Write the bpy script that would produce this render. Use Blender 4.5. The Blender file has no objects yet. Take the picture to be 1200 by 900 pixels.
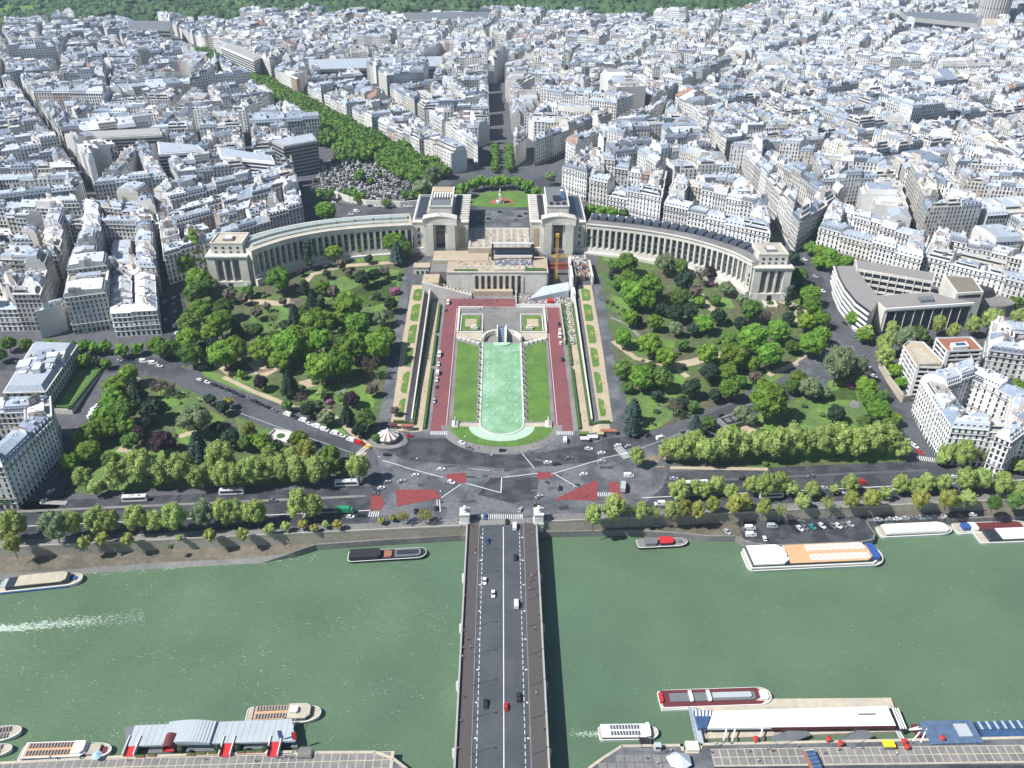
import bpy, bmesh, math, random
from mathutils import Vector, Matrix, noise
from mathutils.geometry import tessellate_polygon
R = math.radians
scene = bpy.context.scene
COL = scene.collection
# ------------------------------------------------------------------ camera
FPX = 1000.0; TH = math.atan(.609); CZ = 277.6; CC, SS = math.cos(TH), math.sin(TH)
cam_d = bpy.data.cameras.new("camera"); cam = bpy.data.objects.new("camera", cam_d); COL.objects.link(cam)
cam.location = (0, 0, CZ); cam.rotation_euler = (R(90) - TH, 0, 0)
cam_d.sensor_width = 36; cam_d.lens = 36 * FPX / 1200; cam_d.shift_x = 12 / 1200
cam_d.clip_start = 1; cam_d.clip_end = 30000
scene.camera = cam
# ------------------------------------------------------------------ light
SUN_EL, SUN_AZ = R(50), math.atan2(-.37, -.93)          # direction towards the sun, seen from above
sd = Vector((math.cos(SUN_EL) * math.cos(SUN_AZ), math.cos(SUN_EL) * math.sin(SUN_AZ), math.sin(SUN_EL)))
sun_d = bpy.data.lights.new("sun", 'SUN'); sun = bpy.data.objects.new("sun", sun_d); COL.objects.link(sun)
sun_d.energy = 5.0; sun_d.angle = R(.5); sun_d.color = (1, .985, .955)
sun.rotation_euler = (-sd).to_track_quat('-Z', 'Y').to_euler()
world = bpy.data.worlds.new("World"); scene.world = world; world.use_nodes = True
wn = world.node_tree; wn.nodes.clear()
sky = wn.nodes.new('ShaderNodeTexSky'); sky.sky_type = 'NISHITA'; sky.sun_disc = False
sky.sun_elevation = SUN_EL; sky.sun_rotation = math.atan2(sd.x, sd.y); sky.altitude = 300; sky.air_density = 1.0; sky.dust_density = .6
bg = wn.nodes.new('ShaderNodeBackground'); bg.inputs[1].default_value = .078
wo = wn.nodes.new('ShaderNodeOutputWorld'); wn.links.new(sky.outputs[0], bg.inputs[0]); wn.links.new(bg.outputs[0], wo.inputs[0])
scene.view_settings.view_transform = 'Standard'; scene.view_settings.look = 'None'
scene.view_settings.exposure = .42; scene.view_settings.gamma = 1
scene.render.engine = 'CYCLES'
scene.cycles.max_bounces = 5; scene.cycles.diffuse_bounces = 2; scene.cycles.glossy_bounces = 2
scene.cycles.transmission_bounces = 3; scene.cycles.volume_bounces = 1; scene.cycles.transparent_max_bounces = 6
scene.cycles.use_denoising = True; scene.cycles.caustics_reflective = False; scene.cycles.caustics_refractive = False

# ------------------------------------------------------------------ terrain
def interp(t, pts):
    if t <= pts[0][0]: return pts[0][1]
    for (a, b), (c, d) in zip(pts, pts[1:]):
        if t <= c: return b + (d - b) * (t - a) / (c - a)
    return pts[-1][1]
SIDE = [(350, 0), (400, 1.5), (500, 8), (572, 13), (624, 17), (700, 28), (760, 29), (1200, 32), (1600, 28), (2100, 20), (3000, 14), (9000, 14)]
CEN = [(396, 0), (480, 2.6), (568, 6), (588, 7), (604, 17), (624, 18), (700, 28)]
QS = .072
def QW(x): return 322.5 + QS * x          # line of the right-bank quay wall
def H(x, y):
    s = interp(y, SIDE)
    ax = abs(x)
    if ax < 56 and y < 700:
        c = interp(y, CEN)
        w = min(1, max(0, (ax - 52) / 4))
        return c * (1 - w) + s * w
    return s
def ray(px, py):
    u = (px - 588) / FPX; v = (py - 450) / FPX
    return (u, CC - v * SS, -SS - v * CC)
def W(px, py, z=0.0):
    d = ray(px, py); t = (z - CZ) / d[2]
    return Vector((d[0] * t, d[1] * t, z))
def P(px, py, h=0.0):
    """ground point under a pixel of the photograph (h metres above the ground)"""
    d = ray(px, py); t0 = (32 + h - CZ) / d[2] * .98; t1 = (-9 + h - CZ) / d[2] * 1.02
    n = 60; a = t0
    for i in range(1, n + 1):
        b = t0 + (t1 - t0) * i / n
        if CZ + d[2] * b - H(d[0] * b, d[1] * b) - h <= 0: break
        a = b
    for _ in range(18):
        m = (a + b) / 2
        if CZ + d[2] * m - H(d[0] * m, d[1] * m) - h <= 0: b = m
        else: a = m
    x, y = d[0] * b, d[1] * b
    return Vector((x, y, H(x, y) + h))
# ------------------------------------------------------------------ object helpers
class MB:
    def __init__(s): s.v = []; s.f = []; s.m = []; s.c = []; s.uv = None
    def face(s, pts, m=0, c=(1, 1, 1), uv=None):
        n = len(s.v); s.v.extend([tuple(p) for p in pts]); s.f.append(tuple(range(n, n + len(pts)))); s.m.append(m); s.c.append(c)
        if uv is not None or s.uv is not None:
            if s.uv is None: s.uv = [[(0, 0)] * len(f) for f in s.f[:-1]]
            s.uv.append(uv if uv is not None else [(0, 0)] * len(pts))
    def prism(s, base, z0, z1, m=0, c=(1, 1, 1), top=True, mt=None, ct=None, bottom=False):
        """vertical prism over a polygon listed counter-clockwise; z may be a number or a list per corner"""
        n = len(base)
        za = z0 if isinstance(z0, (list, tuple)) else [z0] * n
        zb = z1 if isinstance(z1, (list, tuple)) else [z1] * n
        for i in range(n):
            j = (i + 1) % n; a, b = base[i], base[j]
            s.face([(a[0], a[1], za[i]), (b[0], b[1], za[j]), (b[0], b[1], zb[j]), (a[0], a[1], zb[i])], m, c)
        if top: s.face([(p[0], p[1], z) for p, z in zip(base, zb)], m if mt is None else mt, c if ct is None else ct)
        if bottom: s.face([(p[0], p[1], z) for p, z in reversed(list(zip(base, za)))], m, c)
    def box(s, x0, x1, y0, y1, z0, z1, m=0, c=(1, 1, 1), **k):
        s.prism([(x0, y0), (x1, y0), (x1, y1), (x0, y1)], z0, z1, m, c, **k)
    def obox(s, cx, cy, L, Wd, ang, z0, z1, m=0, c=(1, 1, 1), **k):
        ca, sa = math.cos(ang), math.sin(ang)
        s.prism([(cx + ca * u - sa * v, cy + sa * u + ca * v) for u, v in ((-L / 2, -Wd / 2), (L / 2, -Wd / 2), (L / 2, Wd / 2), (-L / 2, Wd / 2))], z0, z1, m, c, **k)
    def cyl(s, x, y, z0, z1, r0, r1=None, n=8, m=0, c=(1, 1, 1), cap=True):
        r1 = r0 if r1 is None else r1
        A = [(x + r0 * math.cos(6.28319 * i / n), y + r0 * math.sin(6.28319 * i / n), z0) for i in range(n)]
        B = [(x + r1 * math.cos(6.28319 * i / n), y + r1 * math.sin(6.28319 * i / n), z1) for i in range(n)]
        for i in range(n):
            j = (i + 1) % n; s.face([A[i], A[j], B[j], B[i]], m, c)
        if cap: s.face(B, m, c)
    def tube(s, p, q, r, n=5, m=0, c=(1, 1, 1), r1=None):
        p, q = Vector(p), Vector(q); d = (q - p); r1 = r if r1 is None else r1
        if d.length < 1e-6: return
        d.normalize(); a = d.orthogonal().normalized(); b = d.cross(a)
        A = [p + (a * math.cos(6.28319 * i / n) + b * math.sin(6.28319 * i / n)) * r for i in range(n)]
        B = [q + (a * math.cos(6.28319 * i / n) + b * math.sin(6.28319 * i / n)) * r1 for i in range(n)]
        for i in range(n):
            j = (i + 1) % n; s.face([A[i], A[j], B[j], B[i]], m, c)
        s.face(list(reversed(A)), m, c); s.face(B, m, c)
    def mesh(s, name, mats):
        me = bpy.data.meshes.new(name); me.from_pydata(s.v, [], s.f)
        for mt in mats: me.materials.append(mt)
        me.polygons.foreach_set('material_index', s.m)
        ca = me.color_attributes.new('col', 'FLOAT_COLOR', 'CORNER')
        buf = []
        for f, c in zip(s.f, s.c): buf.extend((c[0], c[1], c[2], 1.0) * len(f))
        ca.data.foreach_set('color', buf)
        if s.uv is not None:
            ul = me.uv_layers.new(name='UVMap'); ub = []
            for u in s.uv:
                for a in u: ub.extend(a)
            ul.data.foreach_set('uv', ub)
        me.update(); return me
    def build(s, name, mats, parent=None, **props):
        if not isinstance(mats, (list, tuple)): mats = [mats]
        o = bpy.data.objects.new(name, s.mesh(name, mats)); COL.objects.link(o)
        if parent is not None: o.parent = parent; o.matrix_parent_inverse = Matrix()
        for k, v in props.items(): o[k] = v
        return o
def tag(o, label=None, cat=None, group=None, kind=None):
    if label: o['label'] = label
    if cat: o['category'] = cat
    if group: o['group'] = group
    if kind: o['kind'] = kind
    return o
def thing(name, label, cat, loc=(0, 0, 0), rz=0, group=None):
    o = bpy.data.objects.new(name, None); COL.objects.link(o); o.location = loc; o.rotation_euler = (0, 0, rz)
    o.empty_display_size = .5
    return tag(o, label, cat, group)
def children_of(o): return [c for c in o.children]
def copy_tree(o, loc, rz=0, label=None, group=None, sc=None, mats=None):
    c = o.copy(); COL.objects.link(c); c.location = loc; c.rotation_euler = (0, 0, rz)
    if sc is not None: c.scale = sc
    if label: c['label'] = label
    if group: c['group'] = group
    for ch in KIDS.get(o.name, ()):
        k = ch.copy(); COL.objects.link(k); k.parent = c
        if mats and ch.name.split('.')[0] in mats:
            k.material_slots[0].link = 'OBJECT'; k.material_slots[0].material = mats[ch.name.split('.')[0]]
        for g in KIDS.get(ch.name, ()):
            q = g.copy(); COL.objects.link(q); q.parent = k
    return c
KIDS = {}
def keep_kids(o):
    KIDS[o.name] = list(o.children)
    for c in o.children: KIDS[c.name] = list(c.children)
ORD = "first second third fourth fifth sixth seventh eighth ninth tenth eleventh twelfth thirteenth fourteenth fifteenth sixteenth seventeenth eighteenth nineteenth twentieth".split()
def ordn(i):
    if i < 20: return ORD[i]
    n = i + 1; s = 'th' if 10 <= n % 100 <= 20 else {1: 'st', 2: 'nd', 3: 'rd'}.get(n % 10, 'th')
    return f"{n}{s}"
# ------------------------------------------------------------------ materials
def mat(name, base, rough=.85, var=.12, scale=.3, metal=0.0, attr=False, bump=0.0, base2=None, scale2=.03, thr=.5, soft=.1, spec=.3, orand=0.0, detail=4, emit=None):
    m = bpy.data.materials.new(name); m.use_nodes = True; nt = m.node_tree; N = nt.nodes; L = nt.links
    b = N['Principled BSDF']; b.inputs['Roughness'].default_value = rough; b.inputs['Metallic'].default_value = metal
    b.inputs['Specular IOR Level'].default_value = spec
    g = N.new('ShaderNodeNewGeometry'); n1 = N.new('ShaderNodeTexNoise'); n1.inputs['Scale'].default_value = scale; n1.inputs['Detail'].default_value = detail
    L.new(g.outputs['Position'], n1.inputs['Vector'])
    mr = N.new('ShaderNodeMapRange'); mr.inputs[1].default_value = .25; mr.inputs[2].default_value = .75
    mr.inputs[3].default_value = 1 - var; mr.inputs[4].default_value = 1 + var; L.new(n1.outputs[0], mr.inputs[0])
    src = N.new('ShaderNodeRGB'); src.outputs[0].default_value = (*base, 1); so = src.outputs[0]
    if base2:
        n2 = N.new('ShaderNodeTexNoise'); n2.inputs['Scale'].default_value = scale2; n2.inputs['Detail'].default_value = 5
        L.new(g.outputs['Position'], n2.inputs['Vector'])
        m2 = N.new('ShaderNodeMapRange'); m2.inputs[1].default_value = thr - soft; m2.inputs[2].default_value = thr + soft; L.new(n2.outputs[0], m2.inputs[0])
        mx = N.new('ShaderNodeMixRGB'); mx.inputs[2].default_value = (*base2, 1); L.new(m2.outputs[0], mx.inputs[0]); L.new(so, mx.inputs[1]); so = mx.outputs[0]
    if attr:
        at = N.new('ShaderNodeAttribute'); at.attribute_name = 'col'
        mm = N.new('ShaderNodeMixRGB'); mm.blend_type = 'MULTIPLY'; mm.inputs[0].default_value = 1; L.new(so, mm.inputs[1]); L.new(at.outputs['Color'], mm.inputs[2]); so = mm.outputs[0]
    if orand:
        oi = N.new('ShaderNodeObjectInfo'); hs = N.new('ShaderNodeHueSaturation')
        r1 = N.new('ShaderNodeMapRange'); r1.inputs[3].default_value = .5 - orand * .022; r1.inputs[4].default_value = .5 + orand * .012; L.new(oi.outputs['Random'], r1.inputs[0]); L.new(r1.outputs[0], hs.inputs['Hue'])
        ml = N.new('ShaderNodeMath'); ml.operation = 'MULTIPLY'; ml.inputs[1].default_value = 7.13; L.new(oi.outputs['Random'], ml.inputs[0])
        fr = N.new('ShaderNodeMath'); fr.operation = 'FRACT'; L.new(ml.outputs[0], fr.inputs[0])
        r2 = N.new('ShaderNodeMapRange'); r2.inputs[3].default_value = 1 - orand * .3; r2.inputs[4].default_value = 1 + orand * .3; L.new(fr.outputs[0], r2.inputs[0]); L.new(r2.outputs[0], hs.inputs['Value'])
        L.new(so, hs.inputs['Color']); so = hs.outputs[0]
    vm = N.new('ShaderNodeMixRGB'); vm.blend_type = 'MULTIPLY'; vm.inputs[0].default_value = 1; L.new(so, vm.inputs[1]); L.new(mr.outputs[0], vm.inputs[2])
    L.new(vm.outputs[0], b.inputs['Base Color'])
    if bump:
        bp = N.new('ShaderNodeBump'); bp.inputs['Strength'].default_value = 1; bp.inputs['Distance'].default_value = bump; L.new(n1.outputs[0], bp.inputs['Height']); L.new(bp.outputs[0], b.inputs['Normal'])
    return m
M = {}
M['stone'] = mat('stone', (.64, .62, .56), attr=True, var=.12, scale=.5, base2=(.56, .54, .485), scale2=.08)
M['paving_light'] = mat('paving_light', (.50, .44, .34), var=.15, scale=.4, base2=(.42, .38, .31), scale2=.05)
M['paving_grey'] = mat('paving_grey', (.23, .22, .21), var=.18, scale=.5, base2=(.18, .175, .17), scale2=.06)
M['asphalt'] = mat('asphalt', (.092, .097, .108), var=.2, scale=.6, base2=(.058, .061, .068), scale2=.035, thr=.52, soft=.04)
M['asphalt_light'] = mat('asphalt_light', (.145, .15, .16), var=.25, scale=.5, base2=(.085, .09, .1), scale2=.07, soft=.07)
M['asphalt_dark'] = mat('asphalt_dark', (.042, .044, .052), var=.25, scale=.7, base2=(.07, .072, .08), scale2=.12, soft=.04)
M['asphalt_red'] = mat('asphalt_red', (.22, .075, .08), var=.14, scale=.4, base2=(.18, .07, .075), scale2=.04)
M['island_red'] = mat('island_red', (.23, .052, .052), var=.12, scale=.5)
M['paint'] = mat('paint', (.62, .62, .60), var=.2, scale=2)
M['zebra'] = mat('zebra', (.6, .6, .58), var=.2, scale=2)
M['lawn'] = mat('lawn', (.115, .215, .04), var=.16, scale=.5, base2=(.09, .17, .038), scale2=.12, bump=.1)
M['meadow'] = mat('meadow', (.14, .24, .05), var=.2, scale=.35, base2=(.10, .16, .05), scale2=.06)
M['soil'] = mat('soil', (.085, .14, .04), var=.3, scale=.3, base2=(.11, .10, .065), scale2=.05)
M['sand'] = mat('sand', (.46, .37, .26), var=.12, scale=.5, base2=(.4, .33, .24), scale2=.06)
M['beach'] = mat('beach', (.17, .145, .11), var=.25, scale=.5, base2=(.11, .10, .075), scale2=.08)
M['city_ground'] = mat('city_ground', (.10, .10, .11), var=.25, scale=.2)
M['hedge'] = mat('hedge', (.06, .12, .03), var=.35, scale=1.5, bump=.3)
M['pool'] = mat('pool', (.20, .38, .215), rough=.15, var=.12, scale=.25, base2=(.33, .50, .35), scale2=.07, thr=.6, soft=.12, spec=.3)
M['pool_pale'] = mat('pool_pale', (.42, .56, .43), rough=.3, var=.06, scale=.4)
M['foam'] = mat('foam', (.75, .82, .76), var=.05)
M['wake'] = mat('wake', (.42, .50, .42), var=.1)
M['coping_grey'] = mat('coping_grey', (.36, .355, .34), var=.1)
M['brown_roof'] = mat('brown_roof', (.21, .185, .15), var=.15)
M['shutter'] = mat('shutter', (.15, .10, .07), var=.2)
M['dark'] = mat('dark', (.03, .03, .035), var=.2, rough=.5)
M['glass'] = mat('glass', (.035, .042, .055), rough=.15, var=.35, scale=.6, spec=.6, attr=True)
M['glass_blue'] = mat('glass_blue', (.05, .10, .2), rough=.12, var=.3, scale=.5, spec=.7)
M['wall'] = mat('wall', (1, 1, 1), attr=True, var=.10, scale=.25)
M['roof'] = mat('roof', (1, 1, 1), attr=True, rough=.5, var=.16, scale=.5, spec=.4)
M['metal'] = mat('metal', (.22, .23, .24), rough=.45, var=.1, metal=.3)
M['white'] = mat('white_paint', (.78, .78, .76), rough=.4, var=.04, scale=.5)
M['paintc'] = mat('colour_paint', (1, 1, 1), rough=.35, attr=True, var=.05, scale=1, spec=.5)
M['yellow'] = mat('crane_yellow', (.55, .33, .05), rough=.5, var=.1)
M['red'] = mat('red_cloth', (.5, .03, .035), rough=.8, var=.1)
M['bark'] = mat('bark', (.16, .13, .10), var=.3, scale=2)
M['terracotta'] = mat('terracotta', (.32, .13, .08), var=.2, scale=1)
M['bridge_walk'] = mat('bridge_walk', (.088, .078, .075), var=.12, scale=.8)
M['bridge_road'] = mat('bridge_road', (.082, .088, .098), var=.10, scale=.4, base2=(.066, .072, .082), scale2=.07)
# far wall with its rows of openings laid out in metres (too far to tell the single panes apart)
def far_wall():
    m = mat('far_wall', (1, 1, 1), attr=True, var=.10, scale=.25); nt = m.node_tree; N = nt.nodes; L = nt.links
    b = N['Principled BSDF']; src = b.inputs['Base Color'].links[0].from_socket
    uv = N.new('ShaderNodeUVMap'); sx = N.new('ShaderNodeSeparateXYZ'); L.new(uv.outputs[0], sx.inputs[0])
    def band(sock, per, a, bb):
        d = N.new('ShaderNodeMath'); d.operation = 'DIVIDE'; d.inputs[1].default_value = per; L.new(sock, d.inputs[0])
        f = N.new('ShaderNodeMath'); f.operation = 'FRACT'; L.new(d.outputs[0], f.inputs[0])
        g = N.new('ShaderNodeMath'); g.operation = 'GREATER_THAN'; g.inputs[1].default_value = a; L.new(f.outputs[0], g.inputs[0])
        l = N.new('ShaderNodeMath'); l.operation = 'LESS_THAN'; l.inputs[1].default_value = bb; L.new(f.outputs[0], l.inputs[0])
        k = N.new('ShaderNodeMath'); k.operation = 'MULTIPLY'; L.new(g.outputs[0], k.inputs[0]); L.new(l.outputs[0], k.inputs[1]); return k.outputs[0]
    k = N.new('ShaderNodeMath'); k.operation = 'MULTIPLY'; L.new(band(sx.outputs[0], 3.0, .28, .72), k.inputs[0]); L.new(band(sx.outputs[1], 3.2, .2, .78), k.inputs[1])
    mx = N.new('ShaderNodeMixRGB'); mx.inputs[2].default_value = (.05, .055, .07, 1); L.new(k.outputs[0], mx.inputs[0]); L.new(src, mx.inputs[1]); L.new(mx.outputs[0], b.inputs['Base Color'])
    return m
M['far_wall'] = far_wall()
def river_mat():
    m = mat('river', (.112, .172, .098), rough=.25, var=.14, scale=.03, base2=(.092, .158, .102), scale2=.006, soft=.2, spec=.3)
    nt = m.node_tree; N = nt.nodes; L = nt.links; b = N['Principled BSDF']
    g = N.new('ShaderNodeNewGeometry'); mp = N.new('ShaderNodeMapping'); mp.inputs['Scale'].default_value = (.35, .8, 1); mp.inputs['Rotation'].default_value = (0, 0, .5)
    L.new(g.outputs['Position'], mp.inputs[0]); n = N.new('ShaderNodeTexNoise'); n.inputs['Scale'].default_value = .9; n.inputs['Detail'].default_value = 7; n.inputs['Roughness'].default_value = .62
    L.new(mp.outputs[0], n.inputs['Vector']); bp = N.new('ShaderNodeBump'); bp.inputs['Strength'].default_value = .55; bp.inputs['Distance'].default_value = .8
    L.new(n.outputs[0], bp.inputs['Height']); L.new(bp.outputs[0], b.inputs['Normal'])
    return m
M['river'] = river_mat()
def leaf(name, col, tr=.25, orand=1.0, var=.25):
    m = mat(name, col, rough=.7, var=var, scale=.35, orand=orand, spec=.25, detail=2)
    nt = m.node_tree; N = nt.nodes; L = nt.links; b = N['Principled BSDF']; t = N.new('ShaderNodeBsdfTranslucent'); mx = N.new('ShaderNodeMixShader'); mx.inputs[0].default_value = tr
    L.new(b.inputs['Base Color'].links[0].from_socket, t.inputs[0]); o = N['Material Output']
    L.new(b.outputs[0], mx.inputs[1]); L.new(t.outputs[0], mx.inputs[2]); L.new(mx.outputs[0], o.inputs[0]); return m
M['leaf_bright'] = leaf('leaf_bright', (.15, .275, .035))
M['leaf_mid'] = leaf('leaf_mid', (.11, .20, .042))
M['leaf_plane'] = leaf('leaf_plane', (.31, .40, .115), orand=.5)
M['leaf_olive'] = leaf('leaf_olive', (.28, .31, .07), orand=.8)
M['leaf_dark'] = leaf('leaf_dark', (.028, .055, .030), tr=.1, orand=.8)
M['leaf_blue'] = leaf('leaf_blue', (.06, .10, .09), tr=.1, orand=.6)
M['leaf_lime'] = leaf('leaf_lime', (.17, .28, .035), orand=.6)
M['leaf_brown'] = leaf('leaf_brown', (.13, .10, .08), tr=.1, orand=.8)
M['leaf_purple'] = leaf('leaf_purple', (.045, .022, .035), tr=.1, orand=.5)
M['leaf_pink'] = leaf('leaf_pink', (.30, .10, .20), tr=.2, orand=.5)
M['leaf_pale'] = leaf('leaf_pale', (.20, .26, .13), orand=.6)
M['leaf_ochre'] = leaf('leaf_ochre', (.30, .28, .055), orand=.5)

# ------------------------------------------------------------------ draped sheets
G = 4.0
def clip_axis(poly, ax, val, keep_less):
    out = []
    n = len(poly)
    for i in range(n):
        a, b = poly[i], poly[(i + 1) % n]
        ia = (a[ax] <= val) if keep_less else (a[ax] >= val); ib = (b[ax] <= val) if keep_less else (b[ax] >= val)
        if ia: out.append(a)
        if ia != ib:
            t = (val - a[ax]) / (b[ax] - a[ax]); q = [a[0] + (b[0] - a[0]) * t, a[1] + (b[1] - a[1]) * t]; q[ax] = val; out.append(tuple(q))
    return out
def drape(mb, poly, off, m=0, c=(1, 1, 1), flat=None):
    poly = [(p[0], p[1]) for p in poly]
    tris = tessellate_polygon([[Vector((a, b, 0)) for a, b in poly]])
    for t in tris:
        tri = [poly[i] for i in t]
        ar = (tri[1][0] - tri[0][0]) * (tri[2][1] - tri[0][1]) - (tri[1][1] - tri[0][1]) * (tri[2][0] - tri[0][0])
        if abs(ar) < 1e-4: continue
        if ar < 0: tri.reverse()
        if flat is not None: mb.face([(a, b, flat) for a, b in tri], m, c); continue
        if max(p[1] for p in tri) <= 348: mb.face([(a, b, off) for a, b in tri], m, c); continue
        x0 = math.floor(min(p[0] for p in tri) / G) ; x1 = math.ceil(max(p[0] for p in tri) / G)
        for i in range(x0, x1):
            st = clip_axis(clip_axis(tri, 0, (i + 1) * G, True), 0, i * G, False)
            if len(st) < 3: continue
            y0 = math.floor(min(p[1] for p in st) / G); y1 = math.ceil(max(p[1] for p in st) / G)
            for j in range(y0, y1):
                q = clip_axis(clip_axis(st, 1, (j + 1) * G, True), 1, j * G, False)
                if len(q) < 3: continue
                mb.face([(a, b, H(a, b) + off) for a, b in q], m, c)
def sheet(name, polys, mt, off, px=True, flat=None, kind='structure', **kw):
    mb = MB()
    for p in polys:
        if px: p = [(P(a, b) if flat is None else W(a, b, flat)) for a, b in p]
        drape(mb, p, off, flat=flat)
    return mb.build(name, mt, kind=kind, **kw)
def ribbon(pts, w, closed=False):
    """polygon of a band of width w (number or list) along a polyline"""
    n = len(pts); L_, R_ = [], []
    for i, p in enumerate(pts):
        a = Vector(pts[max(0, i - 1)][:2]); b = Vector(pts[min(n - 1, i + 1)][:2]); d = (b - a).normalized(); nn = Vector((-d.y, d.x))
        ww = (w[i] if isinstance(w, (list, tuple)) else w) / 2
        L_.append((p[0] + nn.x * ww, p[1] + nn.y * ww)); R_.append((p[0] - nn.x * ww, p[1] - nn.y * ww))
    return R_ + L_[::-1]
# ================================================================== SETTING
rnd = random.Random(7)
def grid_lines(a, b, step, far):
    l = [-v for v in far[::-1]] if a < 0 else []
    return l
xs = sorted(set([-12000, -9000, -7000, -5500, -4500, -3500, -2800, -2200] + list(range(-1800, -447, 60)) + [-448 + 4 * i for i in range(225)] + list(range(500, 1800, 60)) + [2200, 2800, 3500, 4500, 5500, 7000, 9000, 12000]))
ys = sorted(set([348 + 4 * i for i in range(108)] + [v for v in range(800, 2400, 50)] + [2400, 2700, 3000, 4000, 6000, 9000, 14000]))
v = []; f = []
nx = len(xs)
def qy(x): return QW(max(-700, min(700, x)))
for x in xs: v.append((x, qy(x), 0.0))
for y in ys:
    for x in xs: v.append((x, y, H(x, y)))
for j in range(len(ys)):
    for i in range(nx - 1):
        a = j * nx + i; f.append((a, a + 1, a + nx + 1, a + nx))
me = bpy.data.meshes.new('ground'); me.from_pydata(v, [], f); me.materials.append(M['city_ground'])
ground = bpy.data.objects.new('ground', me); COL.objects.link(ground); ground['kind'] = 'structure'
# river + bed
mb = MB(); mb.face([(-12000, -700, -8.5), (12000, -700, -8.5), (12000, 1200, -8.5), (-12000, 1200, -8.5)])
# cut so that the water stops under the far quay
mb = MB(); X = [-12000, -700, -235, 0, 265, 700, 12000]
for a, b in zip(X, X[1:]): mb.face([(a, -400, -8.5), (b, -400, -8.5), (b, qy(b) + 1, -8.5), (a, qy(a) + 1, -8.5)])
mb.build('river', M['river'], kind='structure')
# far quay : lower level, edge wall, retaining wall
edge = [(-60, 676), (0, 670), (60, 667), (110, 662), (200, 656), (300, 651), (345, 647), (370, 639), (440, 634), (540, 628)]
el = [W(a, b, -5.2) for a, b in edge]; el = [Vector((-700, qy(-700) - 14, 0))] + el + [Vector((-10, QW(-10) - 2.5, 0)), Vector((12, QW(12) - 2.2, 0))]
er = [W(a, b, -5.2) for a, b in [(640, 624), (740, 622), (790, 625), (830, 629), (862, 629), (872, 634), (885, 638), (905, 640), (960, 638), (1010, 636), (1024, 633), (1026, 626), (1016, 611), (1060, 610), (1200, 606)]]
er = er + [Vector((700, qy(700) - 7, 0))]
qe = el + er
mb = MB()
wl = [(p.x, QW(p.x)) for p in qe]
beachy = lambda x: x < -103
for i in range(len(qe) - 1):
    a, b = qe[i], qe[i + 1]
    if b.x - a.x < 0.3: continue
    m = 1 if b.x < -95 else (2 if a.x > 118 and b.x < 195 else 0)
    za = -6.6 if a.x < -103 else -5.2; zb = -6.6 if b.x < -103 else -5.2
    mb.face([(a.x, a.y, za), (b.x, b.y, zb), (b.x, QW(b.x), -5.0), (a.x, QW(a.x), -5.0)], m)
mb.build('lower_quay', [M['beach'], M['beach'], M['asphalt_dark']], kind='structure')
mb = MB()
for i in range(len(qe) - 1):
    a, b = qe[i], qe[i + 1]
    za = -6.6 if a.x < -103 else -5.2; zb = -6.6 if b.x < -103 else -5.2
    mb.face([(a.x, a.y - (2.5 if a.x < -103 else 0), -9), (b.x, b.y - (2.5 if b.x < -103 else 0), -9), (b.x, b.y, zb + .02), (a.x, a.y, za + .02)])
    if a.x > -103 and abs(b.x - a.x) > .5:   # coping
        d = (b - a).normalized(); n = Vector((-d.y, d.x, 0))
        mb.prism([(a.x, a.y), (b.x, b.y), (b.x + n.x * .8, b.y + n.y * .8), (a.x + n.x * .8, a.y + n.y * .8)], [za, zb, zb, za], [za + .35, zb + .35, zb + .35, za + .35])
tag(mb.build('quay_edge', M['paving_grey']), kind='structure')
mb = MB(); X = list(range(-700, 701, 20))
for a, b in zip(X, X[1:]):
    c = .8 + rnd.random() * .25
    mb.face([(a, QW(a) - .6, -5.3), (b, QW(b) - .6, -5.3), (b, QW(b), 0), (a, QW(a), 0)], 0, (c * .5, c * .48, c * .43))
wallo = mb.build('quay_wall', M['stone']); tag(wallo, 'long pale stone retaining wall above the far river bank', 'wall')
mb = MB()
for a, b in zip(X, X[1:]):
    if -22 < a + 10 < 22: continue
    mb.prism([(a, QW(a) - .1), (b, QW(b) - .1), (b, QW(b) + .5), (a, QW(a) + .5)], [0] * 4, [1.0] * 4, 0, (.62, .61, .58))
mb.build('parapet', M['stone'], wallo)
# ------------------------------------------------------------------ roads, lawns, paths  (layer heights 5 cm apart)
def band(y0, y1, xa=-690, xb=690): return [(xa, y0 + QS * xa), (xb, y0 + QS * xb), (xb, y1 + QS * xb), (xa, y1 + QS * xa)]
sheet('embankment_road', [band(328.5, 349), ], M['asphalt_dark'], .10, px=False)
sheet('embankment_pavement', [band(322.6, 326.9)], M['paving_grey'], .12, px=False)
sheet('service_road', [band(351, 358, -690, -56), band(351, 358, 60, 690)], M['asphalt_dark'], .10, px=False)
mb = MB()
for (y0, xa, xb) in ((349.1, -690, -70), (349.1, 68, 690)):
    mb.prism([(xa, y0 + QS * xa), (xb, y0 + QS * xb), (xb, y0 + 1.8 + QS * xb), (xa, y0 + 1.8 + QS * xa)], -.2, .16)
for (xa, xb) in ((-690, -22), (22, 690)):
    mb.prism([(xa, 326.95 + QS * xa), (xb, 326.95 + QS * xb), (xb, 328.4 + QS * xb), (xa, 328.4 + QS * xa)], -.2, .16)
mb.build('kerb', M['paving_grey'], kind='structure')
sheet('median_strip', [band(338.0, 338.5, -690, -66), band(338.0, 338.5, 72, 690)], M['paint'], .16, px=False)
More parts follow.
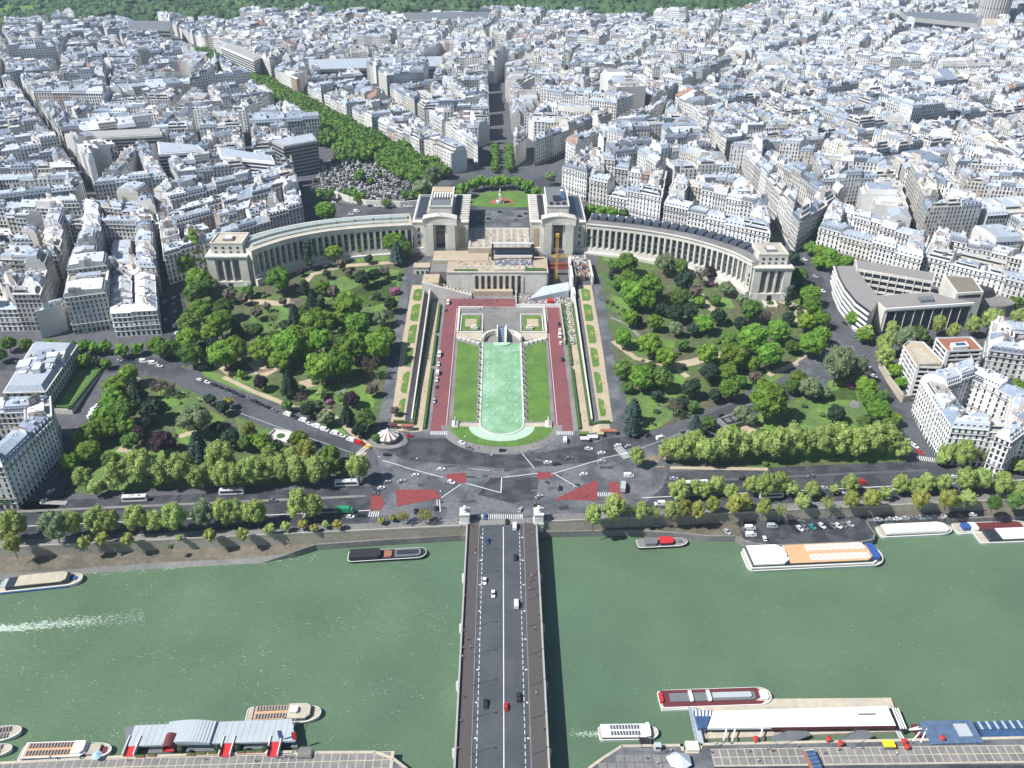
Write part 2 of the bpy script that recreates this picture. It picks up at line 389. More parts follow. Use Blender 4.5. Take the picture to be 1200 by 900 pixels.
# underpass mouth left of the roundabout
sheet('roundabout', [[(-66, 327 - 4), (30, 330), (66, 331), (84, 352), (92, 372), (80, 386), (60, 398), (44, 403.5), (-44, 403.5), (-64, 400), (-74, 392), (-66, 372), (-62, 352)]], M['asphalt_light'], .15, px=False)
sheet('road_patch', [[(448, 512), (560, 514), (590, 534), (640, 530), (690, 520), (760, 508), (770, 514), (700, 541), (600, 550), (470, 538), (446, 524)], [(600, 560), (632, 560), (628, 585), (600, 590), (560, 580), (575, 560)]], M['asphalt_dark'], .20)
pr_ = random.Random(44)
for off_, mt_ in ((.182, 'asphalt'), (.216, 'asphalt_light'), (.232, 'asphalt_dark')):
    sheet('road_repair', [ribbon([(x, y), (x + pr_.uniform(2, 9), y + pr_.uniform(-2, 2))], pr_.uniform(.6, 3.2)) for x, y in [(pr_.uniform(-58, 60), pr_.uniform(334, 385)) for _ in range(13)]], M[mt_], off_, px=False)
AVL = [(140, 436), (172, 431), (205, 438), (250, 458), (300, 484), (350, 503), (400, 523), (440, 543)]
avl = [P(a, b) for a, b in AVL]
sheet('left_avenue', [ribbon(avl, [10, 13, 15, 15, 15, 15, 16, 18])], M['asphalt'], .10, px=False)
AVR = [(735, 535), (775, 518), (820, 500), (865, 482), (905, 466), (950, 446), (985, 425)]
avr = [P(a, b) for a, b in AVR]
sheet('right_avenue', [ribbon(avr, [16, 15, 14, 14, 14, 14, 16])], M['asphalt'], .10, px=False)
AVI = [(925, 285), (945, 310), (965, 345), (985, 380), (1010, 412), (1035, 455), (1062, 500), (1085, 530), (1110, 560)]
avi = [P(a, b) for a, b in AVI]
sheet('uphill_avenue', [ribbon(avi, [14, 13, 13, 15, 15, 14, 13, 13, 14])], M['asphalt'], .15, px=False)
sheet('avenue_junction', [[(935, 425), (965, 405), (1000, 405), (1015, 440), (985, 440), (950, 455)]], M['asphalt_light'], .20)
STL = [P(a, b) for a, b in [(40, 600), (75, 570), (100, 535), (118, 500), (135, 462), (150, 440)]]
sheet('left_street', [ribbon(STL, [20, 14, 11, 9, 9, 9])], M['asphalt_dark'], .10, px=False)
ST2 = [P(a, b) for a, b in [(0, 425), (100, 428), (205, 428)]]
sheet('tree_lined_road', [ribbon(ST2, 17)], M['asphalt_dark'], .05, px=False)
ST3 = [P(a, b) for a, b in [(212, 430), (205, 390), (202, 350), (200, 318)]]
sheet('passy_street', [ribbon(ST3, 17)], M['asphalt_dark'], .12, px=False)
# garden base
sheet('left_garden_ground', [[(200, 320), (250, 332), (310, 335), (400, 306), (478, 302), (470, 345), (457, 400), (445, 500), (430, 512), (330, 475), (250, 440), (210, 425)],
                             [(150, 445), (190, 436), (250, 466), (330, 500), (410, 535), (412, 556), (90, 580), (78, 560), (100, 520)]], M['soil'], .05)
sheet('right_garden_ground', [[(700, 300), (780, 305), (860, 340), (930, 345), (945, 330), (975, 385), (930, 430), (870, 462), (800, 492), (745, 512), (738, 480), (715, 400), (700, 345)],
                              [(780, 535), (860, 498), (950, 458), (1000, 440), (1045, 510), (1070, 545), (900, 548), (780, 545)]], M['soil'], .05)
LG = [[(233, 432), (262, 440), (330, 468), (318, 470), (240, 442)], [(262, 436), (300, 440), (325, 458), (300, 460)], [(300, 452), (350, 472), (325, 462)],
      [(345, 348), (385, 330), (440, 312), (470, 318), (466, 352), (430, 360), (385, 352)], [(385, 352), (425, 332), (465, 330), (462, 360), (430, 370)],
      [(290, 362), (335, 358), (350, 385), (330, 398), (295, 380)], [(395, 450), (440, 452), (438, 478), (415, 480), (368, 462)], [(345, 450), (400, 452), (380, 470), (350, 465)],
      [(415, 302), (455, 298), (458, 305), (420, 308)], [(370, 490), (395, 495), (410, 512), (385, 506)], [(312, 345), (332, 345), (330, 352), (312, 352)], [(212, 420), (224, 422), (214, 432), (204, 430)],
      [(392, 362), (425, 372), (420, 390), (395, 392)], [(355, 380), (385, 390), (380, 412), (350, 400)],
      [(178, 452), (225, 466), (265, 492), (232, 500), (190, 470)], [(275, 488), (318, 508), (300, 512), (280, 505)], [(205, 500), (240, 510), (235, 528), (210, 518)], [(95, 540), (150, 520), (230, 532), (380, 556), (330, 568), (110, 575)]]
sheet('left_garden_lawn', LG, M['meadow'], .10)
RG = [[(715, 345), (738, 352), (735, 372), (718, 365)], [(726, 395), (745, 398), (760, 420), (735, 425)], [(800, 350), (825, 345), (832, 362), (806, 358)], [(760, 395), (792, 398), (790, 408), (765, 405)],
      [(732, 452), (760, 460), (800, 478), (775, 500), (740, 512)], [(835, 348), (856, 350), (862, 362), (842, 360)], [(942, 360), (960, 385), (955, 392), (938, 372)], [(770, 420), (800, 432), (812, 470), (780, 465)],
      [(870, 430), (920, 440), (890, 455), (855, 460)], [(925, 335), (940, 338), (950, 365), (938, 360)], [(705, 296), (745, 298), (742, 306), (708, 306)],
      [(930, 470), (1000, 452), (1010, 470), (1040, 505), (1000, 520), (930, 505)], [(968, 445), (1000, 448), (1005, 470), (975, 468)], [(800, 520), (900, 512), (1050, 515), (1060, 540), (800, 540)], [(850, 500), (900, 480), (920, 505), (870, 515)]]
sheet('right_garden_lawn', RG, M['meadow'], .10)
def paths(name, lst, mt, off): return sheet(name, [ribbon([P(a, b) for a, b in pts], w) for pts, w in lst], mt, off, px=False)
paths('garden_path', [([(262, 442), (300, 460), (345, 478), (385, 482), (410, 505), (435, 525)], 3.2), ([(232, 431), (256, 428), (268, 438), (300, 437), (320, 432)], 4), ([(282, 352), (330, 356), (345, 350)], 7),
                      ([(350, 342), (365, 322), (400, 312), (455, 308), (475, 306)], 5), ([(300, 422), (310, 432), (320, 437)], 12), ([(352, 452), (368, 448)], 9), ([(210, 512), (230, 505)], 4), ([(140, 525), (165, 528)], 7),
                      ([(820, 345), (828, 358), (840, 366)], 6), ([(718, 400), (745, 420), (790, 430), (806, 442)], 4), ([(780, 430), (810, 425), (845, 415), (870, 410)], 7), ([(915, 352), (940, 362), (930, 380)], 8),
                      ([(900, 440), (935, 425), (945, 415)], 4), ([(870, 507), (880, 500), (892, 505)], 7), ([(750, 540), (790, 535), (830, 530)], 6), ([(765, 548), (900, 550)], 2.5), ([(400, 548), (420, 540), (425, 530)], 5)], M['sand'], .15)
paths('tarmac_path', [([(345, 348), (340, 362), (330, 352)], 5), ([(715, 372), (735, 380), (750, 395), (775, 400)], 3), ([(300, 512), (340, 505)], 3), ([(396, 462), (410, 450)], 3), ([(1000, 478), (1003, 470)], 5), ([(770, 485), (775, 470), (765, 460)], 2)], M['paving_grey'], .15)
# ------------------------------------------------------------------ central garden (metres, symmetric about the axis)
sym = lambda p: [p, [(-x, y) for x, y in p][::-1]]
def rect(x0, x1, y0, y1): return [(x0, y0), (x1, y0), (x1, y1), (x0, y1)]
sheet('esplanade_paving', [rect(-52, 52, 403, 574)], M['paving_grey'], .05, px=False)
sheet('red_carriageway', [rect(-41, -31, 403, 553), rect(31, 41, 403, 553), rect(-41, 10, 553, 566)], M['asphalt_red'], .12, px=False)
sheet('red_lane_line', [rect(-32.2, -31.9, 403, 552), rect(31.9, 32.2, 403, 552), rect(-32, 31, 553.4, 553.7)], M['paint'], .17, px=False)
sheet('sand_walk', sym(rect(45.6, 50.4, 408, 560)) + sym(rect(45.6, 62, 401.5, 408)), M['sand'], .12, px=False)
def ell(cx, cy, rx, ry, a0=180, a1=360, n=28): return [(cx + rx * math.cos(R(a0 + (a1 - a0) * i / n)), cy + ry * math.sin(R(a0 + (a1 - a0) * i / n))) for i in range(n + 1)]
sheet('apron_pavement', [ell(0, 409, 35, 28)], M['paving_grey'], .22, px=False)
sheet('crescent_lawn', [ell(0, 409, 30, 21)], M['lawn'], .27, px=False)
sheet('long_lawn', [[(14.9, 413), (28.4, 413), (29.8, 506), (15.4, 498)], [(-28.4, 413), (-14.9, 413), (-15.4, 498), (-29.8, 506)]], M['lawn'], .14, px=False)
sheet('crescent_pool', [ell(0, 408, 19, 14.5)], M['pool_pale'], .32, px=False)
# basin
basin = thing('fountain_basin', 'long green fountain basin with white jets in the middle of the gardens', 'fountain', (0, 400, 0))
def at_(p): return [(x, y - 400) for x, y in p]
bp_ = [(-12.2, 502), (-12.2, 410)] + ell(0, 410, 12.2, 10, 180, 360, 20)[1:-1] + [(12.2, 410), (12.2, 502)]
mb = MB()
bz = .4
inner = bp_; outer = [(-13.1, 502), (-13.1, 410)] + ell(0, 410, 13.1, 11, 180, 360, 20)[1:-1] + [(13.1, 410), (13.1, 502)]
for i in range(len(inner) - 1):
    a, b, c_, d_ = inner[i], inner[i + 1], outer[i + 1], outer[i]
    def zz(p): return max(H(p[0], p[1]), 0) + .75
    mb.face([(a[0], a[1] - 400, zz(a)), (b[0], b[1] - 400, zz(b)), (c_[0], c_[1] - 400, zz(c_)), (d_[0], d_[1] - 400, zz(d_))][::-1])
    mb.face([(d_[0], d_[1] - 400, zz(d_) - 1.6), (c_[0], c_[1] - 400, zz(c_) - 1.6), (c_[0], c_[1] - 400, zz(c_)), (d_[0], d_[1] - 400, zz(d_))])
    mb.face([(a[0], a[1] - 400, zz(a) - 1.2), (b[0], b[1] - 400, zz(b) - 1.2), (b[0], b[1] - 400, zz(b)), (a[0], a[1] - 400, zz(a))])
mb.build('rim', M['stone'], basin)
mb = MB(); drape(mb, inner, .35)
mb.v = [(x, y - 400, z) for x, y, z in mb.v]; mb.build('water', M['pool'], basin)
def foam_blob(mb, x, y, z, r, h, n=9, c=(1, 1, 1)):
    for k in range(n):
        a = rnd.random() * 6.28; rr = r * rnd.random() ** .6; s = r * .35 * (.5 + rnd.random())
        hz = z + h * rnd.random() * (1 - rr / r)
        px_, py_ = x + rr * math.cos(a), y + rr * math.sin(a)
        t = [Vector((rnd.uniform(-1, 1), rnd.uniform(-1, 1), rnd.uniform(-.3, .6))) * s for _ in range(3)]
        mb.face([(px_ + q.x, py_ + q.y, hz + q.z + .05) for q in t], 0, c)
jets = MB()
for yy in range(412, 500, 8):
    for sx in (-9, -5.2, 5.2, 9): foam_blob(jets, sx, yy - 400, H(0, yy) + .4, 1.3 if abs(sx) > 6 else .9, 1.8, 16)
for yy, w, n in ((466, 5, 60), (452, 4, 16), (437, 4, 34), (421, 4, 44), (446, 3, 14), (430, 3, 12), (484, 4, 14)):
    for k in range(n):
        foam_blob(jets, rnd.gauss(0, w * .6), yy - 400 + rnd.gauss(0, 3.2), H(0, yy) + .4, .9, .9, 3)
jets.build('water_jet', M['foam'], basin, kind='stuff')
# side jets on pedestals along the basin
def pedestal():
    t = thing('water_cannon', 'dark bronze water cannon', 'water cannon')
    a = MB(); a.box(-.8, .8, -.9, .9, 0, .7); a.build('pedestal', M['stone'], t)
    a = MB(); a.cyl(0, 0, .7, 1.5, .65, .5, 8); a.tube((0, 0, 1.3), (0, -1.2, 2.3), .35, 6, r1=.22); a.build('barrel', M['dark'], t); return t
pt = pedestal(); keep_kids(pt)
k = 0
for sx, side in ((-13.9, 'left'), (13.9, 'right')):
    for i in range(12):
        yy = 416 + i * 7.2; lab = f"bronze water cannon on the {side} basin rim, {ordn(i)} from the river end"
        loc = (sx, yy, H(sx, yy) + .2)
        if k == 0: pt.location = loc; pt['label'] = lab; pt['group'] = 'water cannons along the basin'
        else: copy_tree(pt, loc, 0, lab, 'water cannons along the basin')
        k += 1
# hedges (clipped, long)
hk = 0
def hedge(pts, w, h, label):
    mb = MB(); n = len(pts)
    for a, b in zip(pts, pts[1:]):
        a, b = Vector(a), Vector(b); L_ = (b - a).length; ns = max(1, int(L_ / 4)); d = (b - a).normalized(); nn = Vector((-d.y, d.x)) * w / 2
        for i in range(ns):
            p, q = a.lerp(b, i / ns), a.lerp(b, (i + 1) / ns); z0, z1 = H(p.x, p.y), H(q.x, q.y)
            hh = h * (.92 + .16 * rnd.random())
            mb.prism([(p.x - nn.x, p.y - nn.y), (q.x - nn.x, q.y - nn.y), (q.x + nn.x, q.y + nn.y), (p.x + nn.x, p.y + nn.y)], [z0 - .3, z1 - .3, z1 - .3, z0 - .3], [z0 + hh, z1 + hh, z1 + hh, z0 + hh])
    return tag(mb.build('hedge', M['hedge']), label, 'hedge')
for s, nm in ((-1, 'left'), (1, 'right')):
    hedge([(s * 44.6, 405), (s * 44.6, 470)], 1.5, 1.6, f'clipped hedge between red road and {nm} sand walk, river half')
    hedge([(s * 44.6, 474), (s * 44.6, 512)], 1.5, 1.6, f'clipped hedge between red road and {nm} sand walk, middle stretch')
    hedge([(s * 44.6, 516), (s * 44.6, 556)], 1.5, 1.6, f'clipped hedge between red road and {nm} sand walk, palace end')
    hedge([(s * 51.1, 409), (s * 51.1, 558)], 1.1, 2.2, f'tall dark clipped hedge along the outer side of the {nm} sand walk')
    hedge([(s * 62.5, 409.2), (s * 51.7, 409.2)], 1.1, 1.6, f'short hedge across the river end of the {nm} flower garden')
    # retaining wall
    mb = MB()
    for y in range(412, 572, 8): mb.prism([(s * 52.3 - .4, y), (s * 52.3 + .4, y), (s * 52.3 + .4, y + 8), (s * 52.3 - .4, y + 8)], [H(0, y) - .5, H(0, y) - .5, H(0, y + 8) - .5, H(0, y + 8) - .5], [H(60, y) + .9, H(60, y) + .9, H(60, y + 8) + .9, H(60, y + 8) + .9])
    tag(mb.build('retaining_wall', M['stone']), f'stone retaining wall below the {nm} flower garden', 'wall')
side_paths = sym(rect(56.2, 66, 410, 574)); sheet('flower_garden_path', side_paths, M['sand'], .06, px=False)
sheet('side_lane', sym([(64, 400), (71, 400), (74, 590), (68, 590)]), M['asphalt_light'], .12, px=False)
lp = [(338, 353), (356, 377), (380, 403), (407, 432), (437, 465), (470, 492)]
ll = []
for a, b in lp:
    y0, y1 = P(690, b).y, P(690, a).y; w1 = 64.0 - (560 - y0) * .02
    ll += [[(57.6, y0 + .6), (w1 - 1.5, y0 + .6), (w1, y0 + 3), (w1, y1 - 3), (w1 - 2.2, y1 - .6), (57.6, y1 - .6)]]
sheet('flower_garden_lawn', ll + [[(-x, y) for x, y in p][::-1] for p in ll], M['lawn'], .14, px=False)
fb = MB()
for a, b in lp:
    yc = (P(690, a).y + P(690, b).y) / 2
    for s in (-1, 1):
        for k in range(26):
            x, y = s * 60.8 + rnd.gauss(0, .9), yc + rnd.gauss(0, 1.4); c = rnd.choice([(.6, .5, .1), (.55, .3, .08), (.5, .45, .3)])
            q = .35; z = H(x, y) + .4; fb.face([(x - q, y - q, z), (x + q, y - q, z + .1), (x, y + q, z + .1)], 0, c)
tag(fb.build('flower_bed', M['paintc']), kind='stuff')
# terrace with lawns and cascade at the palace end of the basin
tz = H(0, 520)
sheet('upper_lawn', sym([(15, 519), (27.5, 519), (27.5, 540), (15, 540)]), M['lawn'], .5, px=False)
sheet('upper_gravel', sym([(17.5, 524), (25.5, 524), (25.5, 535), (17.5, 535)]), M['sand'], .62, px=False)
sheet('upper_terrace', sym([(12, 505), (31, 509), (31, 516), (13, 516)]), M['paving_light'], .4, px=False)
ter = thing('terrace_walls', 'pale low stone walls framing the two square lawns above the basin', 'wall', (0, 0, 0))
for s in (-1, 1):
    for (x0, x1, y0, y1, h) in ((29.6, 31, 516, 552, 1.5), (12.5, 31, 515.2, 516.2, 1.6), (13, 31, 550.6, 552, 1.4), (13, 28.5, 541.5, 542.2, .8), (28, 28.7, 518, 541.4, .8), (13, 13.6, 518, 541.4, .8)):
        mb = MB(); a, b = sorted((s * x0, s * x1)); mb.box(a, b, y0, y1, H(0, y0) - .4, H(0, (y0 + y1) / 2) + h); mb.build('wall', M['stone'], ter)
    for i in range(5):
        mb = MB(); a, b = sorted((s * (15 + i * 3.1), s * (17.6 + i * 3.1))); mb.box(a, b, 500 + i * 1.6, 502.4 + i * 1.6, H(0, 500), H(0, 500) + 1.5); mb.build('planter', M['stone'], ter)
for s, nm in ((-1, 'left'), (1, 'right')):     # statue groups
    t = thing('statue_group', f'pale stone statue on a block in the {nm} upper square lawn', 'statue', (s * 19, 521, tz + .4))
    mb = MB(); mb.box(-2.4, 2.4, -1.3, 1.3, 0, 1.8); mb.build('pedestal', M['stone'], t)
    mb = MB(); mb.tube((-1.5, 0, 2.2), (1.4, 0, 2.6), .8, 7, r1=.55); mb.tube((1.1, 0, 2.5), (1.7, -.1, 3.8), .45, 7, r1=.3); mb.cyl(1.75, -.1, 3.7, 4.3, .33, .2, 7); mb.tube((-1.3, .2, 2.2), (-2, -.5, 1.9), .35, 6); mb.build('figure', M['stone'], t)
    t = thing('sculpture_pavilion', f'small pale gateway block with statues at the {nm} river corner of the lawns', 'monument', (s * 27, 409.5, 0))
    mb = MB(); mb.box(-1.8, 1.8, -3.2, 3.2, 0, 1.5)
    mb.box(-2.6, 2.6, -3.9, 3.9, 0, .35); mb.build('base', M['stone'], t)
    for k in (-2, 0, 2):
        mb = MB(); mb.cyl(0, k, 1.5, 4.2, .65, .35, 7); mb.cyl(0, k, 4.2, 4.9, .38, .25, 7); mb.build('figure', M['stone'], t)
sheet('pool_walkway', sym(rect(13, 26, 407.5, 411)), M['paving_light'], .36, px=False)
sheet('rim_walk', sym(rect(13.1, 14.85, 412, 502)), M['paving_grey'], .15, px=False)
cas = thing('cascade', 'white stepped water cascade with curved side walls at the head of the basin', 'fountain', (0, 503, H(0, 503)))
for i in range(8):
    mb = MB(); mb.box(-2.6, 2.6, i * 2.0, i * 2.0 + 2.0, -1, .8 + i * .45); mb.build('step', M['white'], cas)
    mb = MB(); mb.box(-1.9, 1.9, i * 2.0 + .1, i * 2.0 + 1.9, .8 + i * .45, .93 + i * .45); mb.build('water', M['glass_blue'], cas)
for s in (-1, 1):
    mb = MB(); mb.box(*sorted((s * 2.6, s * 3.4)), -1, 16.5, -1, 5.2); mb.build('side_wall', M['stone'], cas)
    mb = MB(); n = 10
    for i in range(n):
        a0, a1 = R(0 + 90 * i / n), R(90 * (i + 1) / n); q = lambda a, r: (s * (3 + r * math.cos(a)) * 1.0, 1 + r * math.sin(a) * 1.15)
        pr = [q(a0, 9.0), q(a0, 10.4), q(a1, 10.4), q(a1, 9.0)]
        if s < 0: pr = pr[::-1]
        mb.prism(pr, -1, 3.6)
    mb.build('curved_wall', M['stone'], cas)
mb = MB(); n = 16
pr = [(5.8 * math.cos(R(180 + 180 * i / n)), -1 + 4.2 * math.sin(R(180 + 180 * i / n))) for i in range(n + 1)]; mb.prism(pr, -1.2, 1.0); mb.build('basin_step', M['pool_pale'], cas)
# ------------------------------------------------------------------ red traffic islands, zebra crossings, lane marks
sheet('traffic_island', [[(464, 574), (510, 574), (517, 584), (465, 594)], [(435, 578), (446, 580), (451, 590), (446, 598), (434, 598)], [(524, 556), (545, 554), (547, 565), (539, 567), (522, 560)],
                         [(629, 553), (647, 554), (649, 559), (630, 563)], [(649, 586), (697, 563), (701, 567), (700, 587)], [(713, 566), (724, 564), (728, 583), (735, 585), (716, 586)]], M['island_red'], .26)
def marks(name, strips, mt=None, off=.31):
    mb = MB()
    for (a, b, w) in strips:
        a, b = P(*a), P(*b); drape(mb, ribbon([a, b], w), off)
    return mb.build(name, mt or M['paint'], kind='structure')
marks('lane_marks', [((448, 540), (519, 560), .5), ((547, 567), (587, 578), .5), ((517, 584), (540, 568), .5), ((587, 578), (588, 560), .5), ((590, 560), (630, 555), .5), ((650, 556), (676, 571), .5), ((612, 532), (626, 549), .4),
                     ((548, 549), (574, 552), .25), ((646, 556), (700, 540), .5), ((700, 540), (740, 530), .4), ((150, 440), (220, 462), .3), ((230, 466), (430, 537), .25), ((745, 528), (860, 484), .25), ((870, 478), (960, 442), .25),
                     ((515, 586), (516, 600), .5), ((512, 586), (513, 600), .4)])
def zebra(c, dirp, n, gap=1.1, w=.55, L_=3.2):
    c, d = P(*c), P(*dirp); u = (d - c); u.z = 0; u.normalize(); nn = Vector((-u.y, u.x, 0)); out = []
    for i in range(n):
        m_ = c + u * i * gap; out.append(ribbon([m_ - nn * L_ / 2, m_ + nn * L_ / 2], w))
    return out
zz_ = []
zz_ += [rect(-10 + i * 1.05, -9.5 + i * 1.05, 326.6, 330.2) for i in range(20)]
zz_ += [rect(-40.6 + i * 1.1, -40 + i * 1.1, 399.5, 403) for i in range(9)] + [rect(31.3 + i * 1.1, 31.9 + i * 1.1, 399.5, 403) for i in range(9)]
zz_ += zebra((415, 537), (434, 520), 13) + zebra((724, 525), (738, 540), 10, L_=5) + zebra((701, 580), (716, 580), 8) + zebra((50, 589), (78, 590), 12, 1.1) + zebra((1075, 537), (1096, 540), 10, L_=4) + zebra((433, 603), (441, 603), 5, L_=4) + zebra((695, 595), (703, 595), 5, L_=4)
sheet('zebra_crossing', zz_, M['zebra'], .36, px=False)
# place du trocadero and the lawn beyond the palace
sheet('square_road', [[(548, 250), (636, 250), (650, 222), (640, 205), (600, 196), (560, 197), (530, 212), (520, 228)]], M['asphalt'], .08)
lc = W(595, 235, 28)
sheet('square_lawn', [[(549, 240), (553, 230), (570, 225), (610, 224), (630, 229), (636, 238), (620, 243), (566, 243)]], M['lawn'], .16)
sheet('square_flower_bed', [[(572, 239), (576, 235), (585, 232), (592, 232), (600, 235), (603, 239)]], M['terracotta'], .24)
sheet('cemetery_ground', [[(362, 222), (380, 190), (420, 172), (470, 182), (515, 205), (510, 232), (440, 240), (385, 235)]], M['paving_grey'], .08)
sheet('cemetery_road', [[(352, 243), (372, 232), (420, 243), (480, 243), (480, 251), (430, 252), (380, 250)]], M['asphalt'], .08)
# ------------------------------------------------------------------ bridge
br = thing('bridge', 'long straight stone road bridge crossing the green river', 'bridge', (0, 325, 0))
Y0, Y1 = -182, -1.0
mb = MB(); mb.box(-10.9, 10.5, Y0, Y1, -1.2, 0.0); mb.build('carriageway', M['bridge_road'], br)
for s, nm in ((-1, 'l'), (1, 'r')):
    x0, x1 = (-16.7, -10.9) if s < 0 else (10.5, 16.7)
    mb = MB(); mb.box(x0, x1, Y0, Y1, -1.2, .16); mb.build('pavement', M['bridge_walk'], br)
    mb = MB(); mb.box(*((x1 - .35, x1 + .02) if s < 0 else (x0 - .02, x0 + .35)), Y0, Y1, -.2, .19); mb.build('kerb', M['paving_grey'], br)
    mb = MB(); a, b = sorted((s * 16.7, s * 17.2)); mb.box(a, b, Y0, Y1, -1.6, 1.15); mb.build('parapet', M['paving_grey'], br)
    a, b = sorted((s * 16.6, s * 17.35)); mb = MB(); mb.box(a, b, Y0, Y1, 1.15, 1.32); mb.build('coping', M['coping_grey'], br)
for i in range(5):      # arches: spandrel walls with segmental openings, piers between
    ya = Y1 - 3 - i * 30.5; yb = ya - 28
    for s in (-1, 1):
        mb = MB(); n = 10; x = s * 17.0
        for k in range(n):
            t0, t1 = k / n, (k + 1) / n; za, zb = -8.6 + 6.2 * math.sin(math.pi * (.12 + .76 * t0)), -8.6 + 6.2 * math.sin(math.pi * (.12 + .76 * t1))
            p, q = ya + (yb - ya) * t0, ya + (yb - ya) * t1
            mb.face([(x, p, za), (x, q, zb), (x, q, -1.3), (x, p, -1.3)])
        mb.build('spandrel', M['stone'], br)
    mb = MB()
    for k in range(n):
        t0, t1 = k / n, (k + 1) / n; za, zb = -8.6 + 6.2 * math.sin(math.pi * (.12 + .76 * t0)), -8.6 + 6.2 * math.sin(math.pi * (.12 + .76 * t1))
        p, q = ya + (yb - ya) * t0, ya + (yb - ya) * t1
        mb.face([(-17, p, za), (17, p, za), (17, q, zb), (-17, q, zb)])
    mb.build('vault', M['stone'], br)
    mb = MB(); pc = yb - 1.25; mb.prism([(-17.1, pc - 1.25), (17.1, pc - 1.25), (18.5, pc), (17.1, pc + 1.25), (-17.1, pc + 1.25), (-18.5, pc)], -12, -3.2); mb.prism([(-17.05, pc - 1.2), (17.05, pc - 1.2), (17.05, pc + 1.2), (-17.05, pc + 1.2)], -3.2, -1.25); mb.build('pier', M['stone'], br)
mb = MB(); mb.box(.55, .95, Y0, Y1 - 3, 0, .02); mb.build('centre_line', M['paint'], br)
mb = MB()
for i in range(60):
    y = Y1 - 4 - i * 3.0
    for x in (-9.2, 8.6): mb.box(x - .14, x + .14, y - 1.9, y, 0, .02)
mb.build('dashed_line', M['paint'], br, kind='stuff')
# pylons with horse groups at the end of the bridge
def pylon(x, side):
    t = thing('bridge_statue', f'stone warrior and horse on a tall white plinth at the {side} bridge end', 'statue', (x, 325.5, 0), 0, 'statues at the bridge end')
    mb = MB(); mb.box(-2.2, 2.2, -2.6, 2.6, -5, 5.6); mb.box(-2.5, 2.5, -2.9, 2.9, 5.6, 6.2); mb.box(-2.5, 2.5, -2.9, 2.9, -.2, .9); mb.build('plinth', mat('plinth_stone', (.66, .65, .60), var=.08), t)
    mb = MB(); mb.tube((0, -1.3, 8.3), (0, 1.4, 8.1), .75, 8, r1=.8); mb.tube((0, -1.3, 8.4), (0, -2.0, 9.7), .5, 7, r1=.3); mb.tube((0, -1.9, 9.7), (0, -2.6, 9.2), .32, 6, r1=.2)
    for a, b in ((-.4, -1.1), (.4, -1.3), (-.4, 1.2), (.4, 1.4)): mb.tube((a, b, 8), (a, b - .1, 6.2), .22, 5, r1=.15)
    mb.tube((0, 2.0, 8.2), (0, 2.3, 6.8), .18, 5); mb.build('horse', M['stone'], t)
    mb = MB(); sx = 1.1; mb.tube((sx, -.6, 6.2), (sx, -.5, 7.6), .3, 6, r1=.4); mb.tube((sx, -.5, 7.6), (sx, -.5, 8.9), .45, 6, r1=.5); mb.tube((sx, -.5, 9), (sx, -.5, 9.6), .27, 7, r1=.25); mb.tube((sx, -.7, 8.7), (.2, -1.5, 9), .16, 5); mb.build('warrior', M['stone'], t)
    return t
pylon(-18.2, 'left'); pylon(18.2, 'right')
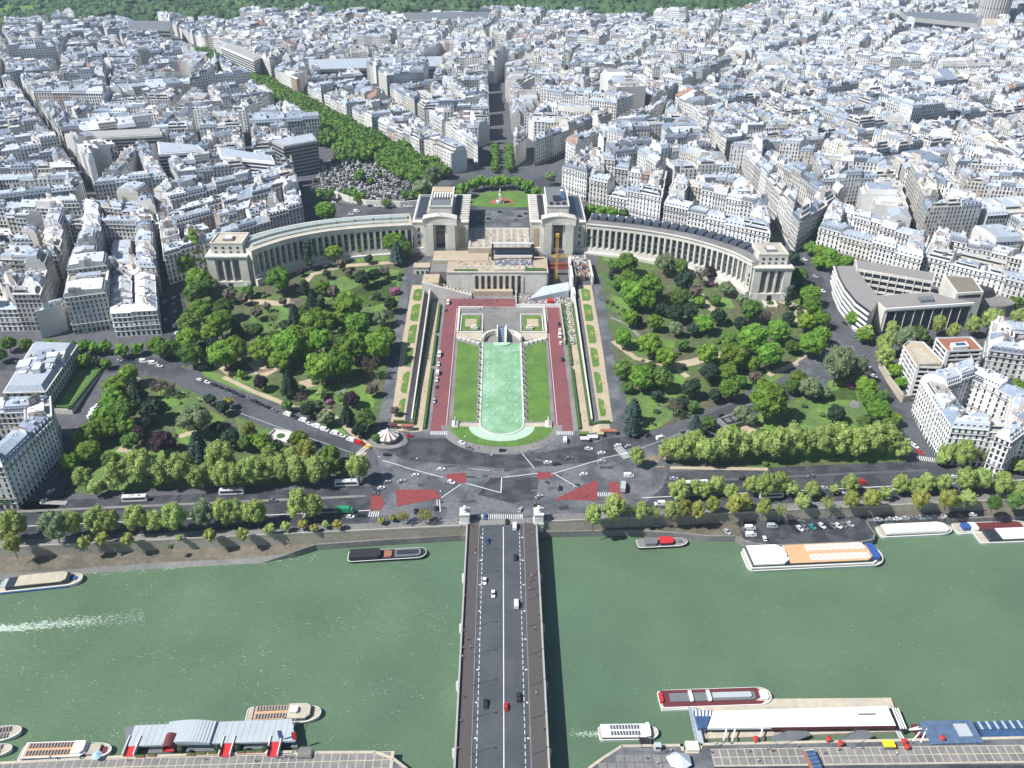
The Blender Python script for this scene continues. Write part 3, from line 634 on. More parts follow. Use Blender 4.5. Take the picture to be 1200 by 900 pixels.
# ================================================================== PALACE
C1 = (1, 1, 1)
def catmull(pts, t):
    n = len(pts) - 1; i = min(int(t * n), n - 1); u = t * n - i
    p0 = pts[max(0, i - 1)]; p1 = pts[i]; p2 = pts[i + 1]; p3 = pts[min(n, i + 2)]
    return tuple(.5 * ((2 * b) + (-a + c) * u + (2 * a - 5 * b + 4 * c - d) * u * u + (-a + 3 * b - 3 * c + d) * u ** 3) for a, b, c, d in zip(p0, p1, p2, p3))
def wing(pts, side, z0):
    """curved wing; pts run from the centre pavilion outwards along the garden front"""
    t = thing('palace_wing', f'long curved {side} wing of the pale stone palace with a row of tall pilasters', 'palace wing', (0, 0, 0), 0)
    S = 240; cur = [Vector(catmull(pts, i / S)) for i in range(S + 1)]
    d = [0]
    for a, b in zip(cur, cur[1:]): d.append(d[-1] + (b - a).length)
    total = d[-1]
    def at(s):
        s = max(0, min(total - .001, s))
        lo, hi = 0, S
        while hi - lo > 1:
            m = (lo + hi) // 2
            if d[m] <= s: lo = m
            else: hi = m
        u = (s - d[lo]) / (d[lo + 1] - d[lo]); p = cur[lo].lerp(cur[lo + 1], u); a = cur[max(0, lo - 2)]; b = cur[min(S, lo + 3)]; tg = (b - a).normalized()
        n = Vector((-tg.y, tg.x)); n = n if n.y > 0 or abs(n.x) > .9 and False else -n
        if n.dot(Vector((0, 1))) < 0: n = -n
        return p, n      # n points away from the garden
    sg = 1 if side == 'right' else -1
    def strip(mb, s0, s1, o0, o1, za, zb, step=3.0, m=0, c=C1, bottom=False):
        n = max(1, int(round((s1 - s0) / step)))
        for i in range(n):
            pa, na = at(s0 + (s1 - s0) * i / n); pb, nb = at(s0 + (s1 - s0) * (i + 1) / n)
            q = [pa + na * o0, pb + nb * o0, pb + nb * o1, pa + na * o1]
            if sg < 0: q = q[::-1]
            mb.prism([(v_.x, v_.y) for v_ in q], za, zb, m, c, bottom=bottom)
    bays = int(total / 4.75); bw = total / bays
    mb = MB(); strip(mb, 0, total, -2.2, 0, z0 - 9, z0 + 1.2, 4); mb.build('terrace', M['stone'], t)
    mb = MB(); strip(mb, 0, total, .1, 22, z0 - 9, z0 + 4.6, 4); mb.build('plinth', M['stone'], t)
    mb = MB(); strip(mb, 0, total, 1.9, 22, z0 + 4.6, z0 + 20.0, 4); mb.build('wall', M['stone'], t)
    mb = MB(); strip(mb, 0, total, .0, 22.3, z0 + 20.0, z0 + 23.2, 2.4, bottom=True); mb.build('entablature', M['stone'], t)
    mb = MB(); strip(mb, 0, total, -.7, .9, z0 + 23.2, z0 + 23.9, 2.4, bottom=True); strip(mb, 0, total, 21.6, 23, z0 + 23.2, z0 + 24.4, 2.4, bottom=True); mb.build('cornice', M['stone'], t)
    for i in range(bays + 1):
        s = i * bw
        mb = MB(); strip(mb, max(0, s - .75), min(total, s + .75), .0, 2.0, z0 + 4.6, z0 + 20.0, 3); mb.build('pilaster', M['stone'], t)
        if i < bays:
            mb = MB(); strip(mb, s + 1.35, s + bw - 1.35, 1.75, 1.95, z0 + 5.4, z0 + 18.6, 4); w = mb.build('window', M['glass'], t)
            for k in (8.6, 12.8): mb = MB(); strip(mb, s + 1.3, s + bw - 1.3, 1.6, 1.8, z0 + k, z0 + k + 1.1, 4); mb.build('spandrel', M['metal'], w)
    if side == 'right':
        mb = MB(); strip(mb, 0, total, 2, 21.6, z0 + 23.2, z0 + 23.5, 4); mb.build('roof', M['paving_grey'], t)
        n = 20
        for i in range(n):
            s = 2 + i * (total - 6) / n
            mb = MB(); strip(mb, s, s + (total - 6) / n - 1.6, 10, 19, z0 + 23.5, z0 + 26.0, 3); mb.build('skylight', mat('slate_light', (.07, .08, .11), rough=.4) if i == 0 else bpy.data.materials['slate_light'], t)
    else:
        mb = MB(); strip(mb, 0, total, 2, 21.6, z0 + 23.2, z0 + 23.5, 4); mb.build('roof', M['paving_light'], t)
        mt_ = mat('roof_glazing', (.34, .40, .38), rough=.3, var=.15, scale=.4)
        n = 9
        for i in range(n):
            s = 3 + i * (total - 8) / n
            mb = MB(); strip(mb, s, s + (total - 8) / n - .8, 5.5, 9, z0 + 23.5, z0 + 24.4, 3); mb.build('skylight', mt_, t)
            mb = MB(); strip(mb, s, s + (total - 8) / n - .8, 13, 19, z0 + 23.5, z0 + 25.2, 3); mb.build('skylight', mt_, t)
    return t
LW = [(-69, 624.5), (-104, 619), (-134, 610), (-160, 594.5), (-180, 573)]
RW = [(65, 626), (103, 614.5), (137, 597), (163, 573), (175, 552)]
wing(LW, 'left', 17.2); wing(RW, 'right', 17.2)
def end_pavilion(x0, x1, y0, z0, side):
    t = thing('end_pavilion', f'square pale stone pavilion closing the {side} end of the palace', 'pavilion', ((x0 + x1) / 2, y0, z0))
    w = (x1 - x0); h = 22.5; D = 26
    def B(name, *a, mt='stone', par=None):
        mb = MB(); mb.box(*a); return mb.build(name, M[mt], par or t)
    X = w / 2
    B('plinth', -X - .4, X + .4, -.5, D + 1, -9, 3.6)
    B('wall', -X, X, 2.2, D, 3.6, h)
    B('corner', -X, -X + w * .2, 0, 2.25, 3.6, h); B('corner', X - w * .2, X, 0, 2.25, 3.6, h)
    a = X - w * .2; bw = 2 * a / 3
    for i in range(3):
        xa = -a + i * bw
        if i: B('pilaster', xa - .7, xa + .7, .3, 2.25, 3.6, h - 1.6)
        wdw = B('window', xa + 1.3, xa + bw - 1.3, 1.95, 2.25, 4.2, h - 3.2, mt='glass')
        for k in (8, 13): B('spandrel', xa + 1.25, xa + bw - 1.25, 1.8, 2.0, k, k + .9, mt='metal', par=wdw)
        for j in range(5): B('mullion', xa + 1.3 + (bw - 2.6) * (j / 4) - .08, xa + 1.3 + (bw - 2.6) * (j / 4) + .08, 1.85, 1.98, 4.2, h - 3.2, mt='stone', par=wdw) if j in (1, 2, 3) else None
    B('lintel', -a, a, .3, 2.25, h - 1.6, h)
    B('cornice', -X - .8, X + .8, -.8, D + .8, h, h + .9)
    B('attic', -X + 3, X - 3, 4.5, D - 1, h + .9, h + 8.2)
    for i in range(4):
        xx = -X + 6.5 + i * (w - 13) / 3
        B('window', xx - .9, xx + .9, 4.35, 4.6, h + 4.6, h + 6.2, mt='glass')
        B('window', xx - .9, xx + .9, 4.35, 4.6, h + 1.6, h + 2.9, mt='glass')
    for (p, q, r, s) in ((-X + 2.8, X - 2.8, 4.3, 5.2), (-X + 2.8, X - 2.8, D - 1.9, D - .8), (-X + 2.8, -X + 3.8, 5.2, D - 1.9), (X - 3.8, X - 2.8, 5.2, D - 1.9)): B('roof_parapet', p, q, r, s, h + 8.2, h + 9.3)
    B('roof', -X + 3.8, X - 3.8, 5.2, D - 1.9, h + 8.2, h + 8.45, mt='paving_light')
    B('skylight', -3.6, 3.6, 10, 17, h + 8.45, h + 9.7, mt='metal'); B('skylight', -2.6, 2.6, 11, 16, h + 9.7, h + 10.4, mt='white')
    B('door', -1.6, 1.6, -.65, -.3, -2.2, 2.4, mt='dark')
    for s in (-1, 1): B('plinth_panel', *sorted((s * (X - 5), s * (X - 1.4))), -.62, -.3, -1, 2.6, mt='white')
    B('stair', -3.4, 3.4, -9, -.6, -9, -2.4, mt='paving_light')
    for s in (-1, 1): B('stair_wall', *sorted((s * 3.4, s * 4.4)), -9.5, -.6, -9, -1.2)
    return t
end_pavilion(-213, -184, 572, 13.5, 'left'); end_pavilion(176.5, 203, 550, 14.2, 'right')
def connector(p, q, z0, side):
    t = thing('link_block', f'narrow stone link between the {side} wing and its end pavilion', 'palace block', (0, 0, 0))
    a, b = Vector(p), Vector(q); d = (b - a).normalized(); n = Vector((-d.y, d.x)); n = n if n.y > 0 else -n
    pr = [a, b, b + n * 22, a + n * 22]; pr = pr if (pr[1] - pr[0]).cross(pr[2] - pr[1]) > 0 else pr[::-1]
    mb = MB(); mb.prism([(v_.x, v_.y) for v_ in pr], z0 - 8, z0 + 22.6); mb.build('wall', M['stone'], t)
    m_ = (a + b) / 2
    for k in (6, 10, 14):
        mb = MB(); mb.obox(m_.x - n.x * .05, m_.y - n.y * .05, 1.2, .3, math.atan2(d.y, d.x), z0 + k, z0 + k + 2.6); mb.build('window', M['glass'], t)
connector((-184.2, 575.5), (-178.5, 575.5), 14.5, 'left'); connector((172.6, 556), (177, 553.8), 14.5, 'right')
def mid_pavilion(cx, s, side):
    """s=+1: inner (parvis) side is towards +x"""
    t = thing('central_pavilion', f'massive stone pavilion with a tall curved portico, {side} of the central terrace', 'pavilion', (cx, 622, 20))
    def B(name, x0, x1, y0, y1, z0, z1, mt='stone', par=None):
        mb = MB(); a, b = sorted((x0 * s, x1 * s)); mb.box(a, b, y0, y1, z0, z1); return mb.build(name, M[mt], par or t)
    B('wall', -21, 21.5, 5, 68, -8, 21.5)
    B('cornice', -21.6, 22, 4.4, 68.5, 21.5, 22.3)
    # outer flank windows and inner flank relief panel
    for k in (3.5, 9, 14.5): B('window', -17.6, -16.2, 4.75, 5.1, k, k + 3, mt='glass')
    B('relief', 15.0, 19.0, 4.7, 5.05, 2.2, 17, mt='sand')
    B('plinth', -21.5, 22, 3.6, 5, -8, 1.4)
    # portico : two pylons, columns, dark glass, curved crowning panel
    B('pylon', -11.5, -5.2, -1.5, 8, -8, 22.6); B('pylon', 5.2, 11.5, -1.5, 8, -8, 22.6)
    B('return_pier', -13.2, -11.5, 1.5, 8, -8, 22.0); B('return_pier', 11.5, 13.2, 1.5, 8, -8, 22.0)
    w = B('window', -3.1, 3.1, 4.0, 5.1, 0, 21.0, mt='glass')
    for k in (5.5, 10.5, 15.5): B('spandrel', -3.0, 3.0, 3.8, 4.05, k, k + .8, mt='metal', par=w)
    for k in (-4.3, 4.3): B('column', k - .65, k + .65, 2.0, 5.2, 0, 21.6)
    n = 12
    mb = MB()
    for i in range(n):
        u0, u1 = -13 + 26 * i / n, -13 + 26 * (i + 1) / n; f_ = lambda u: 28.2 - 1.6 * (u / 13) ** 2 * 1.2; g_ = lambda u: -2.2 + 1.9 * (1 - (u / 13) ** 2)
        q = [(u0, g_(u0)), (u1, g_(u1)), (u1, 8.4), (u0, 8.4)]
        mb.prism(q, 21.6, [f_(u0), f_(u1), f_(u1), f_(u0)], bottom=True)
    mb.build('crowning_panel', M['stone'], t)
    mb = MB()
    for i in range(n):
        u0, u1 = -13 + 26 * i / n, -13 + 26 * (i + 1) / n
        q = [(u0 * 1.03, g_(u0) - .5), (u1 * 1.03, g_(u1) - .5), (u1 * 1.03, g_(u1) + 1), (u0 * 1.03, g_(u0) + 1)]
        mb.prism(q, [f_(u0), f_(u1), f_(u1), f_(u0)], [f_(u0) + .7, f_(u1) + .7, f_(u1) + .7, f_(u0) + .7], bottom=True)
    mb.build('cornice', M['stone'], t)
    B('attic', -8.5, 8.5, 14, 60, 22.3, 31.0); B('attic_cornice', -9, 9, 13.5, 14.6, 31, 31.8); B('attic_cornice', -9, -8, 14.6, 60, 31, 31.8); B('attic_cornice', 8, 9, 14.6, 60, 31, 31.8)
    if s > 0:
        B('roof', -8, 8, 14.6, 30, 31.0, 31.3, mt='metal')
        for i in range(7): B('roof_rib', -6.5 + i * 2.1, -5.5 + i * 2.1, 33, 44, 31.0, 32.6, mt='white')
        B('roof_light', -7, 7, 31, 46, 31.0, 31.25, mt='dark'); B('roof', -8, 8, 48, 60, 31.0, 31.7, mt='sand')
    else:
        B('roof', -8, 8, 14.6, 60, 31.0, 31.25, mt='metal'); B('roof_light', -3, 3, 26, 38, 31.25, 32, mt='dark'); B('roof_cover', -6.6, -3.6, 28, 46, 31.3, 32.8, mt='glass_blue'); B('roof_cover', -6.2, -3.8, 46, 52, 31.3, 32.2, mt='white')
        for k in (-5, 0, 5): B('vent', k - 1.2, k + 1.2, 18, 22, 31.25, 32.3, mt='dark')
    B('side_roof', -20, -10, 9, 66, 22.3, 22.9, mt='metal'); B('side_roof', 10, 14.6, 9, 66, 22.3, 22.9, mt='dark')
    B('light_well', -19, -12, 12, 60, 22.9, 23.2, mt='glass')
    if s > 0: B('roof_strip', -11.5, -9.5, 20, 50, 22.9, 24.2, mt='sand')
    for i in range(11): B('roof_beam', 15, 21, 10 + i * 5.2, 12 + i * 5.2, 22.3, 23.6, mt='stone')
    for i in range(8): B('window', 21.4, 21.75, 10 + i * 7, 13.4 + i * 7, 3, 17, mt='glass')
    for i in range(7): B('door', 21.4, 21.8, 13.4 + i * 7, 16.4 + i * 7, 8, 12, mt='metal')
    mb = MB(); mb.tube((0, 3, 28), (0, 3, 29.6), .8 , 6, r1=.5); mb.tube((-.2, 3, 29.4), (-2.4 * s, 2.6, 30.4), .3, 5); mb.tube((.2, 3, 29.4), (1.6, 3, 30.6), .3, 5); mb.build('roof_statue', M['stone'], t)
    return t
mid_pavilion(-47.5, 1, 'left'); mid_pavilion(43.6, -1, 'right')
# parvis between the pavilions
t = thing('parvis', 'raised paved terrace between the two central pavilions', 'terrace', (0, 606, 0))
mb = MB(); mb.box(-25.8, 21.9, 6, 60, 14, 26.6); mb.build('slab', M['paving_light'], t)
mb = MB(); mb.box(-25.8, 21.9, 48, 88, 15, 27.4); mb.build('upper_slab', M['asphalt_light'], t)
mb = MB(); mb.box(-25.8, 21.9, 46.4, 48, 20, 27.0); mb.build('step', M['stone'], t)
mb = MB()
for i in range(9):
    for j in range(15):
        x = -24 + i * 5.4; y = 9 + j * 2.6; mb.box(x, x + 3.4, y, y + 1.1, 26.6, 26.64)
mb.build('floor_slab', M['paving_grey'], t, kind='stuff')
for i in range(10):
    for s, x in ((-1, -24.8), (1, 20.6)):
        mb = MB(); mb.box(x - .7, x + .7, 9 + i * 3.6, 10.6 + i * 3.6, 26.6, 28.0); mb.build('balustrade_block', M['stone'], t)
# theatre terraces below the palace
th = thing('theatre_block', 'low stone theatre building with eight tall square openings facing the fountains', 'building', (0, 575, 0))
def TB(name, *a, mt='stone', par=None):
    mb = MB(); mb.box(*a); return mb.build(name, M[mt], par or th)
TB('wall', -40.5, -20.5, 0, 2, 2, 22.6); TB('wall', 15, 33, 0, 2, 2, 22.6); TB('roof', -40.5, 33, 2, 31.5, 2, 22.0, mt='sand')
TB('lintel', -20.5, 15, -.2, 2, 20.2, 22.6)
TB('terrace_front', -20.5, 8, -4.5, -.2, 2, 9.8, mt='sand'); TB('glazing', -20.5, 15, 1.4, 2, 8, 20.2, mt='glass')
for i in range(9): x = -20.5 + 35.5 * i / 8; TB('pier', x - .95, x + .95, -.5, 1.4, 6, 20.2)
for i in range(8): x = -20.5 + 35.5 * (i + .5) / 8; TB('window', x - 1.1, x + 1.1, .9, 1.35, 11, 19.6, mt='shutter') 
TB('parapet', -40.5, 33, -.5, .3, 22.6, 23.8)
TB('upper_terrace', -52, -10, 22, 42, 12, 22.5, mt='sand'); TB('planting_bed', -35, -18, 3, 5.5, 22, 23.2, mt='hedge'); TB('planting_bed', 17, 32, 3, 7, 22, 23.4, mt='hedge')
TB('balustrade', -35, -5, 10.5, 11.3, 22, 23.2); TB('balustrade', -52, -36, 22, 22.6, 22.5, 23.6)
TB('side_terrace', -53, -40.5, 8, 26, 5, 20, mt='paving_grey'); TB('side_house', -66, -54.5, 16, 24, 8, 19.5); TB('side_house_roof', -66.4, -54.1, 15.6, 24.4, 19.5, 20.1, mt='sand')
for i in range(3): TB('side_house_window', -64 + i * 3.6, -62.4 + i * 3.6, 15.8, 16.1, 13, 17, mt='glass')
# curved stairs left (steps)
for i in range(12):
    TB('stair', -46 + i * 2.1, -43.9 + i * 2.1, -1.5, 7.9, 3, 17.5 - i * .85, mt='sand' if i % 2 == 0 else 'paving_light') if -43.9 + i * 2.1 <= -20.6 and False else None
for i in range(14):
    x0 = -56 + i * 2.4; TB('stair', x0, x0 + 2.4, -7, -.6, 2, 17.6 - i * .75, mt='paving_light')
mb = MB(); mb.prism([(-58, -9), (-22, -9), (-22, -7), (-58, -7)], 2, [19.0, 8.6, 8.6, 19.0]); mb.build('stair_wall', M['stone'], th)
TB('landing', -58, -46, -7, 8, 2, 18.0, mt='sand')
# stage
st = thing('open_air_stage', 'black truss stage with white band, dark seating and scattered chairs above the theatre', 'stage', (6, 592, 22.5))
def SB(name, *a, mt='dark'):
    mb = MB(); mb.box(*a); return mb.build(name, M[mt], st)
for x in (-13, 17.5): SB('truss_post', x - .8, x + .8, 7, 9, -1, 9); SB('truss_post', x - .7, x + .7, 17, 18.6, -1, 9)
SB('truss_beam', -13.8, 18.3, 7.2, 8.8, 8, 9.4); SB('roof_edge', -13.8, 18.3, 17, 18.6, 8, 9.3, mt='white')
SB('backdrop', -11, 16.5, 9, 9.4, 3.6, 8, mt='glass_blue'); SB('white_band', -11.5, 17, 6.6, 7.2, 2.6, 3.9, mt='white'); SB('seating', -11, 16.5, -4, 6.4, -1, .7, mt='metal'); SB('podium', -12, 17.5, -12, -4.4, -1, .6, mt='paving_light')
mb = MB()
for k in range(150):
    x, y = rnd.uniform(-10, 16), rnd.uniform(-10, 6); c = rnd.choice([(.8, .8, .8), (.7, .7, .75), (.3, .3, .4), (.1, .1, .15)]); mb.box(x - .3, x + .3, y - .3, y + .3, .6, 1.5, 0, c)
mb.build('chair', M['paintc'], st, kind='stuff')
# building site
M['maroon_steel'] = mat('maroon_steel', (.25, .05, .05), var=.2)
bs = thing('building_site', 'building site with pit, rubble, grey sheeting and white hoardings right of the theatre', 'building site', (0, 0, 0))
def KB(name, *a, mt='stone', **k):
    mb = MB(); mb.box(*a, **k); return mb.build(name, M[mt], bs)
KB('pit_wall', 33.2, 34.2, 576, 604, 3, 22, mt='paving_light'); KB('pit_wall', 50.5, 51.8, 566, 604, 3, 23.5, mt='white'); KB('pit_floor', 34.2, 50.5, 576, 604, 3, 6.4, mt='dark')
KB('beam', 34.2, 50.5, 600, 602, 17, 19, mt='maroon_steel'); KB('beam', 34.2, 50.5, 594, 595.4, 17, 18.4, mt='maroon_steel'); KB('back_wall', 34.2, 50.5, 604, 606, 5, 22, mt='paving_grey')
mb = MB(); mb.prism([(20, 560), (49, 568), (49, 575.5), (30, 573)], [6] * 4, [9.0, 12, 15, 12.5]); mb.build('sheeting', mat('sheeting', (.45, .5, .55), rough=.4, var=.2, scale=.6), bs)
KB('hoarding', 10.2, 10.7, 553, 574, 5, 9.2, mt='stone'); KB('hoarding', 10.7, 42, 552.5, 553.0, 5.4, 8.2, mt='white'); KB('hoarding', 42, 42.5, 500, 568, 3.5, 7.6, mt='paving_light'); KB('concrete_pad', 10.8, 42, 553.1, 566, 5, 6.5, mt='paving_grey')
KB('fence_panel', 51, 53, 556, 574, 6, 15, mt='white'); KB('site_cabin', 33, 37, 556, 560, 6.5, 9.1, mt='red'); KB('sand_heap', 52, 62, 580, 600, 10, 17.5, mt='beach'); KB('retaining_wall', 66, 67.2, 574, 604, 10, 20.5, mt='stone'); KB('retaining_wall', 54, 55, 576, 604, 8, 20, mt='paving_light')
for nme, xr, yr, zf, n, cols in (('rubble', (11, 41), (556, 568), 6.6, 260, [(.45, .4, .36), (.4, .15, .12), (.55, .5, .45), (.2, .2, .24), (.6, .6, .62)]), ('material_pile', (53, 65), (580, 606), 17.0, 170, [(.5, .45, .4), (.35, .16, .1), (.55, .55, .55), (.18, .17, .17)]),
                          ('stone_pile', (43.2, 49), (500, 566), 5.2, 200, [(.5, .48, .44), (.35, .34, .32), (.6, .58, .52), (.25, .25, .24)]), ('site_equipment', (40, 66), (604, 618), 19.5, 160, [(.6, .6, .6), (.3, .3, .3), (.5, .3, .2), (.7, .7, .7)])):
    mb = MB()
    for k in range(n):
        x, y = rnd.uniform(*xr), rnd.uniform(*yr); z = max(zf - 2, H(x, y)) if nme != 'material_pile' else 17.2; a = rnd.random() * 3; L_ = rnd.uniform(.5, 2.4)
        mb.obox(x, y, L_, rnd.uniform(.4, 1.1), a, z - .6, z + rnd.uniform(.5, 1.6), 0, rnd.choice(cols))
    mb.build(nme, M['paintc'], bs, kind='stuff')
# crane
cr = thing('tower_crane', 'yellow tower crane standing in the building pit', 'crane', (40.5, 585, 6.4))
def lattice(mb, p, q, w, n, r=.16):
    p, q = Vector(p), Vector(q); d = (q - p).normalized(); a = d.orthogonal().normalized() if abs(d.z) < .9 else Vector((1, 0, 0)); b = d.cross(a).normalized(); a = b.cross(d)
    cs = [(a * i + b * j) * w / 2 for i, j in ((-1, -1), (1, -1), (1, 1), (-1, 1))]
    for c in cs: mb.tube(p + c, q + c, r, 4)
    for k in range(n):
        u, w_ = p.lerp(q, k / n), p.lerp(q, (k + 1) / n)
        for i in range(4): mb.tube(u + cs[i], w_ + cs[(i + 1) % 4], r * .7, 3); mb.tube(w_ + cs[i], w_ + cs[(i + 1) % 4], r * .7, 3)
mb = MB(); lattice(mb, (0, 0, 0), (0, 0, 42), 1.7, 16, .17); mb.build('mast', M['yellow'], cr)
mb = MB(); lattice(mb, (-5, 0, 25.0), (9, 0, 25.4), 1.3, 7, .15); mb.build('jib', M['yellow'], cr)
mb = MB(); mb.box(-1.2, 1.2, -1.2, 1.2, 40, 42.4); mb.build('cab', M['yellow'], cr); mb = MB(); mb.box(-2.4, 2.4, -2.4, 2.4, 0, .8); mb.build('base', M['paving_grey'], cr)
mb = MB(); mb.box(-6.6, -4.6, -1, 1, 23.6, 25.6); mb.build('counterweight', M['metal'], cr)
# monument on the square lawn
mp_ = P(586, 238)
t = thing('equestrian_monument', 'pale monument on the round lawn of the square beyond the palace', 'monument', mp_)
mb = MB(); mb.box(-3.4, 3.4, -2, 2, -.5, 2); mb.build('base', M['stone'], t)
mb = MB(); mb.box(-1.2, 1.2, -2.6, 2.6, 2, 8); mb.build('plinth', M['stone'], t); mb = MB(); mb.tube((0, -2, 10), (0, 2, 10), .8, 7); mb.tube((0, 0, 10), (0, 0, 13), .6, 6, r1=.3); mb.tube((0, -1.6, 10), (0, -3, 12), .5, 6); mb.tube((0, -1.4, 10), (0, -1.4, 8), .3, 5); mb.tube((0, 1.4, 10), (0, 1.4, 8), .3, 5); mb.build('rider', M['stone'], t)
# cemetery wall + tombs
mb = MB(); pl = [P(a, b) for a, b in [(388, 229), (410, 237), (430, 241), (470, 243), (500, 240)]]
for a, b in zip(pl, pl[1:]):
    r_ = ribbon([a, b], 1.2); mb.prism(r_, a.z - 2, a.z + 5)
tag(mb.build('cemetery_wall', M['stone']), 'high pale stone wall along the street side of the cemetery', 'wall')
def inside(p, poly):
    x, y = p[0], p[1]; c = False; n = len(poly)
    for i in range(n):
        a, b = poly[i], poly[(i + 1) % n]
        if (a[1] > y) != (b[1] > y) and x < (b[0] - a[0]) * (y - a[1]) / (b[1] - a[1]) + a[0]: c = not c
    return c
cemp = [P(a, b) for a, b in [(364, 222), (382, 190), (420, 176), (470, 186), (512, 206), (506, 228), (440, 238), (390, 231)]]
mb = MB(); x0, x1 = min(p.x for p in cemp), max(p.x for p in cemp); y0, y1 = min(p.y for p in cemp), max(p.y for p in cemp)
for k in range(3000):
    x, y = rnd.uniform(x0, x1), rnd.uniform(y0, y1)
    if not inside((x, y), cemp): continue
    z = H(x, y); c = rnd.choice([(.55, .55, .54), (.34, .34, .33), (.2, .2, .21), (.62, .61, .58), (.13, .13, .14), (.05, .06, .06), (.06, .09, .04)])
    mb.obox(x, y, rnd.uniform(1, 3), rnd.uniform(.8, 1.6), .45 + rnd.choice((0, 1.57)), z, z + rnd.choice((.5, .6, 1.2, 2.6, 3.4)), 0, c)
tag(mb.build('tombstones', M['wall']), kind='stuff')
# ================================================================== CITY
crnd = random.Random(21)
def cent(q): return (sum(p[0] for p in q) / len(q), sum(p[1] for p in q) / len(q))
def area(q): return .5 * sum(q[i][0] * q[(i + 1) % len(q)][1] - q[(i + 1) % len(q)][0] * q[i][1] for i in range(len(q)))
def ccw(q):
    q = [(p[0], p[1]) for p in q]
    return q if area(q) > 0 else q[::-1]
def halfplane(poly, p, n, off=0.0):
    """keep the side where (x-p).n >= off"""
    out = []; k = len(poly)
    dd = [(q[0] - p[0]) * n[0] + (q[1] - p[1]) * n[1] - off for q in poly]
    for i in range(k):
        a, b = poly[i], poly[(i + 1) % k]; da, db = dd[i], dd[(i + 1) % k]
        if da >= 0: out.append(a)
        if (da >= 0) != (db >= 0):
            t = da / (da - db); out.append((a[0] + (b[0] - a[0]) * t, a[1] + (b[1] - a[1]) * t))
    return out
def split(poly, p, q, gap):
    d = Vector((q[0] - p[0], q[1] - p[1])).normalized(); n = (-d.y, d.x)
    return halfplane(poly, p, n, gap / 2), halfplane(poly, p, (d.y, -d.x), gap / 2)
def inset(poly, d):
    out = poly; n = len(poly)
    for i in range(n):
        a, b = poly[i], poly[(i + 1) % n]; e = Vector((b[0] - a[0], b[1] - a[1]))
        if e.length < .01: continue
        e.normalize(); out = halfplane(out, a, (-e.y, e.x), d)
        if len(out) < 3: return []
    return out
def clean(poly, tol=3.0):
    out = []
    for p in poly:
        if not out or math.hypot(p[0] - out[-1][0], p[1] - out[-1][1]) > tol: out.append(p)
    while len(out) > 2 and math.hypot(out[0][0] - out[-1][0], out[0][1] - out[-1][1]) <= tol: out.pop()
    return out
CREAM = [(.60, .59, .57), (.66, .65, .63), (.57, .55, .51), (.61, .595, .565), (.71, .70, .67), (.54, .525, .49), (.65, .62, .54)]
WHITE = [(.74, .73, .70), (.78, .78, .76), (.70, .69, .66)]
ODD = [(.42, .31, .26), (.52, .40, .35), (.45, .44, .43), (.38, .37, .35), (.62, .56, .46)]
ZINC = [(.35, .40, .47), (.43, .48, .55), (.29, .34, .42), (.49, .53, .59), (.56, .60, .65), (.37, .42, .47), (.62, .65, .69), (.23, .28, .35)]
SLATE = [(.10, .11, .14), (.14, .15, .19), (.18, .20, .24), (.24, .27, .31), (.09, .10, .12)]
FLAT = [(.62, .61, .58), (.50, .49, .46), (.70, .69, .67), (.40, .38, .35), (.56, .52, .46), (.33, .32, .31)]
CHIM = [(.60, .58, .54), (.50, .46, .42), (.68, .67, .64), (.38, .33, .30), (.56, .54, .50), (.72, .72, .71)]
class Bld:
    """collects one building (or many) by part"""
    def __init__(s): s.p = {}
    def __getitem__(s, k):
        if k not in s.p: s.p[k] = MB()
        return s.p[k]
def lerp2(a, b, t): return (a[0] + (b[0] - a[0]) * t, a[1] + (b[1] - a[1]) * t)
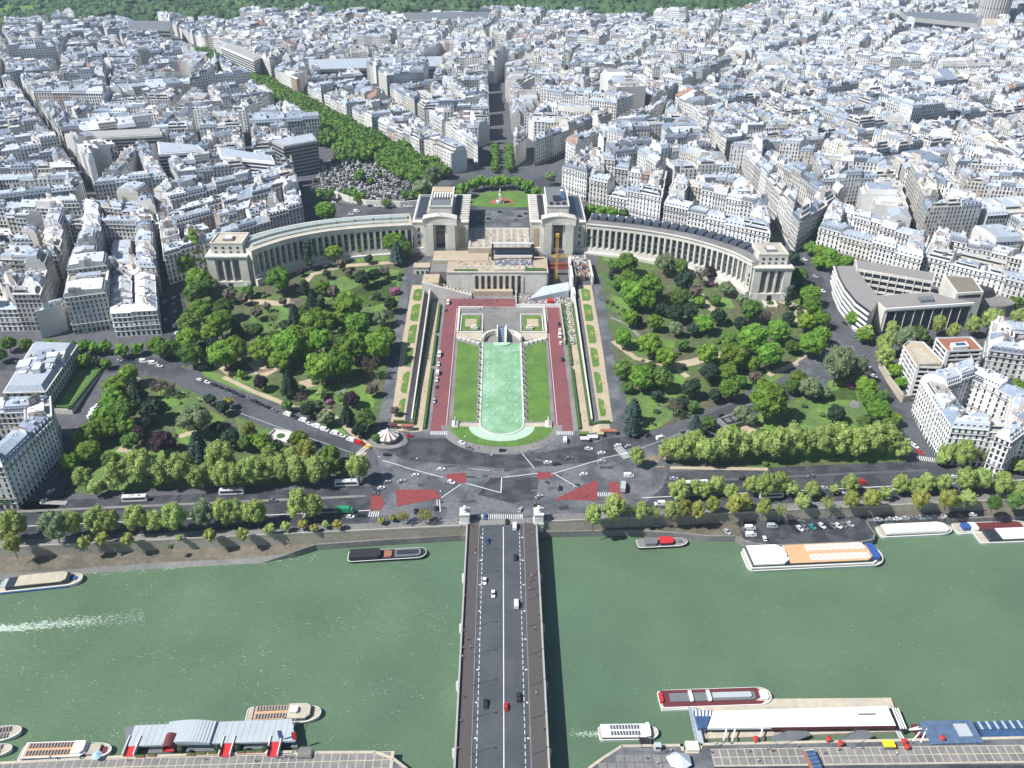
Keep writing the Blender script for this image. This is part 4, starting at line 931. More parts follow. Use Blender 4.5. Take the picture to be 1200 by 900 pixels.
def building(B, q, z0, h, lod, r=crnd, style=None, wallc=None, roofc=None, uvwall=False, flo=3.15, backwin=True, allwin=False):
    """q = [front a, front b, back b, back a] counter-clockwise.  lod 0 = nearest, 2 = farthest."""
    f0, f1, b1, b0 = q
    W_ = math.hypot(f1[0] - f0[0], f1[1] - f0[1]); D_ = math.hypot(b0[0] - f0[0], b0[1] - f0[1])
    if style is None:
        x = r.random(); style = 'mansard' if x < .62 else ('flat' if x < .78 else ('gable' if x < .92 else 'step'))
    if wallc is None:
        x = r.random(); wallc = r.choice(CREAM) if x < .64 else (r.choice(WHITE) if x < .96 else r.choice(ODD))
    j = .92 + .16 * r.random(); wallc = tuple(c * j for c in wallc)
    zb = z0 - 3; ze = z0 + h
    wl = B['wall']
    corners = [f0, f1, b1, b0]
    for i in range(4):
        a, b = corners[i], corners[(i + 1) % 4]; L_ = math.hypot(b[0] - a[0], b[1] - a[1])
        win = i in (0, 2)
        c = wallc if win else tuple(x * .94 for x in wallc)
        uv = None
        if uvwall:
            if win:
                nn = max(1, round(L_ / 3.0)) * 3.0; nh = max(1, round(h / 3.2)) * 3.2; uv = [(0, -3), (nn, -3), (nn, nh), (0, nh)]
            else: uv = [(0, 0)] * 4
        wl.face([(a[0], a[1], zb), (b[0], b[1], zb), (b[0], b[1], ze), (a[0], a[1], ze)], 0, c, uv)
    def pt(u, v, z):
        a = lerp2(f0, f1, u); b = lerp2(b0, b1, u); p = lerp2(a, b, v); return (p[0], p[1], z)
    rf = B['roof']
    zc = roofc or r.choice(ZINC); j = .9 + .2 * r.random(); zc = tuple(min(.8, c * j) for c in zc)
    vd = min(.35, 1.7 / D_)
    top = ze
    if style == 'mansard':
        sc = r.choice(SLATE) if r.random() < .5 else tuple(c * .85 for c in zc); mh = r.uniform(2.6, 3.4)
        zt = ze + mh; vv = vd
        rf.face([pt(0, -.02, ze), pt(1, -.02, ze), pt(1, vv, zt), pt(0, vv, zt)], 0, sc)
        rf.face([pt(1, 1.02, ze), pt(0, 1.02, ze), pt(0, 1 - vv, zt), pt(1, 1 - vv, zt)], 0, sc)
        wl.face([pt(1, 0, ze), pt(1, 1, ze), pt(1, 1 - vv, zt), pt(1, vv, zt)], 0, wallc, [(0, 0)] * 4 if uvwall else None)
        wl.face([pt(0, 1, ze), pt(0, 0, ze), pt(0, vv, zt), pt(0, 1 - vv, zt)], 0, wallc, [(0, 0)] * 4 if uvwall else None)
        zr = zt + r.uniform(.7, 1.6); n = 1 if lod > 1 else 3
        for i in range(n):
            u0, u1 = i / n, (i + 1) / n; k = .85 + .3 * r.random(); c = tuple(min(.8, x * k) for x in zc)
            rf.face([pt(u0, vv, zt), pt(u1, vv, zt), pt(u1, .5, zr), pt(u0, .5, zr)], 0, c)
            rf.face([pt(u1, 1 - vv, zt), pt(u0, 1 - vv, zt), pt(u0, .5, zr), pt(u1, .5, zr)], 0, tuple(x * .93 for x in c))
        wl.face([pt(1, vv, zt), pt(1, 1 - vv, zt), pt(1, .5, zr)], 0, wallc, [(0, 0)] * 3 if uvwall else None)
        wl.face([pt(0, 1 - vv, zt), pt(0, vv, zt), pt(0, .5, zr)], 0, wallc, [(0, 0)] * 3 if uvwall else None)
        top = zr
        if lod < 2:
            nd = max(1, int(W_ / 2.9)); dm = B['dormer']; pitch = 1 / nd; dw = .62 / W_
            for side in ((0,) if lod else (0, 1)):
                for i in range(nd):
                    u = (i + .5) * pitch
                    va, vb = (vd * .22, vd * 1.15) if side == 0 else (1 - vd * .22, 1 - vd * 1.15)
                    z1, z2 = ze + .5, ze + 2.25
                    A = [pt(u - dw, va, z1), pt(u + dw, va, z1), pt(u + dw, va, z2), pt(u - dw, va, z2)]
                    C_ = [pt(u - dw, vb, z2 + .1), pt(u + dw, vb, z2 + .1)]
                    if side: A = [A[1], A[0], A[3], A[2]]; C_ = C_[::-1]
                    dm.face([A[3], A[2], C_[1], C_[0]], 0, tuple(min(.8, x * 1.1) for x in zc))
                    dm.face(A, 0, (.10, .11, .13)); dm.face([A[0], A[3], C_[0]], 0, wallc); dm.face([A[1], C_[1], A[2]], 0, wallc)
    elif style == 'gable':
        zr = ze + D_ * r.uniform(.16, .28); sc = zc if r.random() < .92 else r.choice([(.33, .19, .14), (.2, .21, .24)])
        n = 1 if lod > 1 else 2
        for i in range(n):
            u0, u1 = i / n, (i + 1) / n; k = .88 + .24 * r.random(); c = tuple(min(.8, x * k) for x in sc)
            rf.face([pt(u0, -.03, ze), pt(u1, -.03, ze), pt(u1, .5, zr), pt(u0, .5, zr)], 0, c)
            rf.face([pt(u1, 1.03, ze), pt(u0, 1.03, ze), pt(u0, .5, zr), pt(u1, .5, zr)], 0, tuple(x * .95 for x in c))
        wl.face([pt(1, 0, ze), pt(1, 1, ze), pt(1, .5, zr)], 0, wallc, [(0, 0)] * 3 if uvwall else None); wl.face([pt(0, 1, ze), pt(0, 0, ze), pt(0, .5, zr)], 0, wallc, [(0, 0)] * 3 if uvwall else None)
        top = zr - 1
    else:
        fc = r.choice(FLAT)
        lvl = [(0.0, 0.0)]
        rf.face([pt(0, 0, ze - .5), pt(1, 0, ze - .5), pt(1, 1, ze - .5), pt(0, 1, ze - .5)], 0, fc)
        rf.face([pt(0, 0, ze), pt(1, 0, ze), pt(1, .03, ze), pt(0, .03, ze)], 0, wallc); rf.face([pt(0, .97, ze), pt(1, .97, ze), pt(1, 1, ze), pt(0, 1, ze)], 0, wallc)
        rf.face([pt(0, .03, ze), pt(.03, .03, ze), pt(.03, .97, ze), pt(0, .97, ze)], 0, wallc); rf.face([pt(.97, .03, ze), pt(1, .03, ze), pt(1, .97, ze), pt(.97, .97, ze)], 0, wallc)
        va, vb = (.22, .85) if style == 'flat' else (.16, .95)
        hh = 2.7; k = 1 if style == 'flat' else 2
        ua, ub = (r.uniform(.05, .3), r.uniform(.6, .95)) if style == 'flat' else (0.0, 1.0)
        for s_ in range(k):
            qq = [pt(ua, va, 0)[:2], pt(ub, va, 0)[:2], pt(ub, vb, 0)[:2], pt(ua, vb, 0)[:2]]
            zl = ze - .45 + s_ * hh
            for i in range(4):
                a, b = qq[i], qq[(i + 1) % 4]; wl.face([(a[0], a[1], zl), (b[0], b[1], zl), (b[0], b[1], zl + hh), (a[0], a[1], zl + hh)], 0, wallc, [(0, 0)] * 4 if uvwall else None)
            rf.face([(p[0], p[1], zl + hh) for p in qq], 0, r.choice(FLAT + ZINC[:3])); va += .14; vb -= .06
            if lod < 2:
                g = B['window'] ; a, b = qq[0], qq[1]; L_ = math.hypot(b[0] - a[0], b[1] - a[1])
                ex = ((b[0] - a[0]) / max(L_, .1), (b[1] - a[1]) / max(L_, .1)); nx_ = (ex[1], -ex[0])
                g.face([(a[0] + ex[0] * .5 + nx_[0] * .05, a[1] + ex[1] * .5 + nx_[1] * .05, zl + .7), (b[0] - ex[0] * .5 + nx_[0] * .05, b[1] - ex[1] * .5 + nx_[1] * .05, zl + .7), (b[0] - ex[0] * .5 + nx_[0] * .05, b[1] - ex[1] * .5 + nx_[1] * .05, zl + 2.2), (a[0] + ex[0] * .5 + nx_[0] * .05, a[1] + ex[1] * .5 + nx_[1] * .05, zl + 2.2)])
            top = zl + hh
    # chimney stacks on the party walls
    ch = B['chimney']
    for u in ((0.015, .985) if lod < 2 else ((.02,) if r.random() < .8 else ())):
        if r.random() < (.85 if style in ('mansard', 'gable') else .45):
            n = 1 if lod else r.choice((1, 2))
            for k in range(n):
                v0 = r.uniform(.1, .5); L_ = r.uniform(.16, .36); c = r.choice(CHIM); zt = top + r.uniform(1.0, 2.2)
                a, b = pt(u, v0, 0), pt(u, min(.97, v0 + L_), 0); rb = ribbon([a, b], .75)
                ch.prism(rb, ze - .5, zt, 0, c)
                if lod < 1:
                    m = max(2, int(L_ * D_ / .9))
                    for i in range(m):
                        p = lerp2(a, b, (i + .5) / m); ch.box(p[0] - .17, p[0] + .17, p[1] - .17, p[1] + .17, zt, zt + .7, 0, (.26, .15, .11))
                else: ch.prism(ribbon([lerp2(a, b, .08), lerp2(a, b, .92)], .3), zt, zt + .6, 0, (.24, .15, .12))
    # small rooftop clutter
    for k in range(r.choice((3, 4, 5, 6)) if lod < 2 else r.choice((3, 4, 5))):
        u, v_ = r.uniform(.1, .85), r.uniform(.25, .75); p = pt(u, v_, 0); c = r.choice([(.72, .73, .75), (.8, .8, .8), (.16, .17, .2), (.45, .5, .57), (.62, .61, .58), (.1, .11, .14), (.34, .39, .46)]); zz = top - 1.2
        B['roof'].obox(p[0], p[1], r.uniform(.9, 2.8), r.uniform(.8, 1.9), math.atan2(f1[1] - f0[1], f1[0] - f0[0]), zz - 1.2, zz + r.uniform(.9, 2.2), 0, c)
    # openings
    if not uvwall:
        g = B['window']; tr = B['trim'] if lod < 1 else None; wp = r.uniform(2.35, 3.2); wh_ = r.uniform(.45, .72); wz = r.uniform(.35, .6)
        for side in ((0, 1, 2, 3) if allwin and lod < 2 else ((0, 2) if (backwin and lod < 2) else (0,))):
            a, b = corners[side], corners[(side + 1) % 4]; L_ = math.hypot(b[0] - a[0], b[1] - a[1])
            if L_ < 4: continue
            e = ((b[0] - a[0]) / L_, (b[1] - a[1]) / L_); n_ = (e[1], -e[0])
            if a and (n_[1] > .75): continue          # faces away from everything that can be seen
            nf = max(2, int(h / flo)); fh = h / nf; nw = max(1, int(L_ / wp)); pw = L_ / nw
            for fl in range(nf):
                zl = z0 + fl * fh
                for k in range(nw):
                    if lod and r.random() < .06: continue
                    c0 = (k + .5) * pw; ww = wh_ if fl else .95; o = .05; gx = r.random(); gc = (1, 1, 1) if gx < .6 else ((2.2, 2.2, 2.1) if gx < .85 else ((.4, .4, .4) if gx < .93 else (8, 7.5, 6.5)))
                    P1 = (a[0] + e[0] * (c0 - ww) + n_[0] * o, a[1] + e[1] * (c0 - ww) + n_[1] * o); P2 = (a[0] + e[0] * (c0 + ww) + n_[0] * o, a[1] + e[1] * (c0 + ww) + n_[1] * o)
                    zA, zB = (zl + wz, zl + fh - .6) if fl else (zl + .1, zl + fh - .5)
                    g.face([(P1[0], P1[1], zA), (P2[0], P2[1], zA), (P2[0], P2[1], zB), (P1[0], P1[1], zB)], 0, gc)
                if tr is not None and fl in (1, 2, nf - 1, nf - 2):
                    o1 = .75 if fl in (2, nf - 1) else .25
                    A = [(a[0] + n_[0] * o1, a[1] + n_[1] * o1), (b[0] + n_[0] * o1, b[1] + n_[1] * o1), b, a]
                    tr.prism(A, zl - .1, zl + .22, 0, tuple(x * .95 for x in wallc), bottom=True)
                    if fl in (2, nf - 1):
                        A2 = [(a[0] + n_[0] * o1, a[1] + n_[1] * o1), (b[0] + n_[0] * o1, b[1] + n_[1] * o1), (b[0] + n_[0] * (o1 - .08), b[1] + n_[1] * (o1 - .08)), (a[0] + n_[0] * (o1 - .08), a[1] + n_[1] * (o1 - .08))]
                        tr.prism(A2, zl + .5, zl + .85, 0, (.1, .1, .11), bottom=True)
            if tr is not None:
                A = [(a[0] + n_[0] * .55, a[1] + n_[1] * .55), (b[0] + n_[0] * .55, b[1] + n_[1] * .55), b, a]
                tr.prism(A, ze - .35, ze + .12, 0, wallc, bottom=True)
    return style, wallc
BMAT = {'wall': 'wall', 'roof': 'roof', 'chimney': 'wall', 'window': 'glass', 'dormer': 'wall', 'trim': 'wall'}
def cname(c):
    r_, g_, b_ = c
    if r_ - b_ > .13: return 'brick red' if r_ > 1.4 * g_ else 'tan'
    if min(c) > .62: return 'white'
    if r_ - b_ > .07: return 'cream'
    return 'pale grey' if r_ > .5 else 'grey'
RNAME = {'mansard': 'mansard roof', 'flat': 'flat roof and small penthouse', 'gable': 'low pitched zinc roof', 'step': 'stepped-back roof terraces'}
INDIV = []            # (q, z0, h, kw, where)
FAR = {0: Bld(), 1: Bld(), 2: Bld()}
def subdivide_edge(a, b, c, d, wmin=13, wmax=22, r=crnd):
    """outer edge a->b, inner edge d->c : list of quads"""
    L_ = math.hypot(b[0] - a[0], b[1] - a[1]); n = max(1, round(L_ / r.uniform(wmin, wmax))); ts = [0]
    for i in range(1, n): ts.append(i / n + r.uniform(-.18, .18) / n)
    ts.append(1); return [[lerp2(a, b, t0), lerp2(a, b, t1), lerp2(d, c, t1), lerp2(d, c, t0)] for t0, t1 in zip(ts, ts[1:])]
def block(poly, hmean, out, depth=11.5, r=crnd, wmin=11, wmax=19, court=True, hvar=1.3, **kw):
    poly = clean(poly, 4)
    if len(poly) < 3 or area(poly) < 130: return
    inn = inset(poly, depth)
    n = len(poly)
    A = abs(area(poly))
    if len(inn) != n or area(inn) < 60:
        # slim block: cut across into back-to-back slices
        i = max(range(n), key=lambda k: math.hypot(poly[(k + 1) % n][0] - poly[k][0], poly[(k + 1) % n][1] - poly[k][1]))
        a, b = poly[i], poly[(i + 1) % n]; e = Vector((b[0] - a[0], b[1] - a[1])); L_ = e.length; e.normalize(); m = max(1, round(L_ / 18))
        for k in range(m):
            s = halfplane(halfplane(poly, (a[0] + e.x * L_ * k / m, a[1] + e.y * L_ * k / m), (e.x, e.y)), (a[0] + e.x * L_ * (k + 1) / m, a[1] + e.y * L_ * (k + 1) / m), (-e.x, -e.y))
            s = clean(s, 1.0)
            if len(s) < 3 or area(s) < 60: continue
            # quad with the long edge in front
            pr = sorted(s, key=lambda p: (p[0] - a[0]) * e.x + (p[1] - a[1]) * e.y)
            lo = (a[0] + e.x * L_ * k / m, a[1] + e.y * L_ * k / m); hi = (a[0] + e.x * L_ * (k + 1) / m, a[1] + e.y * L_ * (k + 1) / m); nn = (-e.y, e.x)
            dp = lambda o: max([0] + [((p[0] - o[0]) * nn[0] + (p[1] - o[1]) * nn[1]) for p in s])
            md = min(34, dp(lo)); 
            if md < 7: continue
            # keep inside: use average depth
            md = min(md, abs(area(s)) / (L_ / m))
            out([lo, hi, (hi[0] + nn[0] * md, hi[1] + nn[1] * md), (lo[0] + nn[0] * md, lo[1] + nn[1] * md)], hmean + r.uniform(-hvar, hvar), dict(kw, allwin=True))
        return
    for i in range(n):
        for q in subdivide_edge(poly[i], poly[(i + 1) % n], inn[(i + 1) % n], inn[i], wmin, wmax, r):
            if abs(area(q)) < 50: continue
            out(q, max(8, hmean + r.uniform(-hvar, hvar) + (r.uniform(2, 7) if r.random() < .05 else 0) - (r.uniform(4, 9) if r.random() < .05 else 0)), kw)
    if court and area(inn) > 420:
        k2 = clean(inset(inn, r.uniform(4, 7)), 4)
        if len(k2) >= 3 and area(k2) > 160:
            i2 = inset(k2, 10)
            if len(i2) == len(k2) and area(i2) > 60:
                for i in range(len(k2)):
                    for q in subdivide_edge(k2[i], k2[(i + 1) % len(k2)], i2[(i + 1) % len(k2)], i2[i], 9, 16, r):
                        if r.random() < .8 and abs(area(q)) > 40: out(q, r.choice((hmean - 3, hmean - 8, 7, hmean)) + r.uniform(-1, 1), dict(kw, back=True))
            else:
                cx, cy = cent(k2); s = [(cx + (p[0] - cx) * .8, cy + (p[1] - cy) * .8) for p in k2]
                if len(s) == 4: out(s, r.uniform(5, hmean - 3), dict(kw, back=True))
def recurse(poly, out_blocks, amax, r=crnd, street=(8, 12)):
    poly = clean(poly, 2)
    if len(poly) < 3: return
    A = area(poly)
    if A < 300: return
    if A < amax * r.uniform(.75, 1.3): out_blocks.append(poly); return
    n = len(poly); i = max(range(n), key=lambda k: math.hypot(poly[(k + 1) % n][0] - poly[k][0], poly[(k + 1) % n][1] - poly[k][1]))
    a, b = poly[i], poly[(i + 1) % n]; e = Vector((b[0] - a[0], b[1] - a[1])).normalized(); t = r.uniform(.38, .62); p = lerp2(a, b, t)
    an = math.atan2(e.y, e.x) + math.pi / 2 + r.uniform(-.16, .16); g = r.uniform(*street)
    if r.random() < .12: g = 15
    s1, s2 = split(poly, p, (p[0] + math.cos(an), p[1] + math.sin(an)), g)
    recurse(s1, out_blocks, amax, r, street); recurse(s2, out_blocks, amax, r, street)
pxp = lambda l, z=29: ccw([W(a, b, z) for a, b in l])
# areas kept free of generated buildings
FREE = [pxp([(195, 330), (195, 285), (360, 232), (520, 228), (530, 250), (700, 250), (880, 290), (905, 300), (925, 296), (950, 300), (1030, 430), (1200, 470), (1260, 640), (-200, 640), (-200, 406), (190, 403)], 20)]
FREE.append(pxp([(350, 236), (366, 180), (395, 145), (412, 152), (470, 180), (545, 214), (560, 200), (574, 196), (574, 160), (603, 160), (600, 196), (640, 205), (662, 250), (500, 256)]))
FREE.append(pxp([(668, 251), (676, 226), (905, 284), (905, 306), (700, 262)]))
FREE.append(pxp([(950, 294), (1210, 364), (1280, 490), (1025, 440)], 14))
hero_polys = []
def in_free(q):
    pts = list(q) + [cent(q)]
    return any(inside(p, F) for F in FREE for p in pts)
def visible(x, y):
    zc = y * CC + (CZ - 30) * SS; return abs(x + 0) < zc * .64 + 30
# ---- hand placed blocks near the front : (name of the row, ground pixels, height, options)
HB = [
 ('the far left corner block', [(-75, 399), (62, 398), (76, 350), (-60, 346)], 2, 26, dict(style=None)),
 ('the block behind the far left corner', [(-60, 338), (78, 338), (92, 286), (-40, 282)], 9, 22, {}),
 ('the bay-fronted block by the road', [(90, 401), (137, 402), (141, 350), (100, 348)], 3, 27, {}),
 ('the white block beside the garden street', [(139, 403), (192, 400), (189, 352), (142, 352)], 3, 17, {}),
 ('the block between two shaded streets', [(101, 343), (190, 347), (187, 286), (112, 280)], 12, 22, {}),
 ('the row behind the left wing', [(196, 318), (358, 270), (352, 240), (192, 284)], 24, 22, {}),
 ('the second row behind the left wing', [(60, 278), (190, 280), (350, 236), (345, 222), (185, 258), (62, 262)], 27, 20, {}),
 ('the riverside corner block', [(-40, 597), (22, 596), (76, 538), (74, 512), (-60, 520)], 0, 25, {}),
 ('the long pale eastern row', [(955, 292), (1075, 325), (1082, 300), (968, 268)], 20, 21, {}),
 ('the far right pale row', [(1077, 326), (1205, 360), (1215, 330), (1088, 302)], 16, 21, {}),
 ('the white block facing the planes', [(1066, 488), (1100, 545), (1190, 552), (1200, 512), (1120, 470)], 0, 24, {}),
 ('the outermost right white block', [(1150, 555), (1240, 560), (1240, 520), (1200, 516)], 0, 26, {}),
 ('the block right of the terraces', [(1145, 452), (1215, 462), (1225, 425), (1150, 415)], 4, 23, {}),
 ('the row near the right pavilion', [(690, 243), (772, 262), (778, 232), (688, 218)], 27, 22, {}),
 ('the row behind the right wing', [(776, 264), (900, 292), (896, 262), (790, 238)], 26, 21, {}),
 ('the corner atop the uphill avenue', [(932, 288), (972, 262), (888, 202), (868, 214)], 24, 23, {}),
 ('the slate row right of the square', [(658, 224), (684, 232), (716, 214), (818, 203), (815, 188), (700, 198), (650, 208)], 28, 23, {}),
]
rows = {}
def cap(where):
    def out(q, h, kw): INDIV.append((q, h, kw, where))
    return out
for where, pxl, z, h, kw in HB:
    poly = ccw([W(a, b, z) for a, b in pxl]); hero_polys.append(poly)
    cx = [poly]
    if where.startswith(('the second row', 'the slate row')):
        n2 = len(pxl) // 2; cx = []
        for i in range(n2 - 1):
            o = pxl; j = len(o) - 1 - i; cx.append(ccw([W(*o[i], z), W(*o[i + 1], z), W(*o[j - 1], z), W(*o[j], z)]) if not where.startswith('the slate row') else None)
        if where.startswith('the slate row'): cx = [ccw([W(a, b, z) for a, b in l]) for l in ([(658, 228), (686, 236), (716, 214), (690, 204)], [(718, 213), (830, 201), (826, 184), (708, 198)])]
    for pl_ in cx: block(pl_, h, cap(where), depth=12.5, hvar=1.6 if h > 18 else 1.0, wmin=14, wmax=20, **kw)
FREE += [inset(p, -3) if False else p for p in hero_polys]
# ---- the rest of the city
SLABS = [
 ('vast pale congress hall with sloping sides at the far edge of the city', [(1055, 14), (1063, 20), (1146, 28), (1148, 22), (1140, 16)], 22, 60, 'coping_grey', 'metal', 3),
 ('pale office slab beside the far round tower', [(1151, 22), (1168, 22), (1172, 31), (1153, 31)], 22, 50, 'white', 'paving_light', 0),
 ('long university block with three ranges at the forest edge', [(470, 15), (575, 14), (572, 22), (476, 23)], 24, 50, 'stone', 'metal', 4),
 ('wide blue-grey office block at the forest edge on the left', [(148, 24), (200, 25), (198, 34), (150, 33)], 24, 58, 'coping_grey', 'metal', 6),
 ('white slab apartment block beside the tree avenue', [(259, 55), (270, 50), (306, 66), (297, 71)], 30, 60, 'white', 'coping_grey', 9),
 ('pale ribbed slab block on the left of the city with eight storeys', [(86, 155), (186, 150), (190, 158), (88, 163)], 29, 56, 'stone', 'coping_grey', 8),
 ('white stepped apartment block with long balcony bands, left of the cemetery', [(184, 166), (232, 170), (240, 177), (186, 181)], 29, 54, 'white', 'grey_zinc', 7),
 ('white balcony slab facing the camera beside the cemetery trees', [(254, 172), (318, 182), (322, 190), (258, 184)], 29, 56, 'white', 'grey_zinc', 8),
 ('dark glazed apartment block next to the cemetery trees', [(318, 165), (366, 156), (372, 165), (332, 172)], 29, 58, 'coping_grey', 'grey_zinc', 8),
 ('broad grey school building with small turrets behind the cemetery', [(360, 70), (520, 66), (520, 78), (362, 82)], 30, 52, 'metal', 'grey_zinc', 4)]
M['grey_zinc'] = mat('grey_zinc', (.40, .44, .49), rough=.5, var=.2, scale=.3)
for s_ in SLABS: FREE.append(inset(ccw([W(a, b, s_[3]) for a, b in s_[1]]), -3) or FREE[0])
FREE.append(ccw([W(a, b, 28) for a, b in [(1142, 26), (1178, 26), (1178, 34), (1142, 34)]]))
R0 = ccw([(-1500, 2350), (1600, 2350), (900, 560), (430, 480), (380, 700), (-200, 640), (-330, 500), (-700, 500)])
R0 = [(-1500, 2350), (-640, 500), (700, 500), (1600, 2350)]
AVA, AVB = W(542, 211, 29), W(246, 62, 29); avd = Vector((AVB.x - AVA.x, AVB.y - AVA.y)).normalized(); avn = Vector((avd.y, -avd.x)); avn = avn if avn.x > 0 else -avn
sm1 = halfplane(R0, AVA, avn, 0); sm2 = halfplane(R0, AVA, -avn, 54)
right_side, left_side = (sm1, sm2) if cent(sm1)[0] > cent(sm2)[0] else (sm2, sm1)
ra, rb = split(right_side, W(300, 101, 29), W(900, 101, 29), 3)
near_r, far_r = (ra, rb) if cent(ra)[1] < cent(rb)[1] else (rb, ra)
po1, po2 = split(near_r, W(590, 205, 29), W(583, 108, 29), 24)
RM, RR = (po1, po2) if cent(po1)[0] < cent(po2)[0] else (po2, po1)
f1_, f2_ = split(far_r, W(585, 101, 29), W(655, 57, 29), 13)
fl_, fr_ = (f1_, f2_) if cent(f1_)[0] < cent(f2_)[0] else (f2_, f1_)
g1_, g2_ = fl_, []
h1_, h2_ = split(fr_, W(780, 115, 29), W(890, 82, 29), 22)
m1, m2 = split(RM, W(514, 170, 29), W(433, 110, 29), 15)
k1, k2 = split(RR, W(625, 203, 29), W(890, 82, 29), 22)
UP, LO = (k1, k2) if cent(k1)[1] > cent(k2)[1] else (k2, k1)
u1, u2 = UP, []
l1, l2 = split(LO, W(690, 214, 29), W(970, 180, 29), 15)
q1, q2 = split(left_side, W(0, 262, 27), W(330, 225, 27), 13)
q1a, q1b = split(q1 if cent(q1)[1] > cent(q2)[1] else q2, W(150, 200, 29), W(290, 60, 29), 14)
qf = q2 if cent(q1)[1] > cent(q2)[1] else q1
lo1, lo2 = split(l1, W(905, 270, 25), W(780, 130, 29), 16)
lp1, lp2 = split(l2, W(905, 270, 25), W(780, 130, 29), 16)
blocks = []
for s in (m1, m2, u1, g1_, g2_, h1_, h2_, lo1, lo2, lp1, lp2, q1a, q1b, qf): recurse(s, blocks, 4300, street=(7, 11))
# forest edge line
def forest_y(x): return interp(x, [(-1600, 1500), (-1050, 1510), (-700, 1600), (-300, 1700), (0, 1690), (200, 1650), (400, 1690), (520, 1800), (600, 2050), (700, 2600)])
cand = []
for bk in blocks:
    cx_, cy_ = cent(bk)
    if cy_ > forest_y(cx_) or not visible(cx_, cy_): continue
    if cy_ > 2230: continue
    big = crnd.random() < .05
    hm = crnd.uniform(17, 23) + (crnd.uniform(4, 12) if crnd.random() < .12 else 0)
    th_ = {} if crnd.random() < .8 else dict(theme='modern')
    def out(q, h, kw):
        if in_free(q): return
        cand.append((q, h, kw))
    th_['zinc'] = crnd.choice(ZINC)
    block(bk, hm, out, wmin=9 if cy_ > 1000 else 11, wmax=15 if cy_ > 1000 else 19, **th_)
def dist(q): c = cent(q); return c[1] + abs(c[0]) * .3
cand.sort(key=lambda t: dist(t[0]))
NI = max(0, 300 - len(INDIV)); near = [c for c in cand if not c[2].get('back')][:NI]; nid = set(id(c) for c in near)
MARK = [((-260, 650), 'left of the palace'), ((-330, 800), 'left of the cemetery'), ((-60, 900), 'left of the axis street'), ((120, 800), 'right of the axis street'), ((260, 760), 'behind the right wing'), ((330, 620), 'east of the palace')]
for q, h, kw in near:
    c = cent(q); mk = min(MARK, key=lambda m: math.hypot(m[0][0] - c[0], m[0][1] - c[1])); INDIV.append((q, h, kw, mk[1]))
# order inside each row from left to right and build
byw = {}
for it in INDIV: byw.setdefault(it[3], []).append(it)
nb = 0
for where, lst in byw.items():
    lst.sort(key=lambda it: cent(it[0])[0]); cnt = {}
    built = []
    for q, h, kw, _ in lst:
        c = cent(q); z = H(*c); B = Bld(); kk = {}
        if kw.get('allwin'): kk['allwin'] = True
        if kw.get('zinc') and crnd.random() < .6: kk['roofc'] = kw['zinc']
        if kw.get('theme') == 'modern': kk['style'] = crnd.choice(('flat', 'step', 'flat', 'mansard'))
        if 'white block' in where: kk['wallc'] = crnd.choice(WHITE)
        if 'slate' in where: kk['style'] = 'mansard'; kk['roofc'] = (.2, .22, .27)
        if 'beside the garden street' in where: kk['style'] = 'gable'; kk['roofc'] = (.7, .71, .72)
        sty, wc = building(B, q, z, h, 0 if c[1] < 760 else 1, **kk)
        B_ = dict(B.p); built.append((c, z, B_, sty, wc, h))
    for c, z, parts, sty, wc, h in built:
        key = (cname(wc), sty); cnt[key] = cnt.get(key, 0) + 1
    seen = {}
    for c, z, parts, sty, wc, h in built:
        key = (cname(wc), sty); i = seen.get(key, 0); seen[key] = i + 1
        w_ = f"{key[0]} building, {RNAME[sty].replace(' and small penthouse','').replace('-back roof terraces',' roof')}, " + (f"{ordn(i)} such from left " if cnt[key] > 1 else '') + where.replace('the ', '', 1) if False else f"{key[0]} house, {dict(mansard='mansard', flat='flat roof', gable='zinc roof', step='stepped roof')[sty]}" + (f", {ordn(i)} from left" if cnt[key] > 1 else '')
        pre = ' in ' if where.startswith('the ') else ' '
        t = thing('apartment_building', w_ + pre + where, 'building', (c[0], c[1], z), 0, 'apartment buildings of the city')
        for nm, mb in parts.items():
            if not mb.f: continue
            mb.v = [(a - c[0], b - c[1], d - z) for a, b, d in mb.v]
            o = mb.build({'trim': 'balcony'}.get(nm, nm), M[BMAT[nm]], t)
            if nm in ('window', 'dormer', 'chimney', 'trim'): o['kind'] = 'stuff'
        nb += 1
for tup in cand:
    if id(tup) in nid: continue
    q, h, kw = tup; c = cent(q); lod = 1 if c[1] < 1050 else 2; kk = {}
    if kw.get('zinc') and crnd.random() < .6: kk['roofc'] = kw['zinc']
    if kw.get('theme') == 'modern': kk['style'] = crnd.choice(('flat', 'step', 'flat', 'mansard'))
    building(FAR[lod], q, H(*c), h, lod, uvwall=(lod == 2), backwin=lod < 2, **kk)
for lod in (1, 2):
    mb = MB(); order = ['wall', 'roof', 'chimney', 'window', 'dormer', 'trim']; mats = [M['far_wall'] if lod == 2 else M['wall'], M['roof'], M['wall'], M['glass'], M['wall'], M['wall']]
    for i, nm in enumerate(order):
        s = FAR[lod].p.get(nm)
        if not s or not s.f: continue
        if nm == 'wall' and s.uv is not None: mb.uv = []
        n = len(mb.v); mb.v.extend(s.v); mb.f.extend([tuple(k + n for k in fc) for fc in s.f]); mb.m.extend([i] * len(s.f)); mb.c.extend(s.c)
        if mb.uv is not None: mb.uv.extend(s.uv if s.uv is not None else [[(0, 0)] * len(fc) for fc in s.f])
    o = mb.build('city_buildings' if lod == 1 else 'distant_city_buildings', mats); tag(o, kind='stuff')
print('buildings individual', nb, 'rest', len(cand) - len(near))
